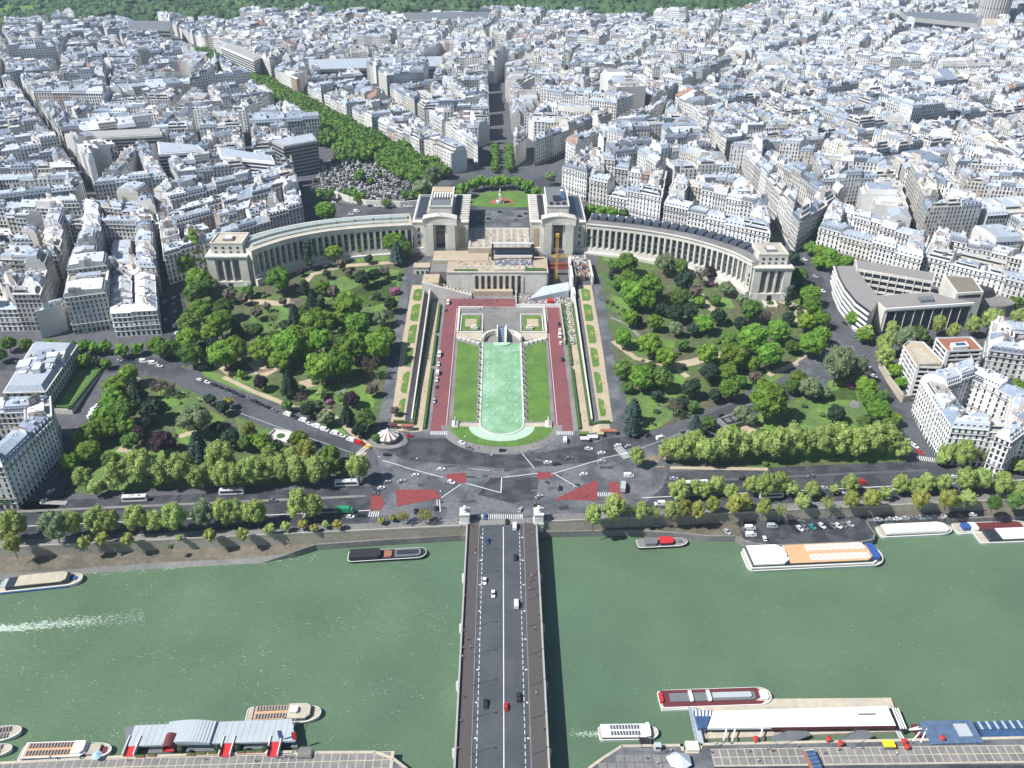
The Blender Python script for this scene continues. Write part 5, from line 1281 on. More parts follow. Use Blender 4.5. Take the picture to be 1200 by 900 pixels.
# ================================================================== HAND-BUILT BUILDINGS
def local(mb, o): mb.v = [(a - o[0], b - o[1], d - o[2]) for a, b, d in mb.v]; return mb
def part(t, o, name, fn, mt, **kw):
    mb = MB(); fn(mb); local(mb, o); return mb.build(name, M[mt] if isinstance(mt, str) else mt, t, **kw)
def ebox(mb, a, b, out, z0, z1, th_=.3, m=0, c=C1, s0=0.0, s1=1.0):
    """box along edge a-b, standing 'out' metres proud"""
    d = Vector((b[0] - a[0], b[1] - a[1])); L_ = d.length; d.normalize(); n = Vector((d.y, -d.x))
    p = Vector((a[0], a[1])) + d * L_ * s0; q = Vector((a[0], a[1])) + d * L_ * s1
    mb.prism([tuple(p + n * out), tuple(q + n * out), tuple(q + n * (out - th_)), tuple(p + n * (out - th_))], z0, z1, m, c, bottom=True)
def roofpoly(l, z): return ccw([W(a, b, z) for a, b in l])
# council building with a curved front
o = tuple(roofpoly([(1000, 350), (1100, 350), (1100, 320)], 27)[0]) + (8,)
cb = thing('council_building', 'large pale modern building with a curved ribbed front, courtyard and flat grey roofs', 'building', o)
outer = [(978, 312), (982, 325), (990, 340), (1003, 356), (1019, 368)]; inner_ = [(1003, 312), (1008, 321), (1015, 331), (1023, 340), (1030, 352)]
zr = 27
M['council_roof'] = mat('council_roof', (.27, .25, .24), var=.08, scale=.3)
for k in range(len(outer) - 1):
    q = roofpoly([outer[k], outer[k + 1], inner_[k + 1], inner_[k]], zr)
    part(cb, o, 'curved_wing', lambda mb: mb.prism(q, 2, zr), 'stone'); part(cb, o, 'roof', lambda mb: mb.prism(inset(q, .05) or q, zr, zr + .25), 'council_roof')
op = [W(a, b, zr) for a, b in outer]
for lv in range(5):
    z = 11 + lv * 3.7
    def f(mb):
        for a, b in zip(op, op[1:]):
            d = Vector((b[0] - a[0], b[1] - a[1])).normalized(); n = Vector((d.y, -d.x)); n = n if n.x < 0 else -n
            pr = [(a[0], a[1]), (b[0], b[1]), (b[0] + n.x * .9, b[1] + n.y * .9), (a[0] + n.x * .9, a[1] + n.y * .9)]; mb.prism(ccw(pr), z, z + 1.5, bottom=True)
    part(cb, o, 'facade_band', f, 'white')
    def f2(mb):
        for a, b in zip(op, op[1:]):
            d = Vector((b[0] - a[0], b[1] - a[1])).normalized(); n = Vector((d.y, -d.x)); n = n if n.x < 0 else -n
            pr = [(a[0], a[1]), (b[0], b[1]), (b[0] + n.x * .2, b[1] + n.y * .2), (a[0] + n.x * .2, a[1] + n.y * .2)]; mb.prism(ccw(pr), z + 1.5, z + 3.4, bottom=True)
    part(cb, o, 'window_band', f2, 'glass')
sb = roofpoly([(1021, 347), (1090, 342), (1141, 355), (1037, 362)], zr)
part(cb, o, 'south_wing', lambda mb: mb.prism(sb, 0, zr), 'stone'); part(cb, o, 'roof', lambda mb: mb.prism(inset(sb, 1.0), zr, zr + .3), 'council_roof')
fr = sorted([W(1037, 362, zr), W(1141, 355, zr)], key=lambda p: p.x)
for i in range(9):
    part(cb, o, 'bay_window', lambda mb: ebox(mb, fr[0], fr[1], .12, 8, zr - 2.5, .3, s0=.04 + i * .105, s1=.04 + i * .105 + .09), 'glass')
    part(cb, o, 'mullion', lambda mb: ebox(mb, fr[0], fr[1], .5, 6, zr - 1.5, .5, s0=.03 + i * .105 - .004, s1=.03 + i * .105 + .004), 'stone')
part(cb, o, 'cornice', lambda mb: ebox(mb, fr[0], fr[1], 1.0, zr - 1.2, zr + .5, 1.2), 'white')
nb_ = roofpoly([(1002, 304), (1096, 320), (1094, 330), (1004, 315)], zr + 2)
part(cb, o, 'north_wing', lambda mb: mb.prism(nb_, 4, zr + 2), 'stone'); part(cb, o, 'roof', lambda mb: mb.prism(inset(nb_, .8), zr + 2, zr + 2.3), 'council_roof')
na, nb2 = W(1004, 315, zr + 2), W(1094, 330, zr + 2)
for lv in range(4): part(cb, o, 'gallery_band', lambda mb: ebox(mb, na, nb2, 1.2, 9 + lv * 4.6, 10.6 + lv * 4.6, 1.2), 'stone'); part(cb, o, 'window_band', lambda mb: ebox(mb, na, nb2, .25, 10.6 + lv * 4.6, 13.4 + lv * 4.6, .3), 'glass')
for i in range(10): part(cb, o, 'gallery_pier', lambda mb: ebox(mb, na, nb2, 1.5, 6, zr + 1, 1.4, s0=i * .109, s1=i * .109 + .012), 'stone')
tb = roofpoly([(1105, 322), (1141, 325), (1153, 342), (1121, 344)], zr + 5)
part(cb, o, 'tall_block', lambda mb: mb.prism(tb, 2, zr + 5), 'stone'); part(cb, o, 'roof', lambda mb: mb.prism(inset(tb, 1.5), zr + 5, zr + 5.3), 'brown_roof'); 
ta, tb2 = W(1121, 344, zr + 5), W(1153, 342, zr + 5); part(cb, o, 'window_band', lambda mb: ebox(mb, ta, tb2, .15, zr + 1.4, zr + 3.4, .3, s0=.1, s1=.9), 'glass')
cy = W(1160, 345, 20); part(cb, o, 'round_hall', lambda mb: mb.cyl(cy.x, cy.y, 2, 19, 17, n=28), 'paving_grey'); part(cb, o, 'dark_dome', lambda mb: mb.cyl(cy.x - 5, cy.y + 9, 15, 23, 16, 10, n=24), 'dark')
part(cb, o, 'roof_box', lambda mb: mb.prism(roofpoly([(1075, 350), (1092, 348), (1094, 353), (1079, 354)], zr + 1), zr, zr + 2.4), 'metal')
part(cb, o, 'forecourt', lambda mb: mb.prism(roofpoly([(1010, 320), (1090, 340), (1024, 345)], 10), 2, 9), 'paving_grey')
FREE_T = []
# banded terrace apartment buildings
def banded(name, label, l, z0, zr_, nf, roofm, recess=None):
    q = roofpoly(l, zr_); o = (q[0][0], q[0][1], z0); t = thing('apartment_building', label, 'building', o)
    part(t, o, 'wall', lambda mb: mb.prism(inset(q, 1.8), z0 - 4, zr_), 'glass')
    part(t, o, 'roof', lambda mb: mb.prism(inset(q, 1.2), zr_, zr_ + .5), roofm)
    fh = (zr_ - z0) / nf
    for k in range(nf + 1):
        part(t, o, 'balcony', lambda mb: [ebox(mb, q[i], q[(i + 1) % len(q)], 0.0, z0 + k * fh - .3, z0 + k * fh + 1.0, .3) for i in range(len(q))] and None, 'white')
        part(t, o, 'floor_plate', lambda mb: mb.prism(q, z0 + k * fh - .32, z0 + k * fh - .02, bottom=True), 'paving_grey')
    for i in range(len(q)):
        a, b = q[i], q[(i + 1) % len(q)]; L_ = math.hypot(b[0] - a[0], b[1] - a[1]); m = max(1, int(L_ / 6))
        for j in range(m + 1): part(t, o, 'fin', lambda mb: ebox(mb, a, b, -.35, z0, zr_ - .4, 1.4, s0=max(0, j / m - .012), s1=min(1, j / m + .012)), 'white')
    return t, o, q
t_, o_, q_ = banded('x', 'angular apartment building with white balcony bands and pale brown roof, nearest the uphill avenue', [(1058, 406), (1064, 401), (1082, 402), (1105, 425), (1103, 432), (1074, 431)], 2, 24, 7, 'sand')
part(t_, o_, 'penthouse', lambda mb: mb.prism(roofpoly([(1068, 407), (1080, 407), (1100, 425), (1078, 426)], 27), 24, 26.5), 'paving_light')
t_, o_, q_ = banded('x', 'apartment slab with dark glass, white balcony bands and a brown roof behind the angular terraces', [(1096, 397), (1138, 396), (1152, 411), (1110, 413)], 4, 28, 8, 'terracotta')
part(t_, o_, 'penthouse', lambda mb: mb.prism(roofpoly([(1114, 402), (1132, 400), (1136, 405), (1117, 407)], 31), 28, 31), 'white')
part(t_, o_, 'roof_panel', lambda mb: mb.prism(roofpoly([(1119, 402), (1130, 401), (1133, 404), (1121, 405)], 31.2), 31, 31.2), 'glass_blue')
# stone wall by the uphill avenue
pl = [P(a, b) for a, b in [(1030, 430), (1040, 448), (1056, 472), (1066, 470)]]
mb = MB()
for a, b in zip(pl, pl[1:]): mb.prism(ribbon([a, b], 1), min(a.z, b.z) - 2, max(a.z, b.z) + 4.5)
tag(mb.build('garden_wall', M['paving_light']), 'high pale garden wall along the lower end of the uphill avenue', 'wall')
# mansion with a raised garden on the left
def mansion():
    q = ccw([W(a, b, 1) for a, b in [(14, 487), (62, 486), (98, 430), (48, 428)]]); c0 = cent(q); o = (c0[0], c0[1], 1)
    t = thing('mansion', 'grey stone mansion with zinc roofs beside a raised walled lawn', 'building', o); z = 17
    part(t, o, 'wall', lambda mb: mb.prism(q, -3, z), 'stone')
    i2 = inset(q, 2.6)
    def f(mb):
        for a, b, c_, d_ in zip(q, q[1:] + q[:1], i2[1:] + i2[:1], i2): mb.face([(a[0], a[1], z), (b[0], b[1], z), (c_[0], c_[1], z + 3), (d_[0], d_[1], z + 3)], 0, (.26, .30, .36))
        mb.face([(p[0], p[1], z + 3) for p in i2], 0, (.38, .42, .47))
    part(t, o, 'roof', f, 'roof')
    for k in range(len(q)):
        a, b = q[k], q[(k + 1) % len(q)]; L_ = math.hypot(b[0] - a[0], b[1] - a[1]); m = int(L_ / 3.6)
        for fl in range(3):
            for j in range(m): part(t, o, 'window', lambda mb: ebox(mb, a, b, .06, 2.5 + fl * 5, 5.8 + fl * 5, .2, s0=(j + .3) / m, s1=(j + .7) / m), 'glass')
        part(t, o, 'cornice', lambda mb: ebox(mb, a, b, .6, z - .5, z + .1, .7), 'stone')
    mr = random.Random(4)
    for k in range(22):
        x, y = c0[0] + mr.uniform(-9, 9), c0[1] + mr.uniform(-13, 13)
        if inside((x, y), inset(q, 4)): L2, W2, hh = mr.uniform(5, 10), mr.uniform(4, 7), mr.uniform(3.6, 6.4); part(t, o, 'roof_block', lambda mb: mb.obox(x, y, L2, W2, mr.choice((.25, 1.8)), z, z + hh, 0, mr.choice([(.55, .58, .62), (.4, .44, .5), (.66, .66, .64), (.3, .34, .4)])), 'roof')
    part(t, o, 'courtyard', lambda mb: mb.prism(inset(q, 13), z + 3, z + 3.1), 'dark')
    for dx, dy in ((-8, 6), (4, -4), (-4, -8), (6, 10)): part(t, o, 'chimney', lambda mb: mb.box(c0[0] + dx - .5, c0[0] + dx + .5, c0[1] + dy - 1.5, c0[1] + dy + 1.5, z, z + 5.2, 0, (.5, .46, .4)), 'wall')
    g = ccw([W(a, b, 6) for a, b in [(62, 479), (84, 480), (122, 432), (92, 430)]])
    t2 = thing('raised_garden', 'raised walled lawn with clipped hedges beside the grey mansion', 'garden', (g[0][0], g[0][1], 0)); o2 = (g[0][0], g[0][1], 0)
    part(t2, o2, 'wall', lambda mb: mb.prism(g, -2, 6), 'stone'); part(t2, o2, 'lawn', lambda mb: mb.prism(inset(g, 2.4), 6, 6.15), 'lawn')
    part(t2, o2, 'hedge', lambda mb: [ebox(mb, g[i], g[(i + 1) % 4], -.5, 5.9, 7.3, 1.6) for i in range(4)] and None, 'hedge')
mansion()
# far landmarks
p = W(1160, 29, 28); t = thing('round_tower', 'tall round grey tower at the far edge of the city', 'tower', p)
mb = MB(); mb.cyl(0, 0, -5, 125, 25, n=32); mb.build('shaft', mat('tower_cladding', (.30, .28, .28), var=.05), t)
for i in range(32):
    a = 6.28319 * i / 32; mb = MB(); mb.obox(25.2 * math.cos(a), 25.2 * math.sin(a), 1.4, 1.6, a, -5, 125); mb.build('rib', M['stone'], t)
for k in range(3): mb = MB(); mb.cyl(0, 0, 30 + k * 32, 31.4 + k * 32, 25.9, n=32); mb.build('ring', M['metal'], t)
def slab(label, l, z0, z1, wm, rm, bands=0):
    q = ccw([W(a, b, z1) for a, b in l]); o = (q[0][0], q[0][1], z0); t = thing('large_building', label, 'building', o)
    part(t, o, 'wall', lambda mb: mb.prism(q, z0 - 4, z1), wm); part(t, o, 'roof', lambda mb: mb.prism(inset(q, 1.5), z1, z1 + .6), rm)
    for k in range(bands): z = z0 + 2 + (z1 - z0 - 3) * k / bands; part(t, o, 'window_band', lambda mb: [ebox(mb, q[i], q[(i + 1) % len(q)], .15, z, z + (z1 - z0) / bands * .5, .3) for i in range(len(q))] and None, 'glass')
    return t, o, q
for s_ in SLABS: slab(*s_)
# ================================================================== TREES
trnd = random.Random(99)
def ico(sub):
    b = bmesh.new(); bmesh.ops.create_icosphere(b, subdivisions=sub, radius=1); v = [tuple(x.co) for x in b.verts]; f = [tuple(y.index for y in x.verts) for x in b.faces]; b.free(); return v, f
ICO2, ICO1, ICO3 = ico(2), ico(1), ico(3)
def lobe(mb, c, r, rz=None, ic=ICO2, rough=.22, seed=0, m=0, col=C1):
    n = len(mb.v); v, f = ic; rz = rz or r
    for x, y, z in v:
        k = 1 + rough * 2.0 * noise.noise(Vector((x * 2.6 + seed, y * 2.6 + seed * 1.7, z * 2.6)))
        mb.v.append((c[0] + x * r * k, c[1] + y * r * k, c[2] + z * rz * k))
    for a in f: mb.f.append((a[0] + n, a[1] + n, a[2] + n)); mb.m.append(m); mb.c.append(col)
def leaves(mb, c, r, rz, n, s, rr=trnd, m=0, col=C1, inner=.85):
    for _ in range(n):
        d = Vector((rr.gauss(0, 1), rr.gauss(0, 1), rr.gauss(0, 1) + .15)).normalized(); k = rr.uniform(inner, 1.16)
        p = Vector((c[0] + d.x * r * k, c[1] + d.y * r * k, c[2] + d.z * rz * k))
        a = (d + Vector((rr.gauss(0, .6), rr.gauss(0, .6), rr.gauss(0, .6)))).normalized(); u = a.orthogonal().normalized(); w = a.cross(u); ang = rr.random() * 6.28
        u, w = u * math.cos(ang) + w * math.sin(ang), w * math.cos(ang) - u * math.sin(ang); q = s * rr.uniform(.6, 1.3)
        mb.face([p - u * q - w * q * .7, p + u * q - w * q * .6, p + u * q * .8 + w * q * .8, p - u * q * .7 + w * q], m, col)
def proto(kind, seed):
    rr = random.Random(seed); t = thing('tree', 'x', 'tree'); tr = MB(); cr_ = MB()
    if kind == 'broad':
        tr.tube((0, 0, -.4), (0, 0, .75), .075, 7, r1=.055)
        for i in range(5): a = i * 1.26 + rr.random(); tr.tube((0, 0, .55), (.55 * math.cos(a), .55 * math.sin(a), 1.15), .04, 5, r1=.015)
        lobe(cr_, (0, 0, 1.2), .66, .55, seed=seed)
        for i in range(17):
            z = 1 - 2 * ((i + .5) / 17) * .82; a = i * 2.4 + rr.random() * .5; q = math.sqrt(max(0, 1 - z * z)) * .66 * rr.uniform(.85, 1.1); r = rr.uniform(.25, .4)
            c = (q * math.cos(a), q * math.sin(a), 1.22 + z * .56); lobe(cr_, c, r * .84, r * .76, seed=seed + i * 3.1, rough=.38); leaves(cr_, c, r, r * .9, 210, .038, rr, inner=.7)
    elif kind == 'plane':
        tr.tube((0, 0, -.4), (.03, 0, 1.0), .05, 6, r1=.035)
        for i in range(6): a = i * 1.05 + rr.random(); tr.tube((.03, 0, .8), (.5 * math.cos(a), .5 * math.sin(a), 1.5), .028, 4, r1=.01)
        for i in range(15):
            z = 1 - 2 * ((i + .5) / 15) * .9; a = i * 2.4 + rr.random() * .6; q = math.sqrt(max(0, 1 - z * z)) * .58 * rr.uniform(.8, 1.1); r = rr.uniform(.24, .36)
            c = (q * math.cos(a), q * math.sin(a), 1.5 + z * .68); lobe(cr_, c, r * .78, r * .86, seed=seed + i * 2.3, rough=.38, ic=ICO2); leaves(cr_, c, r, r * 1.15, 230, .035, rr, inner=.65)
        lobe(cr_, (0, 0, 1.5), .5, .6, seed=seed)
    elif kind == 'sparse':
        tr.tube((0, 0, -.4), (.03, 0, .9), .05, 6, r1=.03)
        for i in range(14):
            a = i * 1.05 + rr.random(); e = (rr.uniform(.4, .8) * math.cos(a), rr.uniform(.4, .8) * math.sin(a), rr.uniform(1.1, 2.0)); tr.tube((.03, 0, rr.uniform(.6, .95)), e, .022, 4, r1=.007)
            for k in range(3): tr.tube(e, (e[0] + rr.uniform(-.25, .25), e[1] + rr.uniform(-.25, .25), e[2] + rr.uniform(-.05, .3)), .009, 3, r1=.004)
            leaves(cr_, e, .26, .24, 60, .042, rr, inner=.2)
        leaves(cr_, (0, 0, 1.4), .75, .6, 500, .042, rr, inner=.4)
    elif kind == 'conifer':
        tr.tube((0, 0, -.4), (0, 0, 2.4), .07, 6, r1=.02)
        for i in range(13):
            z = .55 + i * .165; r0 = .98 * (1 - i / 14.5) + .08; n = 7 if i < 9 else 4
            for k in range(n):
                a = k * 6.283 / n + i * .9 + rr.random() * .3; rl = r0 * rr.uniform(.75, 1.1); c = (rl * .6 * math.cos(a), rl * .6 * math.sin(a), z); lobe(cr_, c, r0 * .36, .12, ic=ICO1, seed=seed + i + k, rough=.4); leaves(cr_, c, r0 * .42, .12, 22, .05, rr)
    elif kind == 'column':
        tr.tube((0, 0, -.4), (0, 0, 1), .06, 5)
        for i in range(9): c = (rr.uniform(-.12, .12), rr.uniform(-.12, .12), .5 + i * .36); r = .45 * math.sin(math.pi * (i + 1.4) / 11) + .1; lobe(cr_, c, r, .34, seed=seed + i); leaves(cr_, c, r, .34, 70, .05, rr)
    elif kind == 'bush':
        tr.tube((0, 0, -.3), (0, 0, .4), .08, 5)
        for i in range(9): a = i * 2.4; q = .5 * rr.random() ** .5; c = (q * math.cos(a), q * math.sin(a), rr.uniform(.35, .75)); lobe(cr_, c, .42, .38, seed=seed + i, rough=.3); leaves(cr_, c, .42, .38, 70, .06, rr)
    tr.build('trunk', M['bark'], t); c = cr_.build('crown', M['leaf_mid'], t)
    keep_kids(t); return t
PR = {'broad': [proto('broad', s) for s in (3, 17, 29, 41)], 'plane': [proto('plane', s) for s in (5, 23, 37)], 'sparse': [proto('sparse', s) for s in (8, 31)], 'conifer': [proto('conifer', s) for s in (2, 12)], 'column': [proto('column', 6)], 'bush': [proto('bush', s) for s in (9, 14)]}
HCEN = {'broad': 1.22, 'plane': 1.5, 'sparse': 1.4, 'conifer': 1.2, 'column': 1.9, 'bush': .55}
# letter -> (shape, leaf material, words)
KD = {'A': ('broad', 'leaf_bright', 'bright green broad'), 'M': ('broad', 'leaf_mid', 'mid green broad'), 'P': ('plane', 'leaf_plane', 'pale green plane'), 'O': ('plane', 'leaf_olive', 'olive budding'), 'S': ('sparse', 'leaf_plane', 'thin pale budding'), 'K': ('sparse', 'leaf_ochre', 'yellow-brown budding'),
      'D': ('broad', 'leaf_dark', 'dark evergreen'), 'C': ('conifer', 'leaf_dark', 'dark layered conifer'), 'B': ('conifer', 'leaf_blue', 'blue-grey cedar'), 'L': ('broad', 'leaf_lime', 'lime green'), 'N': ('sparse', 'leaf_brown', 'brownish bare'), 'U': ('broad', 'leaf_purple', 'dark purple'),
      'R': ('bush', 'leaf_pink', 'pink flowering'), 'W': ('broad', 'leaf_pale', 'greyish green broad'), 'T': ('column', 'leaf_lime', 'slim upright poplar'), 'X': ('column', 'leaf_dark', 'slim dark cypress'), 'G': ('plane', 'leaf_pale', 'grey-green plane'), 'E': ('plane', 'leaf_mid', 'mid green plane')}
ZONES = {
'the upper left garden': "326,323,17,A 391,294,11,A 420,289,8,L 462,281,15,A 472,290,11,M 465,297,11,B 371,302,6,R 361,297,7,X 400,308,7,N 377,334,10,L 390,340,8,N 408,356,19,A 425,325,11,D 438,321,10,D 358,337,8,C 367,350,10,C 355,365,10,M 372,378,20,A 345,368,9,C 300,365,8,N 285,348,7,N 320,370,9,S 395,375,13,A 419,378,17,A 450,393,15,A 375,398,15,A 345,388,11,A 383,320,6,D 408,318,6,N 331,352,6,N 312,358,6,N 458,356,9,D 463,340,7,R 455,368,9,N 446,372,10,W 290,340,8,M 352,318,5,U 336,380,8,D 432,302,6,D 450,318,7,N 478,296,6,M 376,356,8,C 442,346,5,D",
'the lower part of the upper left garden': "307,405,18,A 337,402,20,A 328,420,14,A 375,427,21,A 395,425,19,A 415,402,20,A 442,405,18,A 262,412,19,A 434,427,13,N 339,450,13,C 305,447,10,U 282,438,6,L 352,465,9,N 336,474,8,M 360,480,10,D 382,487,11,W 412,467,10,U 407,485,11,C 428,490,13,M 420,503,9,D 376,460,7,S 462,480,6,N 436,455,8,N 386,470,5,R 372,478,7,D 402,465,8,M 440,512,6,M 322,395,12,M 358,408,12,A 395,400,13,M 300,385,10,M",
'the belt beside the shaded street': "207,285,8,A 217,307,14,A 230,292,9,T 232,325,15,A 230,342,15,M 235,360,15,A 222,377,15,M 220,394,14,A 247,390,13,A 258,378,17,A 262,360,13,M 275,408,17,A 224,413,16,M 245,335,12,M 237,305,9,L 200,405,12,M 250,400,9,D 242,420,8,M 278,385,10,C 268,345,8,N 190,408,12,A",
'the lower left garden': "150,437,14,A 135,452,15,A 130,467,14,A 142,479,19,A 121,487,14,A 110,505,15,A 95,513,12,A 105,527,16,A 82,540,13,A 130,540,12,M 125,499,15,A 160,457,13,C 180,477,16,D 186,450,11,N 190,515,17,U 228,487,21,W 232,524,14,B 261,477,9,D 270,512,13,D 288,517,11,M 292,506,10,O 307,517,12,L 350,513,12,A 292,498,5,R 387,532,14,A 412,533,5,M 246,467,8,D 163,507,10,U 200,455,9,N 172,492,9,D 255,500,9,D 268,470,7,K 152,515,12,M 145,498,13,A 210,540,10,M 325,520,7,D 335,530,9,M",
'the plane row north of the left embankment': "97,560,11,P 112,572,8,P 135,560,13,P 147,553,12,P 168,550,16,P 190,555,13,P 213,548,16,P 232,560,12,P 246,556,11,P 260,537,16,P 262,560,13,P 277,557,14,P 295,554,14,P 315,550,13,P 332,550,13,P 350,552,14,P 372,552,14,P 360,533,12,O 317,535,11,P 345,537,11,P 420,548,14,P 390,548,9,E",
'the row along the left embankment': "17,618,14,P 15,638,10,O 64,618,15,G 85,615,12,P 113,612,13,P 128,612,12,P 100,636,7,O 120,632,7,O 150,633,7,O 160,608,14,P 180,610,12,P 205,608,14,P 238,602,15,G 262,603,13,P 276,602,12,P 290,602,12,P 210,630,5,S 246,628,7,O 284,627,7,O 300,602,13,P 350,593,15,P 367,594,13,P 315,620,8,S 335,616,7,S 355,613,7,K 368,618,6,K 381,614,5,S 395,614,7,K 447,609,5,K 460,606,5,K 472,604,9,K 498,602,10,K 4,625,9,O 200,640,4,M",
'the upper right garden': "735,307,14,A 737,326,15,A 762,336,17,A 741,343,17,A 757,351,13,A 762,284,11,A 780,307,13,W 805,292,8,N 797,312,11,M 802,327,12,D 797,346,12,M 822,320,11,N 832,318,9,U 830,303,7,D 852,336,10,W 790,366,11,D 808,362,12,D 767,376,11,L 792,384,10,W 825,376,13,A 842,370,10,D 739,371,11,A 730,396,11,A 762,403,16,A 855,396,12,M 880,362,14,M 895,368,10,N 882,396,19,A 912,386,15,A 860,413,19,A 902,414,17,A 830,413,14,A 780,418,14,A 720,310,8,M 815,340,8,N 722,332,7,M 838,350,7,M 748,374,7,U 812,385,8,D 868,378,9,D 832,332,5,R 775,360,9,D 820,352,7,L 800,402,8,M 870,350,8,W 716,322,5,C 846,312,6,M 924,372,9,D",
'the belt beside the uphill avenue': "937,322,11,M 950,343,13,A 952,357,13,A 962,371,12,A 945,377,11,A 925,347,6,X 952,401,16,A 963,391,12,A 930,300,8,D 938,336,9,D 928,405,9,M 945,352,8,D",
'the lower part of the upper right garden': "730,431,13,M 752,441,16,A 775,443,14,M 810,453,13,D 852,436,12,A 855,455,14,A 832,436,12,D 742,482,14,B 741,498,11,B 790,475,11,N 812,475,8,M 800,470,9,D 885,440,8,N 880,425,11,A 770,462,8,D 762,430,9,M 838,462,9,D 735,452,8,M 868,446,8,M",
'the lower right garden': "815,496,9,B 831,493,10,M 822,503,8,D 900,467,25,A 870,483,11,W 880,490,9,W 905,503,7,L 982,426,19,G 1005,432,13,G 1015,450,14,A 950,453,14,W 936,441,11,A 1020,465,12,A 997,450,7,R 1030,478,14,A 980,483,12,D 966,458,9,W 1012,492,9,M 1042,497,9,M 1018,490,7,D 927,452,10,M 990,440,9,M 915,508,8,M 1050,490,9,A 860,502,8,L 1035,462,8,M 892,508,9,M",
'the plane row north of the right embankment': "747,536,9,P 782,526,11,P 797,528,12,P 812,522,14,P 829,528,14,P 848,523,15,P 866,522,14,P 891,521,14,P 909,522,15,P 928,518,15,P 945,520,13,P 965,518,15,P 983,516,15,P 1004,520,14,P 1024,516,15,P 1041,516,14,P 1057,527,9,P 1010,510,9,E 880,522,10,P",
'the middle tree row of the right embankment': "795,575,12,P 815,573,9,P 826,574,9,P 840,570,9,P 856,576,9,P 880,570,9,P 897,570,12,P 913,566,12,P 927,573,8,P 952,574,9,P 977,574,5,P 996,567,10,P 1055,568,10,P 1072,571,9,P 1085,568,9,P 1105,566,10,P 1132,563,12,P 1150,563,11,P 1175,567,12,P 1195,575,9,P",
'the tree row on the right quay wall': "695,606,11,P 719,596,14,P 738,598,9,S 752,600,9,P 768,600,9,S 787,600,9,P 800,597,10,O 817,598,10,O 835,592,9,O 860,593,10,O 872,590,8,O 895,595,9,O 915,597,9,S 940,588,8,P 970,588,10,S 997,588,9,O 1022,585,11,O 1037,578,7,P 1078,586,11,O 1110,587,11,O 1122,588,8,S 1135,585,8,P 1165,590,9,E 1188,588,8,E",
'the grove around the council building': "1013,391,10,A 1037,402,12,P 1037,418,11,P 1050,432,10,A 1060,398,13,G 1075,391,13,M 1057,447,8,A 1045,386,9,P 1100,381,9,P 1117,388,9,P 1140,383,9,P 1163,376,12,P 1195,373,12,P 1002,372,11,A 1015,390,8,P 1085,398,9,D 1090,410,6,D 1068,420,7,M 1145,448,9,O 1160,443,9,G 1190,450,11,A 1175,455,8,M 1207,440,10,P",
'the tree line below the pale row': "950,290,8,A 962,295,9,A 972,299,10,A 960,305,9,A 982,302,9,A 992,308,9,A 975,310,8,A 1030,303,7,A 1041,306,7,A 1053,307,9,A 1064,309,7,M 1075,313,8,M 1086,315,6,A 1097,315,6,A 1110,316,8,M 1125,320,8,A 1160,326,11,A 1173,333,10,A 1195,334,8,A 1186,342,9,M 1192,352,10,A 1145,322,6,M 1005,300,7,M 1017,303,6,M",
'the strip behind the right wing': "692,245,8,A 703,247,8,A 717,248,8,A 730,249,6,M 755,251,6,M 767,252,6,A 780,254,6,A 793,257,6,A 807,259,6,M 820,261,7,A 840,266,6,A 860,271,7,A 873,273,7,A 887,276,8,A 900,279,8,A",
'the roadside before the left corner blocks': "10,401,10,A 30,402,9,A 57,403,9,A 68,405,8,A 82,405,8,A 100,405,9,A 111,407,8,A 123,405,8,A 142,410,9,A 161,407,8,A 185,404,13,A 82,418,7,M 99,421,9,A 112,423,7,D 124,425,7,A 0,415,9,M",
'the square beyond the palace': "543,220,9,A 555,214,8,A 567,212,8,A 580,212,8,A 592,211,8,A 606,212,8,A 618,216,8,A 628,224,7,A 537,229,8,A 507,208,11,G 494,221,9,G 640,228,6,G 652,231,7,G 662,236,6,G 645,208,6,G 382,245,14,A 475,227,6,M",
'the plane trees beside the white block': "1112,528,12,P 1130,532,14,P 1150,530,11,G 1165,530,8,P 1105,537,8,P 8,580,11,A 1195,545,8,P",
'the courtyards of the city': "25,240,9,M 35,230,8,A 28,250,8,A 1122,245,6,M 1124,235,5,A 175,105,5,M 185,108,5,A",
}
tree_pts = []
allr = sorted((float(w.split(',')[2]) for txt in ZONES.values() for w in txt.split()), reverse=True); RCUT = allr[300]
small = MB(); small_mats = [M['bark']]; smi = {}
def small_tree(base, Rm, sh, lm):
    if lm not in smi: smi[lm] = len(small_mats); small_mats.append(M[lm])
    m = smi[lm]; hc = HCEN[sh] * Rm; small.tube((base.x, base.y, base.z - .3), (base.x, base.y, base.z + hc * .7), Rm * .06, 5)
    sq = {'conifer': 1.2, 'column': 1.7, 'plane': .95, 'broad': .8, 'sparse': .8, 'bush': .45}[sh]; n = 6
    for i in range(n):
        a = i * 2.4 + base.x; q = Rm * (.45 if sh not in ('column', 'conifer') else .15); z = base.z + hc + Rm * sq * (.5 - i / n) * (.9 if sh not in ('column', 'conifer') else 1.6)
        lobe(small, (base.x + q * math.cos(a), base.y + q * math.sin(a), z), Rm * (.5 if sh != 'column' else .4), ic=ICO1 if Rm < 4 else ICO2, seed=a, m=m, rough=.34)
    leaves(small, (base.x, base.y, base.z + hc), Rm * .92, Rm * sq * .9, 110, Rm * .085, trnd, m=m, inner=.7)
tn = {k: 0 for k in PR}
nt_ = 0
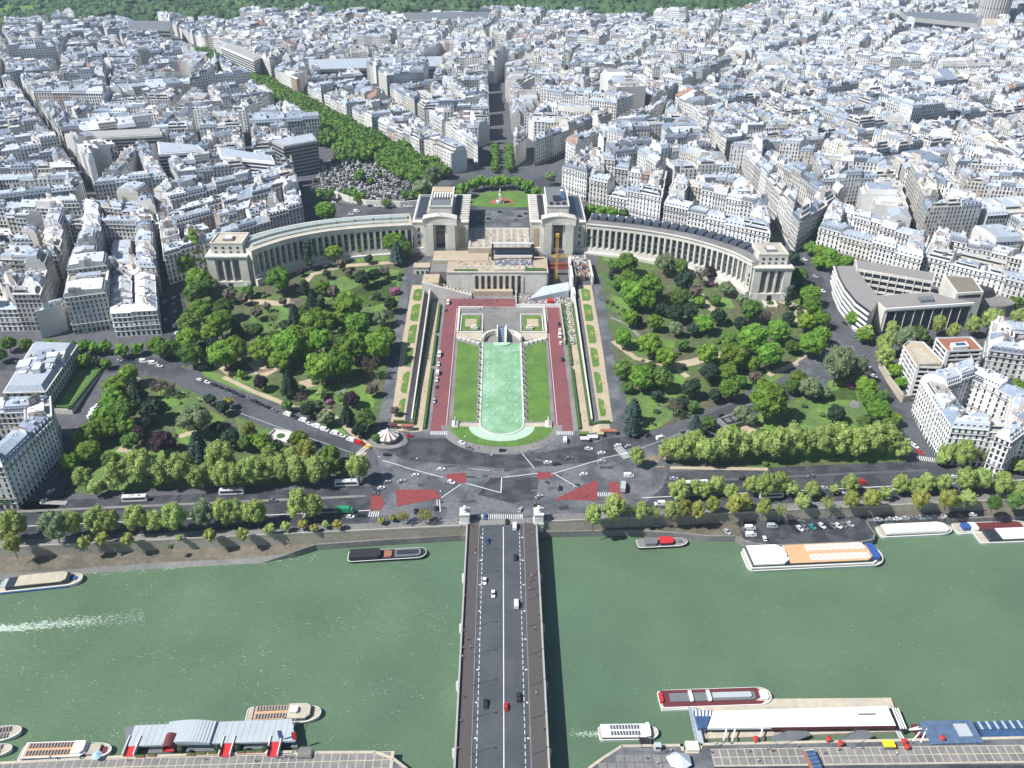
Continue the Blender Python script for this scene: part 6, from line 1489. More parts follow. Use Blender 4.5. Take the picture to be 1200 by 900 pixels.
for zone, txt in ZONES.items():
    es = []
    for w in txt.split():
        a, b, r, k = w.split(','); es.append((float(a), float(b), float(r), k))
    es.sort()
    cnt = {}
    for e in es: cnt[e[3]] = cnt.get(e[3], 0) + (e[2] >= RCUT)
    seen = {}
    for a, b, r, k in es:
        sh, lm, wd = KD[k]; p0 = P(a, b, 8); zc = p0.y * CC + (CZ - p0.z) * SS; Rm = r * zc / 1000 * (.99 if sh != 'column' else 1.5)
        p = P(a, b + r * .12, HCEN[sh] * Rm); base = Vector((p.x, p.y, H(p.x, p.y)))
        if -7 < base.y - QW(base.x) < 0: base.z = 0
        if k in 'PEGO' : Rm *= 1.24 if 'row' in zone else 1.15
        if r <= RCUT and (r < RCUT or nt_ >= 300): small_tree(base, Rm, sh, lm); continue
        i = seen.get(k, 0); seen[k] = i + 1
        noun = '' if wd.endswith(('cedar', 'conifer', 'poplar', 'cypress')) else ' tree'
        lab = f"{wd}{noun} in {zone}" + (f", {ordn(i)} from left" if cnt[k] > 1 else '')
        pr = PR[sh][trnd.randrange(len(PR[sh]))]; s = trnd.uniform(.93, 1.07)
        c = copy_tree(pr, base, trnd.random() * 6.28, lab, 'trees of the gardens and avenues', (Rm * s, Rm * s, Rm * trnd.uniform(.92, 1.1)), {'crown': M[lm]})
        tree_pts.append((base.x, base.y, Rm)); nt_ += 1
for l in PR.values():
    for o in l:
        for ch in list(o.children): bpy.data.objects.remove(ch)
        bpy.data.objects.remove(o)
tag(small.build('small_trees', small_mats), kind='stuff')
print('trees', nt_)
# far and small trees, joined
ft = MB()
def far_tree(p, r, seed):
    z = p[2] if len(p) > 2 else H(p[0], p[1])
    for i in range(4):
        a = i * 2.1 + seed; q = r * .45; lobe(ft, (p[0] + q * math.cos(a), p[1] + q * math.sin(a), z + r * (1.1 + .2 * math.sin(i * 3 + seed))), r * .6, r * .55, ic=ICO1, seed=seed + i, rough=.35)
    leaves(ft, (p[0], p[1], z + r * 1.2), r * .95, r * .75, 46, r * .16, trnd)
def along(pts, spacing, width, rmin, rmax, wd=False):
    pts = pts if wd else [W(a, b, 29) for a, b in pts]; k = 0
    for a, b in zip(pts, pts[1:]):
        L_ = (b - a).length; n = int(L_ / spacing); d = (b - a).normalized(); nn = Vector((-d.y, d.x, 0))
        for i in range(n):
            for s in (-1, 1) if width else (0,):
                p = a + d * (i + trnd.uniform(-.2, .2)) * spacing + nn * s * width * trnd.uniform(.8, 1.15); far_tree((p.x, p.y), trnd.uniform(rmin, rmax), trnd.random() * 50)
av_w = [AVA - Vector((avn.x, avn.y, 0)) * 27 + (AVB - AVA) * t_ for t_ in (.02, .35, .7, 1.0)]
along(av_w, 9, 17, 5, 6.5, True); along(av_w, 9, 6, 5.5, 7, True)
along([(580, 203), (580, 172)], 9, 0, 4, 5); along([(597, 203), (596, 172)], 9, 0, 4, 5)
gp = [W(a, b, 29) for a, b in [(370, 180), (376, 146), (412, 148), (470, 178), (546, 214), (526, 217), (498, 208), (450, 193), (405, 192)]]
for k in range(420):
    x, y = trnd.uniform(-200, 0), trnd.uniform(700, 900)
    if inside((x, y), gp): far_tree((x, y), trnd.uniform(5, 8), trnd.random() * 60)
for k in range(34):
    a, b = trnd.choice([(372, 195), (395, 193), (430, 215), (470, 205), (485, 208), (420, 235), (405, 232), (380, 232), (455, 240), (445, 212), (490, 235), (500, 232)]); p = W(a + trnd.uniform(-9, 9), b + trnd.uniform(-4, 4), 29); far_tree((p.x, p.y), trnd.uniform(3, 6), k)
for k in range(150):
    a, b = trnd.uniform(0, 1200), trnd.uniform(30, 230); p = W(a, b, 29)
    if not in_free([p]): far_tree((p.x, p.y), trnd.uniform(3, 5), k)
tag(ft.build('distant_trees', leaf('leaf_far', (.115, .215, .035), orand=0, var=.45)), kind='stuff')
# forest along the top
fo = MB(); k = 0
yy = 1520
while yy < 2700:
    xx = -1750 + trnd.random() * 10
    while xx < 900:
        lim = forest_y(xx) + 25
        if yy > lim and not (-1130 < xx < -900 and 1680 < yy < 1860 and trnd.random() < .93):
            k += 1; r = trnd.uniform(8, 12) * (1 if yy < 2300 else 1.6); lobe(fo, (xx + trnd.uniform(-4, 4), yy + trnd.uniform(-5, 5), H(xx, yy) + r * .9 + trnd.uniform(0, 6)), r, r * .8, ic=ICO1, seed=k * .7, rough=.4)
        xx += 15 if yy < 2300 else 26
    yy += 16 if yy < 2300 else 30
tag(fo.build('forest', mat('leaf_forest', (.055, .105, .035), var=.5, scale=.015, detail=8)), kind='stuff')
mb = MB(); X = list(range(-3000, 3001, 300))
for a, b in zip(X, X[1:]):
    mb.face([(a, forest_y(max(-1600, min(700, a))) + 10 if a < 700 else 2700, 36), (b, forest_y(max(-1600, min(700, b))) + 10 if b < 700 else 2700, 36), (b, 4500, 26), (a, 4500, 26)])
mb.build('forest_floor', M['meadow'], kind='structure')
# undergrowth in the gardens
ub = MB(); zones = [[P(a, b) for a, b in l] for l in ([(205, 330), (250, 336), (310, 340), (400, 312), (476, 306), (466, 345), (455, 400), (444, 495), (430, 505), (330, 468), (250, 432), (212, 420)], [(152, 450), (190, 442), (250, 472), (330, 505), (405, 538), (408, 552), (95, 575), (82, 558), (105, 520)],
        [(702, 304), (780, 309), (860, 345), (930, 350), (945, 335), (970, 385), (925, 430), (865, 460), (800, 488), (748, 508), (740, 480), (718, 400), (703, 345)], [(790, 538), (860, 502), (950, 464), (1000, 445), (1040, 510), (1066, 545), (900, 546), (785, 543)])]
for z_ in zones:
    x0, x1 = min(p.x for p in z_), max(p.x for p in z_); y0, y1 = min(p.y for p in z_), max(p.y for p in z_)
    for k in range(int((x1 - x0) * (y1 - y0) / 95)):
        x, y = trnd.uniform(x0, x1), trnd.uniform(y0, y1)
        if not inside((x, y), z_) or noise.noise(Vector((x * .03, y * .03, 3))) < .02: continue
        r = trnd.uniform(.9, 2.4); lobe(ub, (x, y, H(x, y) + r * .4), r, r * .7, ic=ICO1, seed=k, rough=.4, col=trnd.choice([(1, 1, 1), (.6, .7, .6), (1.3, 1.2, .9), (1.1, .9, .8)])); leaves(ub, (x, y, H(x, y) + r * .4), r, r * .7, 14, .35, trnd, col=(1, 1, 1))
tag(ub.build('shrubbery', mat('shrub_leaf', (.062, .115, .036), attr=True, var=.3, scale=.4)), kind='stuff')
# ================================================================== NEAR QUAYS
def pad(l, z): return ccw([W(a, b, z) for a, b in l])
qz = -5.0
lq = pad([(-260, 897), (0, 893), (130, 886), (300, 881), (345, 880), (352, 886), (372, 881), (440, 880), (462, 888), (478, 900)], qz)
lq = ccw([(p[0], p[1]) for p in [W(-260, 897, qz), W(0, 893, qz), W(130, 886, qz), W(345, 879.5, qz), W(352, 885, qz), W(372, 880.5, qz), W(440, 880, qz), W(462, 888, qz), W(478, 900, qz)]] + [(-28, 150), (-20, 130), (-260, 130)])
rq = ccw([(p[0], p[1]) for p in [W(688, 900, qz), W(706, 887, qz), W(728, 873, qz), W(800, 872, qz), W(802, 880, qz), W(818, 880, qz), W(820, 871, qz), W(1060, 866, qz), W(1300, 861, qz)]] + [(260, 130), (20, 130), (27, 160)])
for q, nm in ((lq, 'left'), (rq, 'right')):
    mb = MB(); mb.prism(q, -10, qz); o = mb.build('near_quay', M['asphalt_light']); tag(o, kind='structure')
    mb = MB()
    for i in range(len(q)):
        a, b = q[i], q[(i + 1) % len(q)]
        if min(a[1], b[1]) < 170 and max(a[1], b[1]) < 190: continue
        mb.prism([a, b, *(lambda n: [(b[0] + n.x, b[1] + n.y), (a[0] + n.x, a[1] + n.y)])(Vector((-(b[1] - a[1]), b[0] - a[0])).normalized() * 1.1)], qz, qz + .22)
    c = mb.build('coping', M['paving_light'], o)
    slab_m = None
    # paving slabs in a joint bed
    rng = [(-186, -40)] if nm == 'left' else [(78, 196)]
    for xa, xb in rng:
        yt = (lambda x: W(0, 893.5, qz).y + (W(345, 884, qz).y - W(0, 893.5, qz).y) * (x + 184) / 110) if nm == 'left' else (lambda x: W(840, 878.5, qz).y + (x - 80) * .015)
        nrow = 3 if nm == 'left' else 2
        mb = MB(); mb.prism(ccw([(xa, yt(xa) + .3), (xb, yt(xb) + .3), (xb, yt(xb) - nrow * 3.4 - .3), (xa, yt(xa) - nrow * 3.4 - .3)]), qz - .1, qz + .05); mb.build('joint_bed', M['paving_light'], o)
        x = xa + .2
        while x < xb - 2.6:
            for r_ in range(nrow):
                y = yt(x) - r_ * 3.4
                if slab_m is None:
                    s_ = MB(); s_.box(0, 2.75, -3.0, 0, 0, .12); slab_m = s_.mesh('paving_slab', [M['paving_grey']])
                s = bpy.data.objects.new('paving_slab', slab_m); COL.objects.link(s); s.parent = o; s.location = (x, y, qz)
            x += 3.15
if True:    # left part of the right quay: larger slabs
    o = tag(MB().build('quay_corner', M['paving_grey']), kind='structure'); bpy.data.objects.remove(o)
    base = [ob for ob in bpy.data.objects if ob.name.startswith('near_quay')][-1]
    s_ = MB(); s_.box(0, 3.0, -3.0, 0, 0, .10); sm = s_.mesh('paving_slab', [M['paving_grey']])
    mb = MB(); mb.box(36, 69.4, 176, 193, qz - .1, qz + .04); mb.build('joint_bed', M['paving_light'], base)
    for i in range(10):
        for j in range(7):
            x, y = 35.5 + i * 3.4, 199.2 - j * 3.4
            if inside((x - .3, y + .6), rq) and inside((x + 3.3, y + .6), rq) and inside((x - .3, y - 3), rq):
                s = bpy.data.objects.new('paving_slab', sm); COL.objects.link(s); s.parent = base; s.location = (x, y, qz)
sheet('quay_roadway', [[(78, 150), (200, 150), (200, 195.2), (78, 194.2)]], M['asphalt_dark'], 0, px=False, flat=qz + .16)
# ================================================================== BOATS
def outline(L, Wd, bow=.22, stern=.08, n=7, scale=1.0):
    p = []
    h = Wd / 2 * scale; a = -L / 2 * (1 if scale == 1 else 1 - (1 - scale) * Wd / L); b = -a
    bl, sl = L * bow, L * stern
    for i in range(n + 1): t = i / n; p.append((b - bl + bl * math.sin(t * math.pi / 2), -h * math.cos(t * math.pi / 2) ** .9 if t < 1 else 0))
    q = [(x, -y) for x, y in p[:-1]][::-1]
    st = []
    for i in range(4): t = i / 3; st.append((a + sl * (1 - math.sin(t * math.pi / 2)), h * (.62 + .38 * math.cos(t * math.pi / 2))))
    st2 = [(x, -y) for x, y in st][::-1]
    return p + q + st + st2
def boat(name, label, cat, l, r, Wd, hull, decks, flip=False, fb=1.5, z=-8.5, deckc='paving_light', bow=.2, stern=.06, seats=None, parts=()):
    a, b = W(l[0], l[1], z), W(r[0], r[1], z); c = (a + b) / 2; L = (b - a).length; ang = math.atan2(b.y - a.y, b.x - a.x) + (math.pi if flip else 0)
    t = thing(name, label, cat, (c.x, c.y, z), ang)
    o = outline(L, Wd, bow, stern); low = outline(L * .97, Wd * .9, bow, stern)
    mb = MB(); n = len(o)
    for i in range(n):
        j = (i + 1) % n; bz = lambda p: fb + .55 * max(0, (p[0] / (L / 2) - .55)) * 2
        mb.face([(low[i][0], low[i][1], -.6), (low[j][0], low[j][1], -.6), (o[j][0], o[j][1], bz(o[j])), (o[i][0], o[i][1], bz(o[i]))], 0, hull)
    mb.build('hull', M['paintc'], t)
    mb = MB(); i1 = outline(L - .5, Wd - .5, bow, stern); mb.face([(x, y, fb - .12 + .45 * max(0, (x / (L / 2) - .55)) * 2) for x, y in i1]); mb.build('deck', M[deckc], t)
    mb = MB()
    for i in range(n):
        j = (i + 1) % n; bz = lambda p: fb + .55 * max(0, (p[0] / (L / 2) - .55)) * 2
        mb.face([(o[i][0], o[i][1], bz(o[i])), (o[j][0], o[j][1], bz(o[j])), (i1[j][0], i1[j][1], bz(o[j]) + .05), (i1[i][0], i1[i][1], bz(o[i]) + .05)], 0, (.8, .8, .8))
    mb.build('gunwale', M['paintc'], t)
    for d in decks:
        nm, x0, x1, w, z0, z1, mt_ = d[:7]; X0, X1 = -L / 2 + L * x0, -L / 2 + L * x1; hw = Wd * w / 2; oy = d[7] * Wd if len(d) > 7 else 0
        mb = MB(); k = min(hw * .5, (X1 - X0) * .2)
        mb.prism([(X0, -hw + oy), (X1 - k, -hw + oy), (X1, -hw * .6 + oy), (X1, hw * .6 + oy), (X1 - k, hw + oy), (X0, hw + oy)], z0, z1); mb.build(nm, M[mt_], t)
    if seats:
        x0, x1, w, z0, col = seats; mb = MB(); X0, X1 = -L / 2 + L * x0, -L / 2 + L * x1; x = X0
        while x < X1:
            for s in (-1, 1):
                for y in (.12, .3): mb.box(x, x + .5, s * Wd * w * (y + .06) - Wd * w * .08, s * Wd * w * (y + .06) + Wd * w * .08, z0, z0 + .55, 0, col)
            x += 1.15
        mb.build('seat', M['paintc'], t, kind='stuff')
    for f in parts: f(t, L, Wd)
    return t
WHT, NAVY, BLK, MRN = (.78, .78, .78), (.06, .10, .28), (.025, .025, .03), (.16, .03, .035)
M['teak'] = mat('teak', (.60, .36, .20), var=.12, scale=1)
M['maroon'] = mat('maroon_paint', (.14, .035, .04), rough=.5, var=.1)
M['slate_blue'] = mat('slate_blue', (.10, .15, .24), rough=.3, var=.25, scale=.5)
M['blue_paint'] = mat('blue_paint', (.04, .10, .32), rough=.35, var=.1)
M['grey_roof'] = mat('grey_roof', (.42, .46, .48), rough=.35, var=.06, scale=.2)
M['hull_white'] = M['white']
boat('cruise_boat', 'white cruise boat with blue hull stripe moored at the far left sand bank', 'boat', (1, 690), (98, 680), 8, WHT, [('cabin', .1, .86, .8, 1.4, 3.4, 'glass'), ('roof', .22, .82, .84, 3.4, 3.9, 'paving_light'), ('roof', .05, .2, .7, 3.0, 3.3, 'grey_roof'), ('hull_stripe', .02, .9, 1.005, .3, .8, 'blue_paint'), ('foredeck_box', .86, .93, .3, 1.4, 2.2, 'blue_paint')], bow=.18)
boat('barge', 'long black barge moored along the quay left of the bridge', 'boat', (408, 655), (500, 650), 7.4, BLK, [('cabin', .03, .42, .8, 1.4, 3.4, 'dark'), ('hatch', .46, .56, .6, 1.4, 2.2, 'terracotta'), ('hold_cover', .6, .93, .7, 1.4, 2.4, 'metal'), ('skylight', .62, .9, .4, 2.4, 2.6, 'glass')], deckc='dark', bow=.12)
boat('barge', 'small dark barge with a red cabin roof moored right of the bridge', 'boat', (746, 640), (805, 637), 6, BLK, [('cabin', .15, .4, .75, 1.4, 3.2, 'metal'), ('cabin', .45, .72, .75, 1.4, 3.0, 'dark'), ('red_roof', .44, .72, .8, 3.0, 3.3, 'red'), ('winch', .8, .88, .3, 1.4, 2.4, 'metal')], deckc='paving_grey', bow=.2)
boat('river_cruise_ship', 'large white river cruise ship with an orange sun deck beside the parking quay', 'ship', (871, 660), (1032, 653), 14.5, WHT, [('saloon', .03, .93, .86, 1.5, 4.4, 'glass'), ('white_band', .02, .95, .93, 2.4, 3.1, 'white'), ('saloon_roof', .04, .30, .9, 4.4, 5.2, 'white'), ('sun_deck', .30, .9, .86, 4.4, 4.7, 'teak'), ('bow_screen', .9, .955, .7, 1.6, 4.9, 'blue_paint'), ('bridge_house', .26, .29, .4, 5.2, 6.2, 'white')], fb=1.8, bow=.1, stern=.05, seats=(.46, .88, .85, 4.7, (.75, .75, .75)))
boat('river_boat', 'white river boat with a long white roof moored next to the parking quay', 'boat', (1028, 626), (1114, 622), 8, WHT, [('cabin', .08, .92, .82, 1.4, 3.0, 'glass'), ('white_band', .07, .93, .85, 2.2, 3.05, 'white'), ('roof', .1, .88, .84, 3.0, 3.5, 'white'), ('roof', .07, .19, .6, 2.4, 2.8, 'white')])
boat('river_boat', 'white and blue river boat with maroon deck, inner berth at the far right', 'boat', (1117, 622), (1205, 618), 8, WHT, [('wheelhouse', .1, .2, .5, 1.4, 3.4, 'blue_paint'), ('deck_cover', .3, .9, .7, 1.4, 2.0, 'maroon'), ('cabin', .2, .3, .7, 1.4, 2.8, 'white')])
boat('river_boat', 'white passenger boat with a row of side windows at the far right, outer berth', 'boat', (1143, 632), (1250, 628), 9, WHT, [('cabin', .1, .95, .85, 1.4, 2.8, 'glass'), ('roof', .24, .95, .87, 2.8, 3.3, 'white'), ('foredeck', .1, .22, .6, 1.4, 1.9, 'blue_paint')])
tops = [('cabin', .06, .72, .86, 1.2, 3.0, 'glass'), ('white_rim', .05, .74, .92, 2.7, 3.3, 'white'), ('upper_deck', .07, .62, .8, 3.3, 3.45, 'teak'), ('wheelhouse', .60, .72, .72, 3.3, 4.5, 'white'), ('fore_awning', .74, .88, .62, 1.5, 2.8, 'paving_light'), ('foredeck', .86, .95, .4, 1.5, 1.9, 'maroon')]
boat('tour_boat', 'white sightseeing boat with wooden top deck at the left end of the near quay', 'boat', (25, 886), (132, 882), 7.2, WHT, tops, seats=(.1, .56, .8, 3.45, (.35, .3, .28)), bow=.25)
boat('tour_boat', 'white open-deck boat bow just entering the picture on the left, outer berth', 'boat', (-70, 872), (27, 859), 7, WHT, [('open_deck', .3, .88, .75, 1.3, 1.6, 'paving_grey')], seats=(.4, .86, .8, 1.6, (.35, .28, .24)), bow=.3)
boat('tour_boat', 'white open-deck boat bow on the left, inner berth beside the quay', 'boat', (-80, 892), (16, 880), 6, WHT, [('open_deck', .3, .88, .75, 1.3, 1.6, 'paving_grey')], seats=(.4, .86, .8, 1.6, (.35, .28, .24)), bow=.3)
boat('tour_boat', 'white sightseeing boat with cream round foredeck berthed outside the grey pontoon hall', 'boat', (289, 842), (377, 838), 8.2, WHT, [('cabin', .1, .85, .8, 1.2, 2.8, 'glass'), ('upper_deck', .12, .58, .76, 2.8, 3.0, 'teak'), ('foredeck_roof', .56, .86, .84, 2.6, 3.4, 'paving_light'), ('wheelhouse', .6, .7, .35, 3.4, 4.6, 'white')], seats=(.14, .54, .78, 3.0, (.3, .3, .3)), bow=.28)
boat('tour_boat', 'small white boat with rows of roof seats just under way near the bridge', 'boat', (701, 862), (771, 861), 6.2, WHT, [('cabin', .05, .82, .9, 1.1, 2.5, 'glass'), ('top_deck', .04, .84, .94, 2.5, 2.9, 'white'), ('bow_arch', .8, .86, .98, 1.4, 3.6, 'white')], seats=(.2, .68, .8, 2.9, (.12, .12, .15)), bow=.2)
boat('river_barge', 'long maroon-decked boat with white benches berthed outside the white landing stage', 'boat', (771, 822), (903, 818), 8.5, (.7, .7, .72), [('deck_rim', .03, .93, .93, 1.4, 1.7, 'maroon'), ('glass_deck', .1, .86, .46, 1.7, 2.2, 'metal'), ('cross_bench', .27, .30, .6, 2.3, 3.0, 'white'), ('cross_bench', .43, .46, .6, 2.3, 3.0, 'white'), ('skylight', .48, .82, .3, 2.3, 2.9, 'grey_roof'), ('stern_flag', .01, .04, .5, 1.4, 2.6, 'red'), ('bow_box', .9, .97, .5, 1.4, 2.4, 'white')], bow=.12)
# landing stages
def stage_(name, label, l, z0, z1, mt_, base_l=None, base_m='paving_light'):
    q = ccw([W(a, b, z1) for a, b in l]); c0 = cent(q); o = (c0[0], c0[1], -8.5); t = thing(name, label, 'landing stage', o)
    if base_l: qb = ccw([W(a, b, -7.4) for a, b in base_l]); part(t, o, 'pontoon', lambda mb: mb.prism(qb, -9.5, -7.2), base_m)
    return t, o, q, c0
t, o, q, c0 = stage_('landing_stage', 'long floating ferry hall with a rounded grey metal roof and red gangways', [(158, 850), (342, 842), (346, 868), (150, 874)], 0, -3.6, 'grey_roof', [(146, 852), (345, 843), (349, 876), (148, 884)], 'metal')
part(t, o, 'glass_wall', lambda mb: mb.prism(inset(q, .8), -7.2, -4.6), 'glass_blue')
part(t, o, 'roof', lambda mb: mb.prism(q, -4.6, -3.7, bottom=True), 'grey_roof')
a_, b_ = min(q, key=lambda p: p[0]), max(q, key=lambda p: p[0]); xs_ = [p[0] for p in q]; ym = c0[1]; x0_, x1_ = min(xs_), max(xs_)
sl = (W(346, 868, -3.6).y - W(150, 874, -3.6).y) / (W(346, 868, -3.6).x - W(150, 874, -3.6).x)
for i in range(26):
    x = x0_ + 2 + i * (x1_ - x0_ - 4) / 25; y = ym + sl * (x - c0[0]) + .3
    part(t, o, 'roof_seam', lambda mb: mb.box(x - .09, x + .09, y - 4.9, y + 4.9, -3.7, -3.62), 'grey_roof')
cv = lambda mb: [mb.prism(ccw([(x0_ + 13 + u, ym + sl * (x0_ + 13 - c0[0]) - 4.6), (x0_ + 13 + u + 1.2, ym + sl * (x0_ + 13 - c0[0]) - 4.6), (x0_ + 13 + u + 1.2, ym + sl * (x0_ + 13 - c0[0]) + 5), (x0_ + 13 + u, ym + sl * (x0_ + 13 - c0[0]) + 5)]), -3.7, -3.7 + 1.9 * math.sin(math.pi * min(1, (u + 3) / 24))) for u in [1.2 * k for k in range(15)]] and None
part(t, o, 'raised_roof', cv, 'grey_roof')
for i, (px_, kind) in enumerate(((157, 0), (203, 1), (268, 0), (323, 0))):
    p = W(px_, 866 if kind else 872, -5); nm = ['first', 'second', 'third', 'fourth'][i]
    g = thing('gangway', f"red carpeted gangway{' under a red canopy' if kind else ''}, {nm} from the left, to the ferry hall", 'gangway', (p.x, p.y - 1.5, -5))
    mb = MB(); mb.prism([(-1.9, -4), (1.9, -4), (1.9, 4), (-1.9, 4)], [-.1, -.1, .1, .1], [.5, .5, 1.2, 1.2]); mb.build('carpet', M['red'], g)
    for s in (-1, 1): mb = MB(); mb.prism(ccw([(s * 1.9, -4), (s * 2.2, -4), (s * 2.2, 4), (s * 1.9, 4)]), -.1, 1.9); mb.build('rail', M['white'] if not kind else M['terracotta'], g)
    if kind:
        mb = MB()
        for k in range(8):
            a0, a1 = math.pi * k / 8, math.pi * (k + 1) / 8; mb.face([(2.2 * math.cos(a0), -4, 1.6 + 1.9 * math.sin(a0)), (2.2 * math.cos(a0), 1.6, 2.0 + 1.9 * math.sin(a0)), (2.2 * math.cos(a1), 1.6, 2.0 + 1.9 * math.sin(a1)), (2.2 * math.cos(a1), -4, 1.6 + 1.9 * math.sin(a1))])
        mb.build('canopy', M['maroon'], g)
for i, (a, b) in enumerate([(165, 887), (178, 886), (224, 885), (236, 884), (249, 883.5), (283, 882.5), (294, 882), (304, 881.5)]):
    p = W(a, b, qz); g = thing('planter', f'long terracotta planter on the left quay by the ferry hall, {ordn(i)} from left', 'planter', p); mb = MB(); mb.box(-1.6, 1.6, -.45, .45, 0, .7); mb.build('box', M['terracotta'], g); mb = MB(); mb.box(-1.4, 1.4, -.3, .3, .7, .95); mb.build('soil', M['hedge'], g)
for i, (a, b, s) in enumerate([(256, 880, 1), (279, 879, 1), (312, 880, .9), (212, 881, .9)]):
    p = W(a, b, qz); g = thing('shrub', f'small round shrub beside the red gangways, {ordn(i)} from left', 'shrub', p); mb = MB(); mb.tube((0, 0, 0), (0, 0, 1), .12, 5); mb.build('trunk', M['bark'], g); mb = MB(); lobe(mb, (0, 0, 1.6), 1.2 * s, 1.1 * s, seed=i); leaves(mb, (0, 0, 1.6), 1.2 * s, 1.1 * s, 60, .25); mb.build('crown', M['leaf_dark'], g)
for i, (a, b, m_) in enumerate([(328, 870, 'blue_paint'), (344, 872, 'red')]):
    p = W(a, b, qz); g = thing('flag', f"{'blue' if i == 0 else 'red'} banner on a pole by the right end of the grey ferry hall", 'flag', p); mb = MB(); mb.tube((0, 0, 0), (0, 0, 7), .1, 5); mb.build('pole', M['metal'], g); mb = MB(); mb.box(.1, 1.6, -.04, .04, 2.6, 6.9); mb.build('banner', M[m_], g)
p = W(115, 889, qz); g = thing('parasol', 'round pale blue parasol on the left quay', 'parasol', p); mb = MB(); mb.tube((0, 0, 0), (0, 0, 2.4), .07, 5); mb.build('pole', M['metal'], g)
mb = MB(); [mb.face([(1.9 * math.cos(k * .785), 1.9 * math.sin(k * .785), 2.0), (1.9 * math.cos((k + 1) * .785), 1.9 * math.sin((k + 1) * .785), 2.0), (0, 0, 2.9)]) for k in range(8)]; mb.build('canopy', mat('pale_blue_cloth', (.35, .5, .6)), g)
p = W(358, 884, qz); g = thing('stone_block', 'grey stone bollard block at the corner of the left quay', 'stone block', p); mb = MB(); mb.box(-2.6, 2.6, -2, 2, -3, 1.2); mb.box(-2.2, 2.2, -1.6, 1.6, 1.2, 1.5); mb.build('block', M['paving_grey'], g)
p = W(811, 876, qz); g = thing('stone_block', 'square stone block at the corner of the right quay', 'stone block', p); mb = MB(); mb.box(-2.4, 2.4, -2, 2, -3, 1.2); mb.build('block', M['stone'], g)
# white landing stage
t, o, q, c0 = stage_('landing_stage', 'huge white flat roofed landing stage with a stone coloured outer walkway', [(836, 833), (1040, 827), (1050, 850), (829, 853)], 0, -3.4, 'white', [(812, 820), (1044, 818), (1058, 857), (822, 866)], 'paving_light')
part(t, o, 'hall', lambda mb: mb.prism(inset(q, 1.2), -7.2, -4.6), 'glass_blue')
part(t, o, 'roof', lambda mb: mb.prism(q, -4.6, -3.5, bottom=True), 'white')
part(t, o, 'glass_end', lambda mb: mb.prism(ccw([W(a, b, -3.8) for a, b in [(813, 832), (835, 832), (828, 853), (818, 853)]]), -7.2, -3.9), 'glass_blue')
part(t, o, 'roof_light', lambda mb: mb.prism(ccw([W(a, b, -3.3) for a, b in [(914, 835), (962, 834), (962, 840), (916, 841)]]), -3.5, -3.42), mat('pale_lilac', (.60, .56, .62)))
part(t, o, 'roof_light', lambda mb: mb.prism(ccw([W(a, b, -3.3) for a, b in [(1006, 836), (1026, 835.6), (1026, 837.4), (1006, 837.8)]]), -3.5, -3.3), 'metal')
part(t, o, 'fascia', lambda mb: ebox(mb, sorted(q)[0], max(q, key=lambda p: p[0] - p[1]), .15, -5.2, -3.6, .3, s0=.34), 'maroon')
for i in range(5): part(t, o, 'skylight_strip', lambda mb: mb.prism(ccw([W(a, b, -3.7) for a, b in [(814.5 + i * 4.2, 832.5), (816.6 + i * 4.2, 832.5), (817 + i * 4, 839), (815 + i * 4, 839)]]), -3.9, -3.7), 'white')
part(t, o, 'end_platform', lambda mb: mb.prism(ccw([W(a, b, -5.5) for a, b in [(1042, 829), (1052, 829), (1064, 855), (1052, 855)]]), -8.5, -6), 'dark')
for k in range(3): part(t, o, 'mooring_beam', lambda mb: mb.tube(W(1046 + k * 3, 830, -5), W(1056 + k * 3, 854, -5), .35, 5), 'white')
boat('pontoon', 'narrow white floating jetty between the maroon boat and the landing stage', 'jetty', (774, 830), (812, 829), 3.4, WHT, [('top', .02, .98, .9, .9, 1.3, 'paving_light')], fb=.9, bow=.02, stern=.02)
def bridge_bit(label, a, b, w, z0, z1, mt_='metal', name='gangway', rails=True):
    A, B_ = W(*a, z0), W(*b, z1); g = thing(name, label, name.replace('_', ' '), A); d = B_ - A; n = Vector((-d.y, d.x, 0)).normalized() * w / 2
    mb = MB(); z = Vector((0, 0, .25)); vv = [-n, n, d + n, d - n]; mb.face([v_ + z for v_ in vv][::-1] if (Vector((d.x, d.y)).x * n.y - d.y * n.x) < 0 else [v_ + z for v_ in vv]); 
    for i in range(4): a1, b1 = vv[i], vv[(i + 1) % 4]; mb.face([a1 - z, b1 - z, b1 + z, a1 + z])
    mb.build('deck', M[mt_], g)
    if rails:
        for s in (-1, 1):
            mb = MB(); mb.tube(n * s + Vector((0, 0, 1.2)), d + n * s + Vector((0, 0, 1.2)), .07, 4)
            for k in range(8): p = n * s + d * k / 7; mb.tube(p, p + Vector((0, 0, 1.2)), .05, 4)
            mb.build('railing', M['metal'], g)
    return g
bridge_bit('long grey footbridge from the quay corner to the end of the white jetty', (820, 871), (811, 830), 3.0, -5, -6.8, 'grey_roof')
bridge_bit('short dark ramp from the right quay up to the small white boat', (757, 876), (754, 863), 4, -5, -6.6, 'dark')
bridge_bit('broad grey ramp lying askew below the white landing stage, left one', (908, 870), (945, 856), 5, -5, -6.4, 'metal')
bridge_bit('dark grey ramp below the right part of the white landing stage', (992, 872), (1018, 857), 5, -5, -6.4, 'metal')
bridge_bit('slim white gangplank at the right end of the white landing stage', (1060, 870), (1052, 857), 1.6, -5, -6.6, 'white')
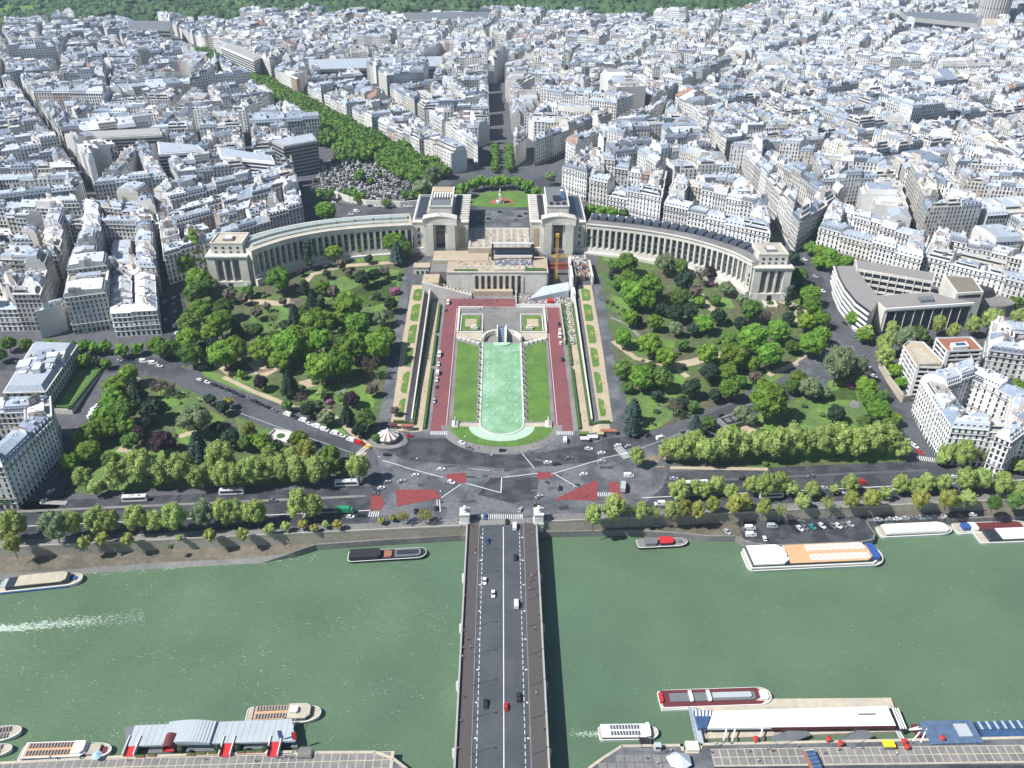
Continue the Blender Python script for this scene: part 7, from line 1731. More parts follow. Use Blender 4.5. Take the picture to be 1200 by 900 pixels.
for i, (a, b, c_, d_) in enumerate([(847, 870, 852, 853), (857, 871, 862, 853), (890, 866, 894, 853), (1068, 870, 1078, 858), (1078, 872, 1086, 854)]):
    A, B_ = W(a, b, -5), W(c_, d_, -4.5); g = thing('mooring_pole', f'slanting white mooring pole at the right landing stages, {ordn(i)} from left', 'pole', A); mb = MB(); mb.tube((0, 0, 0), B_ - A, .3, 6); mb.build('pole', M['white'], g)
    mb = MB(); mb.cyl(0, 0, -.5, .5, .7, n=7); mb.build('foot', M['metal'], g)
for i, (a, b) in enumerate([(885, 869), (970, 869), (984, 874), (1058, 872), (1062, 878), (1103, 868)]):
    p = W(a, b, qz); g = thing('kiosk', f'small red-orange ticket kiosk on the right quay, {ordn(i)} from left', 'kiosk', p); mb = MB(); mb.cyl(0, 0, 0, 2.0, .85, n=8); mb.build('body', M['terracotta'], g); mb = MB(); mb.cyl(0, 0, 2.0, 2.5, 1.1, .2, n=8); mb.build('roof', M['red'], g)
p = W(1040, 876, qz); g = thing('market_stall', 'bright yellow square stall on the right quay', 'stall', p); mb = MB(); mb.box(-2.1, 2.1, -1.4, 1.4, 1.9, 2.5); mb.build('awning', mat('yellow_cloth', (.8, .62, .03)), g); mb = MB(); mb.box(-1.8, 1.8, -1.1, 1.1, 0, 1.9); mb.build('counter', M['metal'], g)
p = W(952, 895, qz); g = thing('kiosk', 'long kiosk with a blue glass roof and orange edge on the right quay', 'kiosk', p, R(6)); mb = MB(); mb.box(-1.8, 1.8, -6, 4, 0, 2.6); mb.build('body', M['white'], g)
for k in range(6): mb = MB(); mb.box(-1.7, 1.7, -5.8 + k * 1.6, -4.4 + k * 1.6, 2.6, 2.85); mb.build('roof_panel', M['glass_blue'], g)
mb = MB(); mb.box(-2.7, -1.8, -6, 4, 1.9, 2.7); mb.build('side_panel', M['terracotta'], g)
p = W(795, 895, qz); g = thing('tent', 'pale grey pointed fabric tent on the right quay', 'tent', p)
mb = MB(); rim = [(-4.6, 1.4), (-1, 3.6), (4.2, 2.4), (4.4, -1.8), (1, -3.8), (-3.2, -2.6)]
for i in range(6): a, b = rim[i], rim[(i + 1) % 6]; mb.face([(a[0], a[1], 2), (b[0], b[1], 2), (0, .3, 5.2)][::-1], 0, (.62, .68, .72) if i % 2 else (.55, .6, .66))
mb.build('canopy', M['paintc'], g); mb = MB(); mb.tube((0, .3, 0), (0, .3, 5.4), .12, 5); mb.build('pole', M['metal'], g)
p = W(770, 878, qz); g = thing('ticket_booth', 'small white ticket booth at the edge of the right quay', 'booth', p); mb = MB(); mb.box(-1.1, 1.1, -.8, .8, 0, 2.6); mb.build('body', M['white'], g); mb = MB(); mb.box(-1.3, 1.3, -1, 1, 2.6, 2.8); mb.build('roof', M['grey_roof'], g); mb = MB(); mb.box(-.8, .8, -.85, -.8, 1.1, 2.2); mb.build('window', M['glass'], g)
# glass-roofed blue boat
def glassboat():
    l, r = (1076, 868), (1290, 862); z = -8.5; a, b = W(*l, z), W(*r, z); c = (a + b) / 2; L = (b - a).length; t = thing('glass_boat', 'long low boat with a blue glass roof and a blue office cabin on the right', 'boat', (c.x, c.y, z), math.atan2(b.y - a.y, b.x - a.x))
    Wd = 13; mb = MB(); mb.box(-L / 2, L / 2, -Wd / 2, Wd / 2, -.6, 1.2); mb.build('hull', M['maroon'], t)
    mb = MB(); mb.box(-L / 2 + 2, -L / 2 + 22, -4.5, 5.5, 1.2, 4.2); mb.build('cabin', M['slate_blue'], t); mb = MB(); mb.box(-L / 2 + 1, -L / 2 + 20, -6.2, -4.5, 1.2, 2.6); mb.build('side_deck', M['white'], t)
    mb = MB(); mb.box(-L / 2 + 14, -L / 2 + 19, -2, 3.5, 4.2, 4.8); mb.build('roof_box', M['grey_roof'], t)
    for s in (-1, 0, 1): mb = MB(); mb.box(-L / 2 + 24, L / 2 - 1, s * 4.0 - 1.7, s * 4.0 + 1.7, 1.2, 3.2 if s == 0 else 2.6); mb.build('glass_roof', M['glass_blue'], t)
    x = -L / 2 + 25
    while x < L / 2 - 2:
        for s in (-1, 1): mb = MB(); mb.box(x, x + .9, s * 4.0 - 1.75, s * 4.0 + 1.75, 2.55, 2.75); mb.build('roof_rib', M['grey_roof'], t)
        x += 3.1
    mb = MB(); mb.tube((-L / 2 - 3, 4, 1), (-L / 2 + 2, 3, 3), .3, 5); mb.tube((-L / 2 - 3, 4, 1), (-L / 2 + 2, 5, 1.4), .25, 5); mb.build('mooring_frame', M['white'], t)
glassboat()
# wake, then flecks of painted sun sparkle and wind foam
mb = MB(); wr = random.Random(5)
for k in range(1500):
    t_ = wr.random() ** 1.5; px_ = -10 + 180 * t_; py_ = 738 - 16 * t_ + wr.gauss(0, 1.8 + 2.5 * t_); p = W(px_, py_, -8.46); s = wr.uniform(.15, .75) * (1 - .7 * t_)
    mb.face([(p.x - s * 1.8, p.y - s * .3, -8.46), (p.x + s * 1.6, p.y - s * .5 * wr.random(), -8.45), (p.x + s * wr.uniform(-1, 1), p.y + s * .5, -8.44)])
for k in range(160): px_ = 665 + 38 * wr.random() ** .6; p = W(px_, 860 + wr.gauss(0, 1) * (3 - (px_ - 665) * .05), -8.46); s = wr.uniform(.1, .4); mb.face([(p.x - s, p.y, -8.46), (p.x + s, p.y - s * .4, -8.45), (p.x, p.y + s * .6, -8.44)])
for k in range(300): t_ = wr.random(); p = W(110 + 260 * t_, 670 - 18 * t_ + wr.gauss(0, 2), -8.46); s = wr.uniform(.1, .5); mb.face([(p.x - s * 2, p.y, -8.46), (p.x + s * 2, p.y - .1, -8.45), (p.x, p.y + s * .4, -8.44)])
tag(mb.build('foam', M['wake']), kind='stuff')
mb = MB()  # white flecks paint sun glints on the water, mixed with wind foam
for k in range(1200):
    c_ = wr.random(); px_, py_ = wr.uniform(0, 535), wr.uniform(650, 878)
    if wr.random() > .25 + .75 * max(0, noise.noise(Vector((px_ * .012, py_ * .02, 1))) * 2): continue
    p = W(px_, py_, -8.46)
    for _ in range(wr.choice((1, 2, 3))):
        x, y, s = p.x + wr.gauss(0, 1.6), p.y + wr.gauss(0, .8), wr.uniform(.05, .19); mb.face([(x - s * 2, y + s * .3, -8.46), (x + s * 1.6, y - s * .5, -8.45), (x + s, y + s * .5, -8.44)])
for k in range(120): p = W(wr.uniform(660, 1200), wr.uniform(650, 860), -8.46); s = wr.uniform(.05, .18); mb.face([(p.x - s * 2, p.y, -8.46), (p.x + s * 2, p.y - .1, -8.45), (p.x, p.y + s * .6, -8.44)])
tag(mb.build('sparkle_foam_flecks', M['foam']), kind='stuff')
# ================================================================== VEHICLES
def wheelset(t, L, Wd, r=.33):
    for sx in (-.31, .31):
        for sy in (-1, 1):
            mb = MB(); a = (sx * L, sy * (Wd / 2 - .12), r); mb.tube((a[0], a[1] - .1, r), (a[0], a[1] + .1, r), r, 8); mb.build('wheel', M['dark'], t)
def loft(mb, secs, m=0):
    """sections along x: (x, halfwidth, z0, z1)"""
    rings = [[(x, -w, a), (x, w, a), (x, w * .93, b), (x, -w * .93, b)] for x, w, a, b in secs]
    for p, q in zip(rings, rings[1:]):
        for i in range(4): j = (i + 1) % 4; mb.face([p[i], q[i], q[j], p[j]], m)
    mb.face(rings[0], m); mb.face(rings[-1][::-1], m)
def mk_car(L=4.4, Wd=1.8, h=1.45, hatch=True):
    t = thing('car', 'x', 'car'); mb = MB(); loft(mb, [(-L / 2, Wd * .42, .35, .8), (-L / 2 + .15, Wd * .48, .25, .95), (0, Wd * .5, .22, .92), (L * .3, Wd * .49, .22, .86), (L / 2 - .1, Wd * .44, .28, .68), (L / 2, Wd * .38, .35, .6)]); mb.build('body', M['white'], t)
    mb = MB(); e = -L / 2 + (.25 if hatch else .8); loft(mb, [(e, Wd * .4, .85, 1.0), (e + .45, Wd * .42, .85, h - .06), (L * .02, Wd * .42, .85, h - .06), (L * .22, Wd * .4, .84, .95)]); mb.build('windows', M['glass'], t)
    mb = MB(); loft(mb, [(e + .45, Wd * .38, h - .06, h), (L * .03, Wd * .38, h - .06, h)]); mb.build('roof', M['white'], t)
    wheelset(t, L, Wd); 
    for s in (-1, 1): mb = MB(); mb.box(L / 2 - .12, L / 2 - .01, s * Wd * .3 - .16, s * Wd * .3 + .16, .5, .66); mb.build('headlight', M['grey_roof'], t)
    keep_kids(t); return t
def mk_van():
    t = thing('van', 'x', 'van'); L, Wd = 5.4, 2.0; mb = MB(); loft(mb, [(-L / 2, Wd * .48, .35, 2.2), (-L / 2 + .1, Wd * .5, .3, 2.35), (L * .2, Wd * .5, .3, 2.35), (L * .32, Wd * .49, .3, 1.5), (L / 2 - .15, Wd * .47, .3, 1.15), (L / 2, Wd * .42, .35, .8)]); mb.build('body', M['white'], t)
    mb = MB(); mb.face([(L * .205, -Wd * .42, 2.25), (L * .205, Wd * .42, 2.25), (L * .325, Wd * .42, 1.56), (L * .325, -Wd * .42, 1.56)][::-1]); mb.v = [(a + .03, b, c + .03) for a, b, c in mb.v]
    for s in (-1, 1): mb.box(L * .02, L * .2, s * Wd * .485 - .02, s * Wd * .485 + .02, 1.4, 2.05)
    mb.build('windows', M['glass'], t)
    mb = MB(); loft(mb, [(-L / 2 + .3, .7, 2.35, 2.42), (L * .15, .7, 2.35, 2.42)]); mb.build('roof', M['white'], t); wheelset(t, L, Wd, .36); keep_kids(t); return t
def mk_coach():
    t = thing('coach', 'x', 'coach'); L, Wd = 12.5, 2.55; mb = MB(); loft(mb, [(-L / 2, Wd * .48, .4, 3.1), (-L / 2 + .2, Wd * .5, .35, 3.3), (L / 2 - .5, Wd * .5, .35, 3.3), (L / 2, Wd * .46, .4, 2.6)]); mb.build('body', M['white'], t)
    for s in (-1, 1): mb = MB(); mb.box(-L / 2 + .6, L / 2 - .8, s * Wd / 2 - .04, s * Wd / 2 + .04, 1.5, 2.7); mb.build('side_window', M['glass'], t)
    mb = MB(); mb.box(L / 2 - .28, L / 2 + .02, -1.1, 1.1, 1.2, 2.8); mb.build('windscreen', M['glass'], t)
    mb = MB(); mb.box(-2.8, -.4, -.8, .8, 3.3, 3.55); mb.build('roof_unit', M['grey_roof'], t); mb = MB(); mb.box(2, 3, -.5, .5, 3.3, 3.42); mb.build('roof_hatch', M['dark'], t); wheelset(t, L, Wd, .5); keep_kids(t); return t
def mk_truck():
    t = thing('truck', 'x', 'truck'); mb = MB(); mb.box(-4.2, 1.8, -1.25, 1.25, .9, 3.4); mb.build('box', M['white'], t); mb = MB(); loft(mb, [(1.9, 1.2, .5, 2.7), (3.2, 1.2, .5, 2.7), (3.9, 1.15, .5, 1.5)]); mb.build('body', M['white'], t)
    mb = MB(); mb.box(3.25, 3.75, -1, 1, 1.5, 2.5); mb.build('windscreen', M['glass'], t); wheelset(t, 8, 2.5, .48); keep_kids(t); return t
PC = {'c': mk_car(), 'h': mk_car(3.9, 1.7, 1.5), 's': mk_car(4.6, 1.82, 1.42, False), 'v': mk_van(), 'b': mk_coach(), 't': mk_truck()}
CARC = {}
def cpaint(n, c): CARC[n] = mat('car_paint_' + n, c, rough=.28, var=.03, spec=.6)
for n, c in {'white': (.78, .78, .78), 'silver': (.42, .44, .46), 'grey': (.16, .17, .18), 'black': (.02, .02, .025), 'blue': (.04, .08, .22), 'red': (.5, .02, .03), 'teal': (.03, .28, .27), 'yellow': (.75, .55, .04), 'green': (.03, .25, .12), 'orange': (.6, .12, .04)}.items(): cpaint(n, c)
NV = {'c': 'car', 'h': 'small car', 's': 'saloon car', 'v': 'van', 'b': 'coach', 't': 'truck'}
VZ = {
'on the bridge': ("569,607,h,blue,270 571,635,h,blue,270 568,682,c,white,270 578,697,c,white,270 569,826,c,black,270 594,612,h,black,90 603,618,v,white,90 604,654,c,black,90 605,709,v,white,90 608,818,s,black,90 593,829,h,red,90 610,598,c,silver,70", 0),
'on the roundabout': ("541,520,c,white,-35 550,526,c,grey,-25 454,534,s,black,0 517,551,c,white,12 487,558,h,white,18 471,565,c,silver,28 454,566,h,silver,28 447,573,h,white,20 529,566,c,white,-30 642,543,c,white,8 652,545,s,black,8 667,538,c,grey,15 690,527,c,white,0 662,517,v,white,90 684,557,c,white,15 632,583,c,silver,30 656,573,h,black,80 480,512,h,red,0 411,607,h,white,0 423,605,c,black,0 406,601,t,green,0 511,597,h,black,90 487,600,h,black,90 705,532,c,white,15 724,523,c,white,25 736,524,h,silver,25 705,542,c,silver,15 759,511,c,black,40 737,559,v,white,0 730,573,t,silver,80 541,606,h,grey,90 628,592,h,grey,20 440,580,h,grey,0", 0),
'parked along the left avenue': ("234,446,c,white,-27 243,449,c,white,-27 251,452,c,black,-27 259,455,c,black,-27 267,458,h,black,-27 275,461,c,black,-27 283,465,c,black,-27 291,468,h,grey,-27 298,471,c,black,-27 306,475,c,black,-27 313,478,h,black,-27 321,482,c,grey,-27 337,487,v,white,-26 348,491,h,black,-25 355,494,v,white,-25 363,498,c,white,-25 371,501,v,white,-25 381,505,v,white,-25 392,509,v,white,-25 401,512,c,white,-25 411,517,v,white,-25 422,521,v,red,-25 431,525,h,yellow,-25", 0),
'on the shaded left street': ("52,588,c,white,60 60,577,c,white,60 75,581,c,black,60 78,573,c,black,60 112,481,v,white,62 110,485,v,white,62 108,489,v,white,62 115,476,c,white,62 88,545,c,grey,62 92,538,c,black,62", 0),
'on the tree-lined road at the left': ("151,423,c,blue,0 169,425,v,white,0 180,427,v,white,0 187,430,c,white,-10 140,424,h,silver,0 40,425,c,black,0 20,425,c,grey,0", 0),
'on the shaded street left of the gardens': ("193,355,c,white,80 194,376,c,silver,80 204,350,c,white,85 204,358,c,silver,85 205,366,c,white,85 205,374,c,grey,85 206,383,v,white,85 207,391,c,white,85 208,399,h,silver,85 197,330,c,grey,80", 0),
'parked on the red drive': ("525,356,v,white,90 522,364,h,grey,90 515,417,v,white,90 514,428,c,white,90 513,438,v,white,90 512,446,c,white,90 511,454,h,grey,90 509,471,c,silver,90 655,381,c,black,90 656,388,c,white,90 656,395,v,white,90 657,403,c,white,90 659,422,s,black,90", 0),
'on the left embankment road': ("159,587,b,white,4 272,579,b,white,4 407,569,b,white,4 185,611,c,orange,4 111,612,c,silver,4 361,606,c,white,4 120,600,c,grey,4 320,588,c,grey,4 240,596,c,black,4", 0),
'on the right embankment road': ("1009,567,v,red,4 965,573,c,silver,4 1117,560,c,white,4 1165,560,c,silver,4 773,592,v,white,4 815,570,b,white,4 903,583,b,white,4 830,581,c,grey,4 1050,574,c,white,4 1140,572,c,grey,4 870,562,c,black,4 950,559,c,grey,4 790,562,c,silver,4 1185,545,b,red,4 990,578,c,white,4", 0),
'on the uphill avenue': ("964,342,c,white,-62 1072,524,c,white,-62 1078,531,c,red,-62 1060,512,c,black,-62 1065,518,c,silver,-62 1054,505,c,black,-62 1048,494,c,grey,-62 1017,430,c,silver,-60 1012,420,c,grey,-60 1024,442,c,white,-60 1000,395,c,grey,-60 1022,436,c,black,-60 990,380,c,black,-60 972,352,c,grey,-62 955,325,c,silver,-60 943,305,c,white,-60", 0),
'on the right avenue': ("774,515,v,white,22 800,507,c,grey,24 865,482,c,silver,24 845,488,c,black,24 900,469,c,black,26 925,458,c,grey,26", 0),
'on the parking quay': ("937,620,c,white,-60 932,621,c,black,-60 943,619,c,grey,-60 952,618,c,teal,-60 958,618,c,black,-60 963,617,c,white,-60 970,617,c,black,-60 976,617,c,grey,-60 982,617,c,white,-60 988,616,c,grey,-60 996,615,c,silver,-60 879,620,v,white,0 880,628,v,white,0 905,618,v,silver,0 852,624,c,silver,-60 872,622,c,grey,-60 868,617,c,black,-60 896,632,h,white,90 938,612,c,grey,0", -5),
'on the lower quay behind the moored boats': ("1029,610,c,silver,3 1043,609,c,silver,3 1051,609,h,white,3 1061,608,c,silver,3 1070,608,c,grey,3 1079,607,c,silver,3 1087,607,c,white,3 1095,606,c,silver,3 1104,606,c,white,3 1125,605,c,grey,3 1140,604,c,white,3 770,616,c,silver,3", -5),
'on the street behind the left wing': ("391,238,c,white,-12 414,240,c,silver,-5 427,241,c,white,-5 441,243,c,white,0 453,242,c,silver,0 418,249,v,white,-5 411,252,c,white,-8 475,243,c,white,0 481,243,c,white,5 400,240,c,grey,-8 434,242,c,black,0", 0),
'on the square road beyond the palace': ("562,249,c,black,0 580,253,c,silver,0 586,249,c,black,0 573,257,c,black,10 609,254,c,black,10 605,258,c,grey,10 617,251,c,black,0", 27.4),
}
first = {k: True for k in PC}
nv = 0
for zone, (txt, zf) in VZ.items():
    es = []
    for w in txt.split(): a, b, k, col, an = w.split(','); es.append((float(a), float(b), k, col, float(an)))
    es.sort(key=lambda e: (e[1] if zone in ('on the bridge', 'parked on the red drive') else e[0])); cnt = {}
    for e in es: cnt[(e[2], e[3])] = cnt.get((e[2], e[3]), 0) + 1
    seen = {}
    for a, b, k, col, an in es:
        p = P(a, b) if zf == 0 else W(a, b, zf)
        if zone in ('on the bridge',): p.z = .02
        elif zf == 0: p.z = H(p.x, p.y) + .22
        elif zf == 27.4: p.z = 27.42 if p.y < 694 else H(p.x, p.y) + .2
        else: p.z = zf + .02
        key = (k, col); i = seen.get(key, 0); seen[key] = i + 1
        way = 'farthest' if zone in ('on the bridge', 'parked on the red drive') else 'left'
        lab = f"{col} {NV[k]} {zone}" + (f", {ordn(i)} {'counting from the palace side' if way == 'farthest' else 'from left'}" if cnt[key] > 1 else '')
        pm = {n: CARC[col] for n in ('body', 'roof', 'box')}
        if k == 't': pm['box'] = CARC[col]
        c = copy_tree(PC[k], p, R(an + (180 if nv % 2 and zone.startswith(('parked', 'on the right emb', 'on the left emb')) else 0)), lab, 'cars and vans in the streets', None, pm); c.name = {'c': 'car', 'h': 'car', 's': 'car', 'v': 'van', 'b': 'coach', 't': 'truck'}[k]; nv += 1
for o in PC.values():
    for ch in list(o.children): bpy.data.objects.remove(ch)
    bpy.data.objects.remove(o)
# ================================================================== CAROUSEL
p = P(455, 515); cz = .2
cg = thing('carousel', 'round carousel with a white and brown striped pointed roof beside the gardens', 'carousel', (p.x, p.y, cz)); M['brown_cloth'] = mat('brown_cloth', (.24, .17, .14))
for k in range(20):
    a0, a1 = 6.28319 * k / 20, 6.28319 * (k + 1) / 20; mb = MB(); r1 = 6.2
    mb.face([(r1 * math.cos(a0), r1 * math.sin(a0), 4.2), (r1 * math.cos(a1), r1 * math.sin(a1), 4.2), (1.2 * math.cos(a1), 1.2 * math.sin(a1), 7.0), (1.2 * math.cos(a0), 1.2 * math.sin(a0), 7.0)]); mb.face([(r1 * math.cos(a0), r1 * math.sin(a0), 3.5), (r1 * math.cos(a1), r1 * math.sin(a1), 3.5), (r1 * math.cos(a1), r1 * math.sin(a1), 4.2), (r1 * math.cos(a0), r1 * math.sin(a0), 4.2)]); mb.build('roof_panel', M['white'] if k % 2 else M['brown_cloth'], cg)
mb = MB(); mb.cyl(0, 0, 6.8, 8.0, 1.3, .7, 12); mb.cyl(0, 0, 8.0, 9.4, .5, .05, 8); mb.build('finial', M['white'], cg)
mb = MB(); mb.cyl(0, 0, 0, .5, 6.0, n=24); mb.build('platform', M['terracotta'], cg); mb = MB(); mb.cyl(0, 0, .5, 5.5, 1.6, n=12); mb.build('core', M['sand'], cg)
for k in range(10): a = 6.28319 * k / 10; mb = MB(); mb.tube((5.6 * math.cos(a), 5.6 * math.sin(a), .5), (5.6 * math.cos(a), 5.6 * math.sin(a), 3.8), .1, 5); mb.build('post', M['white'], cg)
for k in range(12):
    a = 6.28319 * k / 12 + .2; x, y = 4.2 * math.cos(a), 4.2 * math.sin(a); dx, dy = -math.sin(a), math.cos(a); mb = MB(); mb.tube((x - dx * .6, y - dy * .6, 1.5), (x + dx * .5, y + dy * .5, 1.5), .25, 6); mb.tube((x + dx * .5, y + dy * .5, 1.5), (x + dx * .8, y + dy * .8, 2.2), .15, 5)
    for q in (-.45, .4): mb.tube((x + dx * q, y + dy * q, 1.4), (x + dx * (q + .2), y + dy * (q + .2), .8), .07, 4)
    mb.tube((x, y, .5), (x, y, 3.8), .04, 4); mb.build('horse', M['white'], cg)
sheet('carousel_ground', [[(p.x + 11 * math.cos(a * .2618), p.y - 1 + 8 * math.sin(a * .2618)) for a in range(24)]], M['paving_grey'], .24, px=False)
# market stalls
for i, (a, b, m_, L_) in enumerate([(478, 503, 'terracotta', 7), (462, 502, 'maroon', 4), (684, 512, 'leaf_mid', 6), (694, 516, 'white', 6), (713, 509, 'terracotta', 9), (703, 512, 'sand', 4), (685, 518, 'white', 5)]):
    p = P(a, b); g = thing('market_stall', f"{['brick red', 'maroon', 'green', 'white', 'brown', 'sand coloured', 'small white'][i]} roofed stall at the {'left' if a < 600 else 'right'} corner of the gardens", 'stall', (p.x, p.y, p.z + .2)); mb = MB(); mb.box(-L_ / 2, L_ / 2, -1.3, 1.3, 2.2, 2.7); mb.build('awning', M[m_], g); mb = MB(); mb.box(-L_ / 2 + .3, L_ / 2 - .3, -1, 1, 0, 2.2); mb.build('counter', M['metal'], g)
for i, (a, b, s) in enumerate([(386, 443, 0), (828, 498, 1)]): pass
p = P(861, 496); g = thing('pavilion_ruin', 'dark rectangular sunken structure beside the right avenue', 'shelter', p, R(22)); mb = MB(); mb.box(-9, 9, -4.4, 4.4, -1, 3); mb.build('wall', M['paving_grey'], g); mb = MB(); mb.box(-8, 8, -3.5, 3.5, 3, 3.2); mb.build('roof', M['dark'], g)
for k in range(3): mb = MB(); mb.box(-6.5 + k * 4.6, -3.5 + k * 4.6, -2, 2, 3.2, 3.6); mb.build('roof_light', M['metal'], g)
p = P(329, 512); g = thing('garden_terrace', 'small pale terrace with round flower bed in the lower left garden', 'terrace', p, R(-18)); mb = MB(); mb.box(-6, 6, -4, 4, -1, .6); mb.build('floor', M['stone'], g); mb = MB(); mb.cyl(0, 0, .6, 1.1, 2.2, n=14); mb.build('flower_bed', M['hedge'], g)
for (x0, x1, y0, y1) in ((-6.4, 6.4, 4, 4.5), (-6.4, -6, -4, 4), (6, 6.4, -4, 4)): mb = MB(); mb.box(x0, x1, y0, y1, -1, 1.7); mb.build('low_wall', M['stone'], g)
# kiosk + underpass mouth
p = P(587, 529); g = thing('kiosk', 'small black cube shaped kiosk on the pavement before the fountain', 'kiosk', (p.x, p.y, p.z + .25)); mb = MB(); mb.box(-1, 1, -1, 1, 0, 2.2); mb.build('body', M['dark'], g); mb = MB(); mb.box(-1.2, 1.2, -1.2, 1.2, 2.2, 2.4); mb.build('roof', M['metal'], g)
# ================================================================== LAMPS
def lamp(h=9.0, arm=1.6):
    t = thing('street_lamp', 'x', 'street lamp'); mb = MB(); mb.tube((0, 0, 0), (0, 0, h), .13, 5, r1=.08); mb.build('post', M['metal'], t); mb = MB(); mb.tube((0, 0, h), (arm, 0, h + .3), .07, 4); mb.build('arm', M['metal'], t)
    mb = MB(); mb.box(arm - .1, arm + .7, -.22, .22, h + .15, h + .42); mb.build('lamp_head', M['white'], t); keep_kids(t); return t
lp0 = lamp()
for i in range(10):
    for s, nm in ((-1, 'left'), (1, 'right')): copy_tree(lp0, (s * 11.4, 318 - i * 15.3, .16), 0 if s < 0 else math.pi, f'slim grey lamp post on the {nm} bridge pavement, {ordn(i)} from the far end', 'street lamps')
for i, (a, b) in enumerate([(442, 552), (487, 556), (547, 530), (608, 532), (674, 585), (516, 590), (572, 549), (720, 540), (420, 585), (775, 540)]):
    p = P(a, b); copy_tree(lp0, (p.x, p.y, p.z + .15), i, f'grey lamp post standing around the roundabout, {ordn(i)} placed clockwise from the west' if False else f'grey lamp post on the roundabout, {ordn(sorted([442,487,547,608,674,516,572,720,420,775]).index(a))} from left', 'street lamps')
for ch in list(lp0.children): bpy.data.objects.remove(ch)
bpy.data.objects.remove(lp0)
# ================================================================== PEOPLE
def person_mesh(walk, top, legs, hair):
    me = bpy.data.meshes.new('p'); s = .24 if walk else .05
    V = [(0, 0, .95), (0, 0, 1.2), (0, 0, 1.42), (0, 0, 1.53), (0, .02, 1.66), (-.1, 0, .9), (-.11, s, .5), (-.11, s * .9 - .05, .07), (-.11, s + .12, .04), (.1, 0, .9), (.11, -s * .3, .5), (.11, -s * 1.3, .1), (.11, -s * 1.2 + .14, .05), (-.2, 0, 1.38), (-.25, -s * .6, 1.12), (-.24, -s * .4 + .1, .88), (.2, 0, 1.38), (.25, s * .6, 1.12), (.24, s * .7 + .1, .88)]
    E = [(0, 1), (1, 2), (2, 3), (3, 4), (0, 5), (5, 6), (6, 7), (7, 8), (0, 9), (9, 10), (10, 11), (11, 12), (2, 13), (13, 14), (14, 15), (2, 16), (16, 17), (17, 18)]
    rad = [.15, .14, .15, .06, .11, .09, .07, .045, .04, .09, .07, .045, .04, .06, .045, .035, .06, .045, .035]
    me.from_pydata(V, E, []); o = bpy.data.objects.new('p', me); COL.objects.link(o); md = o.modifiers.new('s', 'SKIN')
    for v_, r in zip(me.skin_vertices[0].data, rad): v_.radius = (r, r)
    me.skin_vertices[0].data[0].use_root = True
    dg = bpy.context.evaluated_depsgraph_get(); ev = o.evaluated_get(dg); m2 = bpy.data.meshes.new_from_object(ev); bpy.data.objects.remove(o)
    for m_ in (top, legs, hair, M['skin']): m2.materials.append(m_)
    for pl_ in m2.polygons:
        c = pl_.center; pl_.material_index = 2 if c.z > 1.68 or (c.z > 1.58 and c.y < 0) else (3 if c.z > 1.5 or (abs(c.x) > .2 and c.z < .92) else (0 if c.z > .93 else 1))
    return m2
M['skin'] = mat('skin', (.45, .28, .2)); M['hair'] = mat('hair', (.05, .035, .025))
cl = {n: mat('cloth_' + n, c) for n, c in {'dark': (.03, .03, .04), 'white': (.7, .7, .7), 'red': (.5, .05, .06), 'blue': (.06, .12, .35), 'grey': (.25, .25, .27), 'pink': (.6, .3, .38)}.items()}
PM = [(n, w, person_mesh(w, cl[n], cl[l], M['hair'])) for n, l, w in (('dark', 'dark', True), ('white', 'blue', True), ('red', 'dark', True), ('blue', 'grey', False), ('grey', 'dark', True), ('pink', 'dark', False), ('dark', 'blue', False))]
prn = random.Random(12); people = {}
def people_at(zone, pts): people.setdefault(zone, []).extend(pts)
BP = [(150, 75), (157, 80), (168, 160), (166, 175), (128, 320), (127, 437), (140, 465), (124, 495), (150, 493), (120, 525), (128, 662), (115, 745), (106, 838)]
BR = [(352, 60), (360, 105), (368, 245), (358, 258), (350, 268), (375, 290), (362, 293), (380, 285), (349, 295), (376, 315), (368, 430), (380, 525), (373, 650), (400, 770), (396, 380), (357, 250), (363, 262)]
pos = []
for l, zn, xr in ((BP, 'the left bridge pavement', (-16, -12)), (BR, 'the right bridge pavement', (12, 16))):
    for a, b in l:
        q = W(500 + a / 2.905, 590 + b / 2.905, .2); q.x = max(xr[0], min(xr[1], q.x)); pos.append((q.x, q.y, .16, zn))
for k in range(28): x, y = prn.uniform(-30, 8), prn.uniform(548, 570); pos.append((x, y, H(x, y) + .15, 'the red forecourt below the theatre'))
for k in range(26): x, y = prn.choice((prn.gauss(-28, 5), prn.gauss(-14, 4))), prn.uniform(580, 596); pos.append((max(-39, min(-8, x)), y, 22.0, 'the sandy terrace above the theatre'))
for k in range(34): x, y = prn.uniform(-22, 19), prn.uniform(614, 650); pos.append((x, y, 26.62, 'the paved parvis between the pavilions'))
for k in range(12): x, y = prn.uniform(-28, 28), prn.uniform(385, 400); pos.append((x, y, .4, 'the pavement around the fountain apron')) if (x / 35) ** 2 + ((y - 409) / 28) ** 2 < .98 and (x / 30) ** 2 + ((y - 409) / 21) ** 2 > 1.02 else None
for k in range(22): a = prn.choice((-1, 1)); x, y = a * prn.uniform(46, 50), prn.uniform(410, 555); pos.append((x, y, H(x, y) + .12, f"the {'left' if a < 0 else 'right'} sand walk"))
for k in range(16): i = prn.randrange(12); pos.append((-55 + i * 2.4, prn.uniform(-6, -1) + 575, 17.6 - i * .75, 'the theatre stairs'))
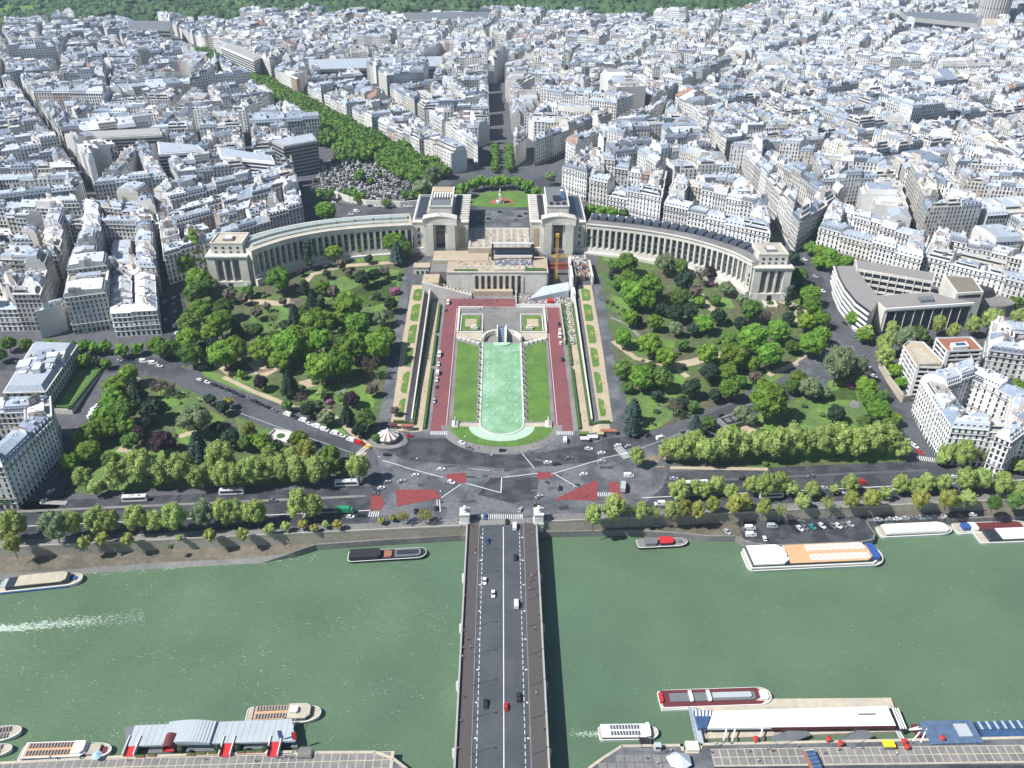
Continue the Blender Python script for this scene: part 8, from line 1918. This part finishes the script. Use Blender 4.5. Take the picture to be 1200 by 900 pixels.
for a, b in [(60, 889), (68, 890), (95, 890), (150, 892), (240, 891), (325, 889), (331, 890), (335, 888), (340, 889), (300, 893)]: q = W(a, b, qz); pos.append((q.x, q.y, qz + .13, 'the left near quay'))
for a, b in [(838, 873), (843, 874), (780, 882), (786, 881), (833, 883), (878, 882), (900, 879), (905, 881), (935, 876), (966, 884), (983, 880), (1010, 878), (888, 893), (1050, 885), (770, 896), (758, 890)]: q = W(a, b, qz); pos.append((q.x, q.y, qz + .17, 'the right near quay'))
byz = {}
for i, (x, y, z, zn) in enumerate(pos): byz.setdefault((zn, prn.randrange(len(PM))), []).append((x, y, z))
np_ = 0
for (zn, k), l in byz.items():
    bridge_ = 'bridge' in zn or 'sand walk' in zn; l.sort(key=(lambda e: e[1]) if bridge_ else (lambda e: e[0])); n_, w_, me_ = PM[k]
    for i, e in enumerate(l):
        o = bpy.data.objects.new('person', me_); COL.objects.link(o); o.location = e; o.rotation_euler = (0, 0, prn.random() * 6.28 if not bridge_ else prn.choice((0, math.pi)) + prn.uniform(-.3, .3))
        low = {3: ', grey trousers', 6: ', blue trousers'}.get(k, '')
        tag(o, f"person in {n_} top{low}{' walking' if w_ else ''} on {zn}" + (f", {ordn(i)} from the {'river' if 'bridge' not in zn else 'near'} end" if bridge_ and len(l) > 1 else (f", {ordn(i)} from left" if len(l) > 1 else '')), 'person', 'people walking about'); np_ += 1
print('vehicles', nv, 'people', np_)
# ================================================================== HAZE
if True:
    mb = MB(); mb.box(-5200, 5200, -700, 4300, -14, 282, bottom=True); hz = mb.build('haze', []); 
    hm = bpy.data.materials.new('haze'); hm.use_nodes = True; nt = hm.node_tree; nt.nodes.clear(); vp = nt.nodes.new('ShaderNodeVolumePrincipled'); vp.inputs['Density'].default_value = .00007; vp.inputs['Color'].default_value = (.62, .79, 1.0, 1); vp.inputs['Anisotropy'].default_value = .2
    oo = nt.nodes.new('ShaderNodeOutputMaterial'); nt.links.new(vp.outputs[0], oo.inputs['Volume']); hz.data.materials.append(hm); hz['kind'] = 'stuff'
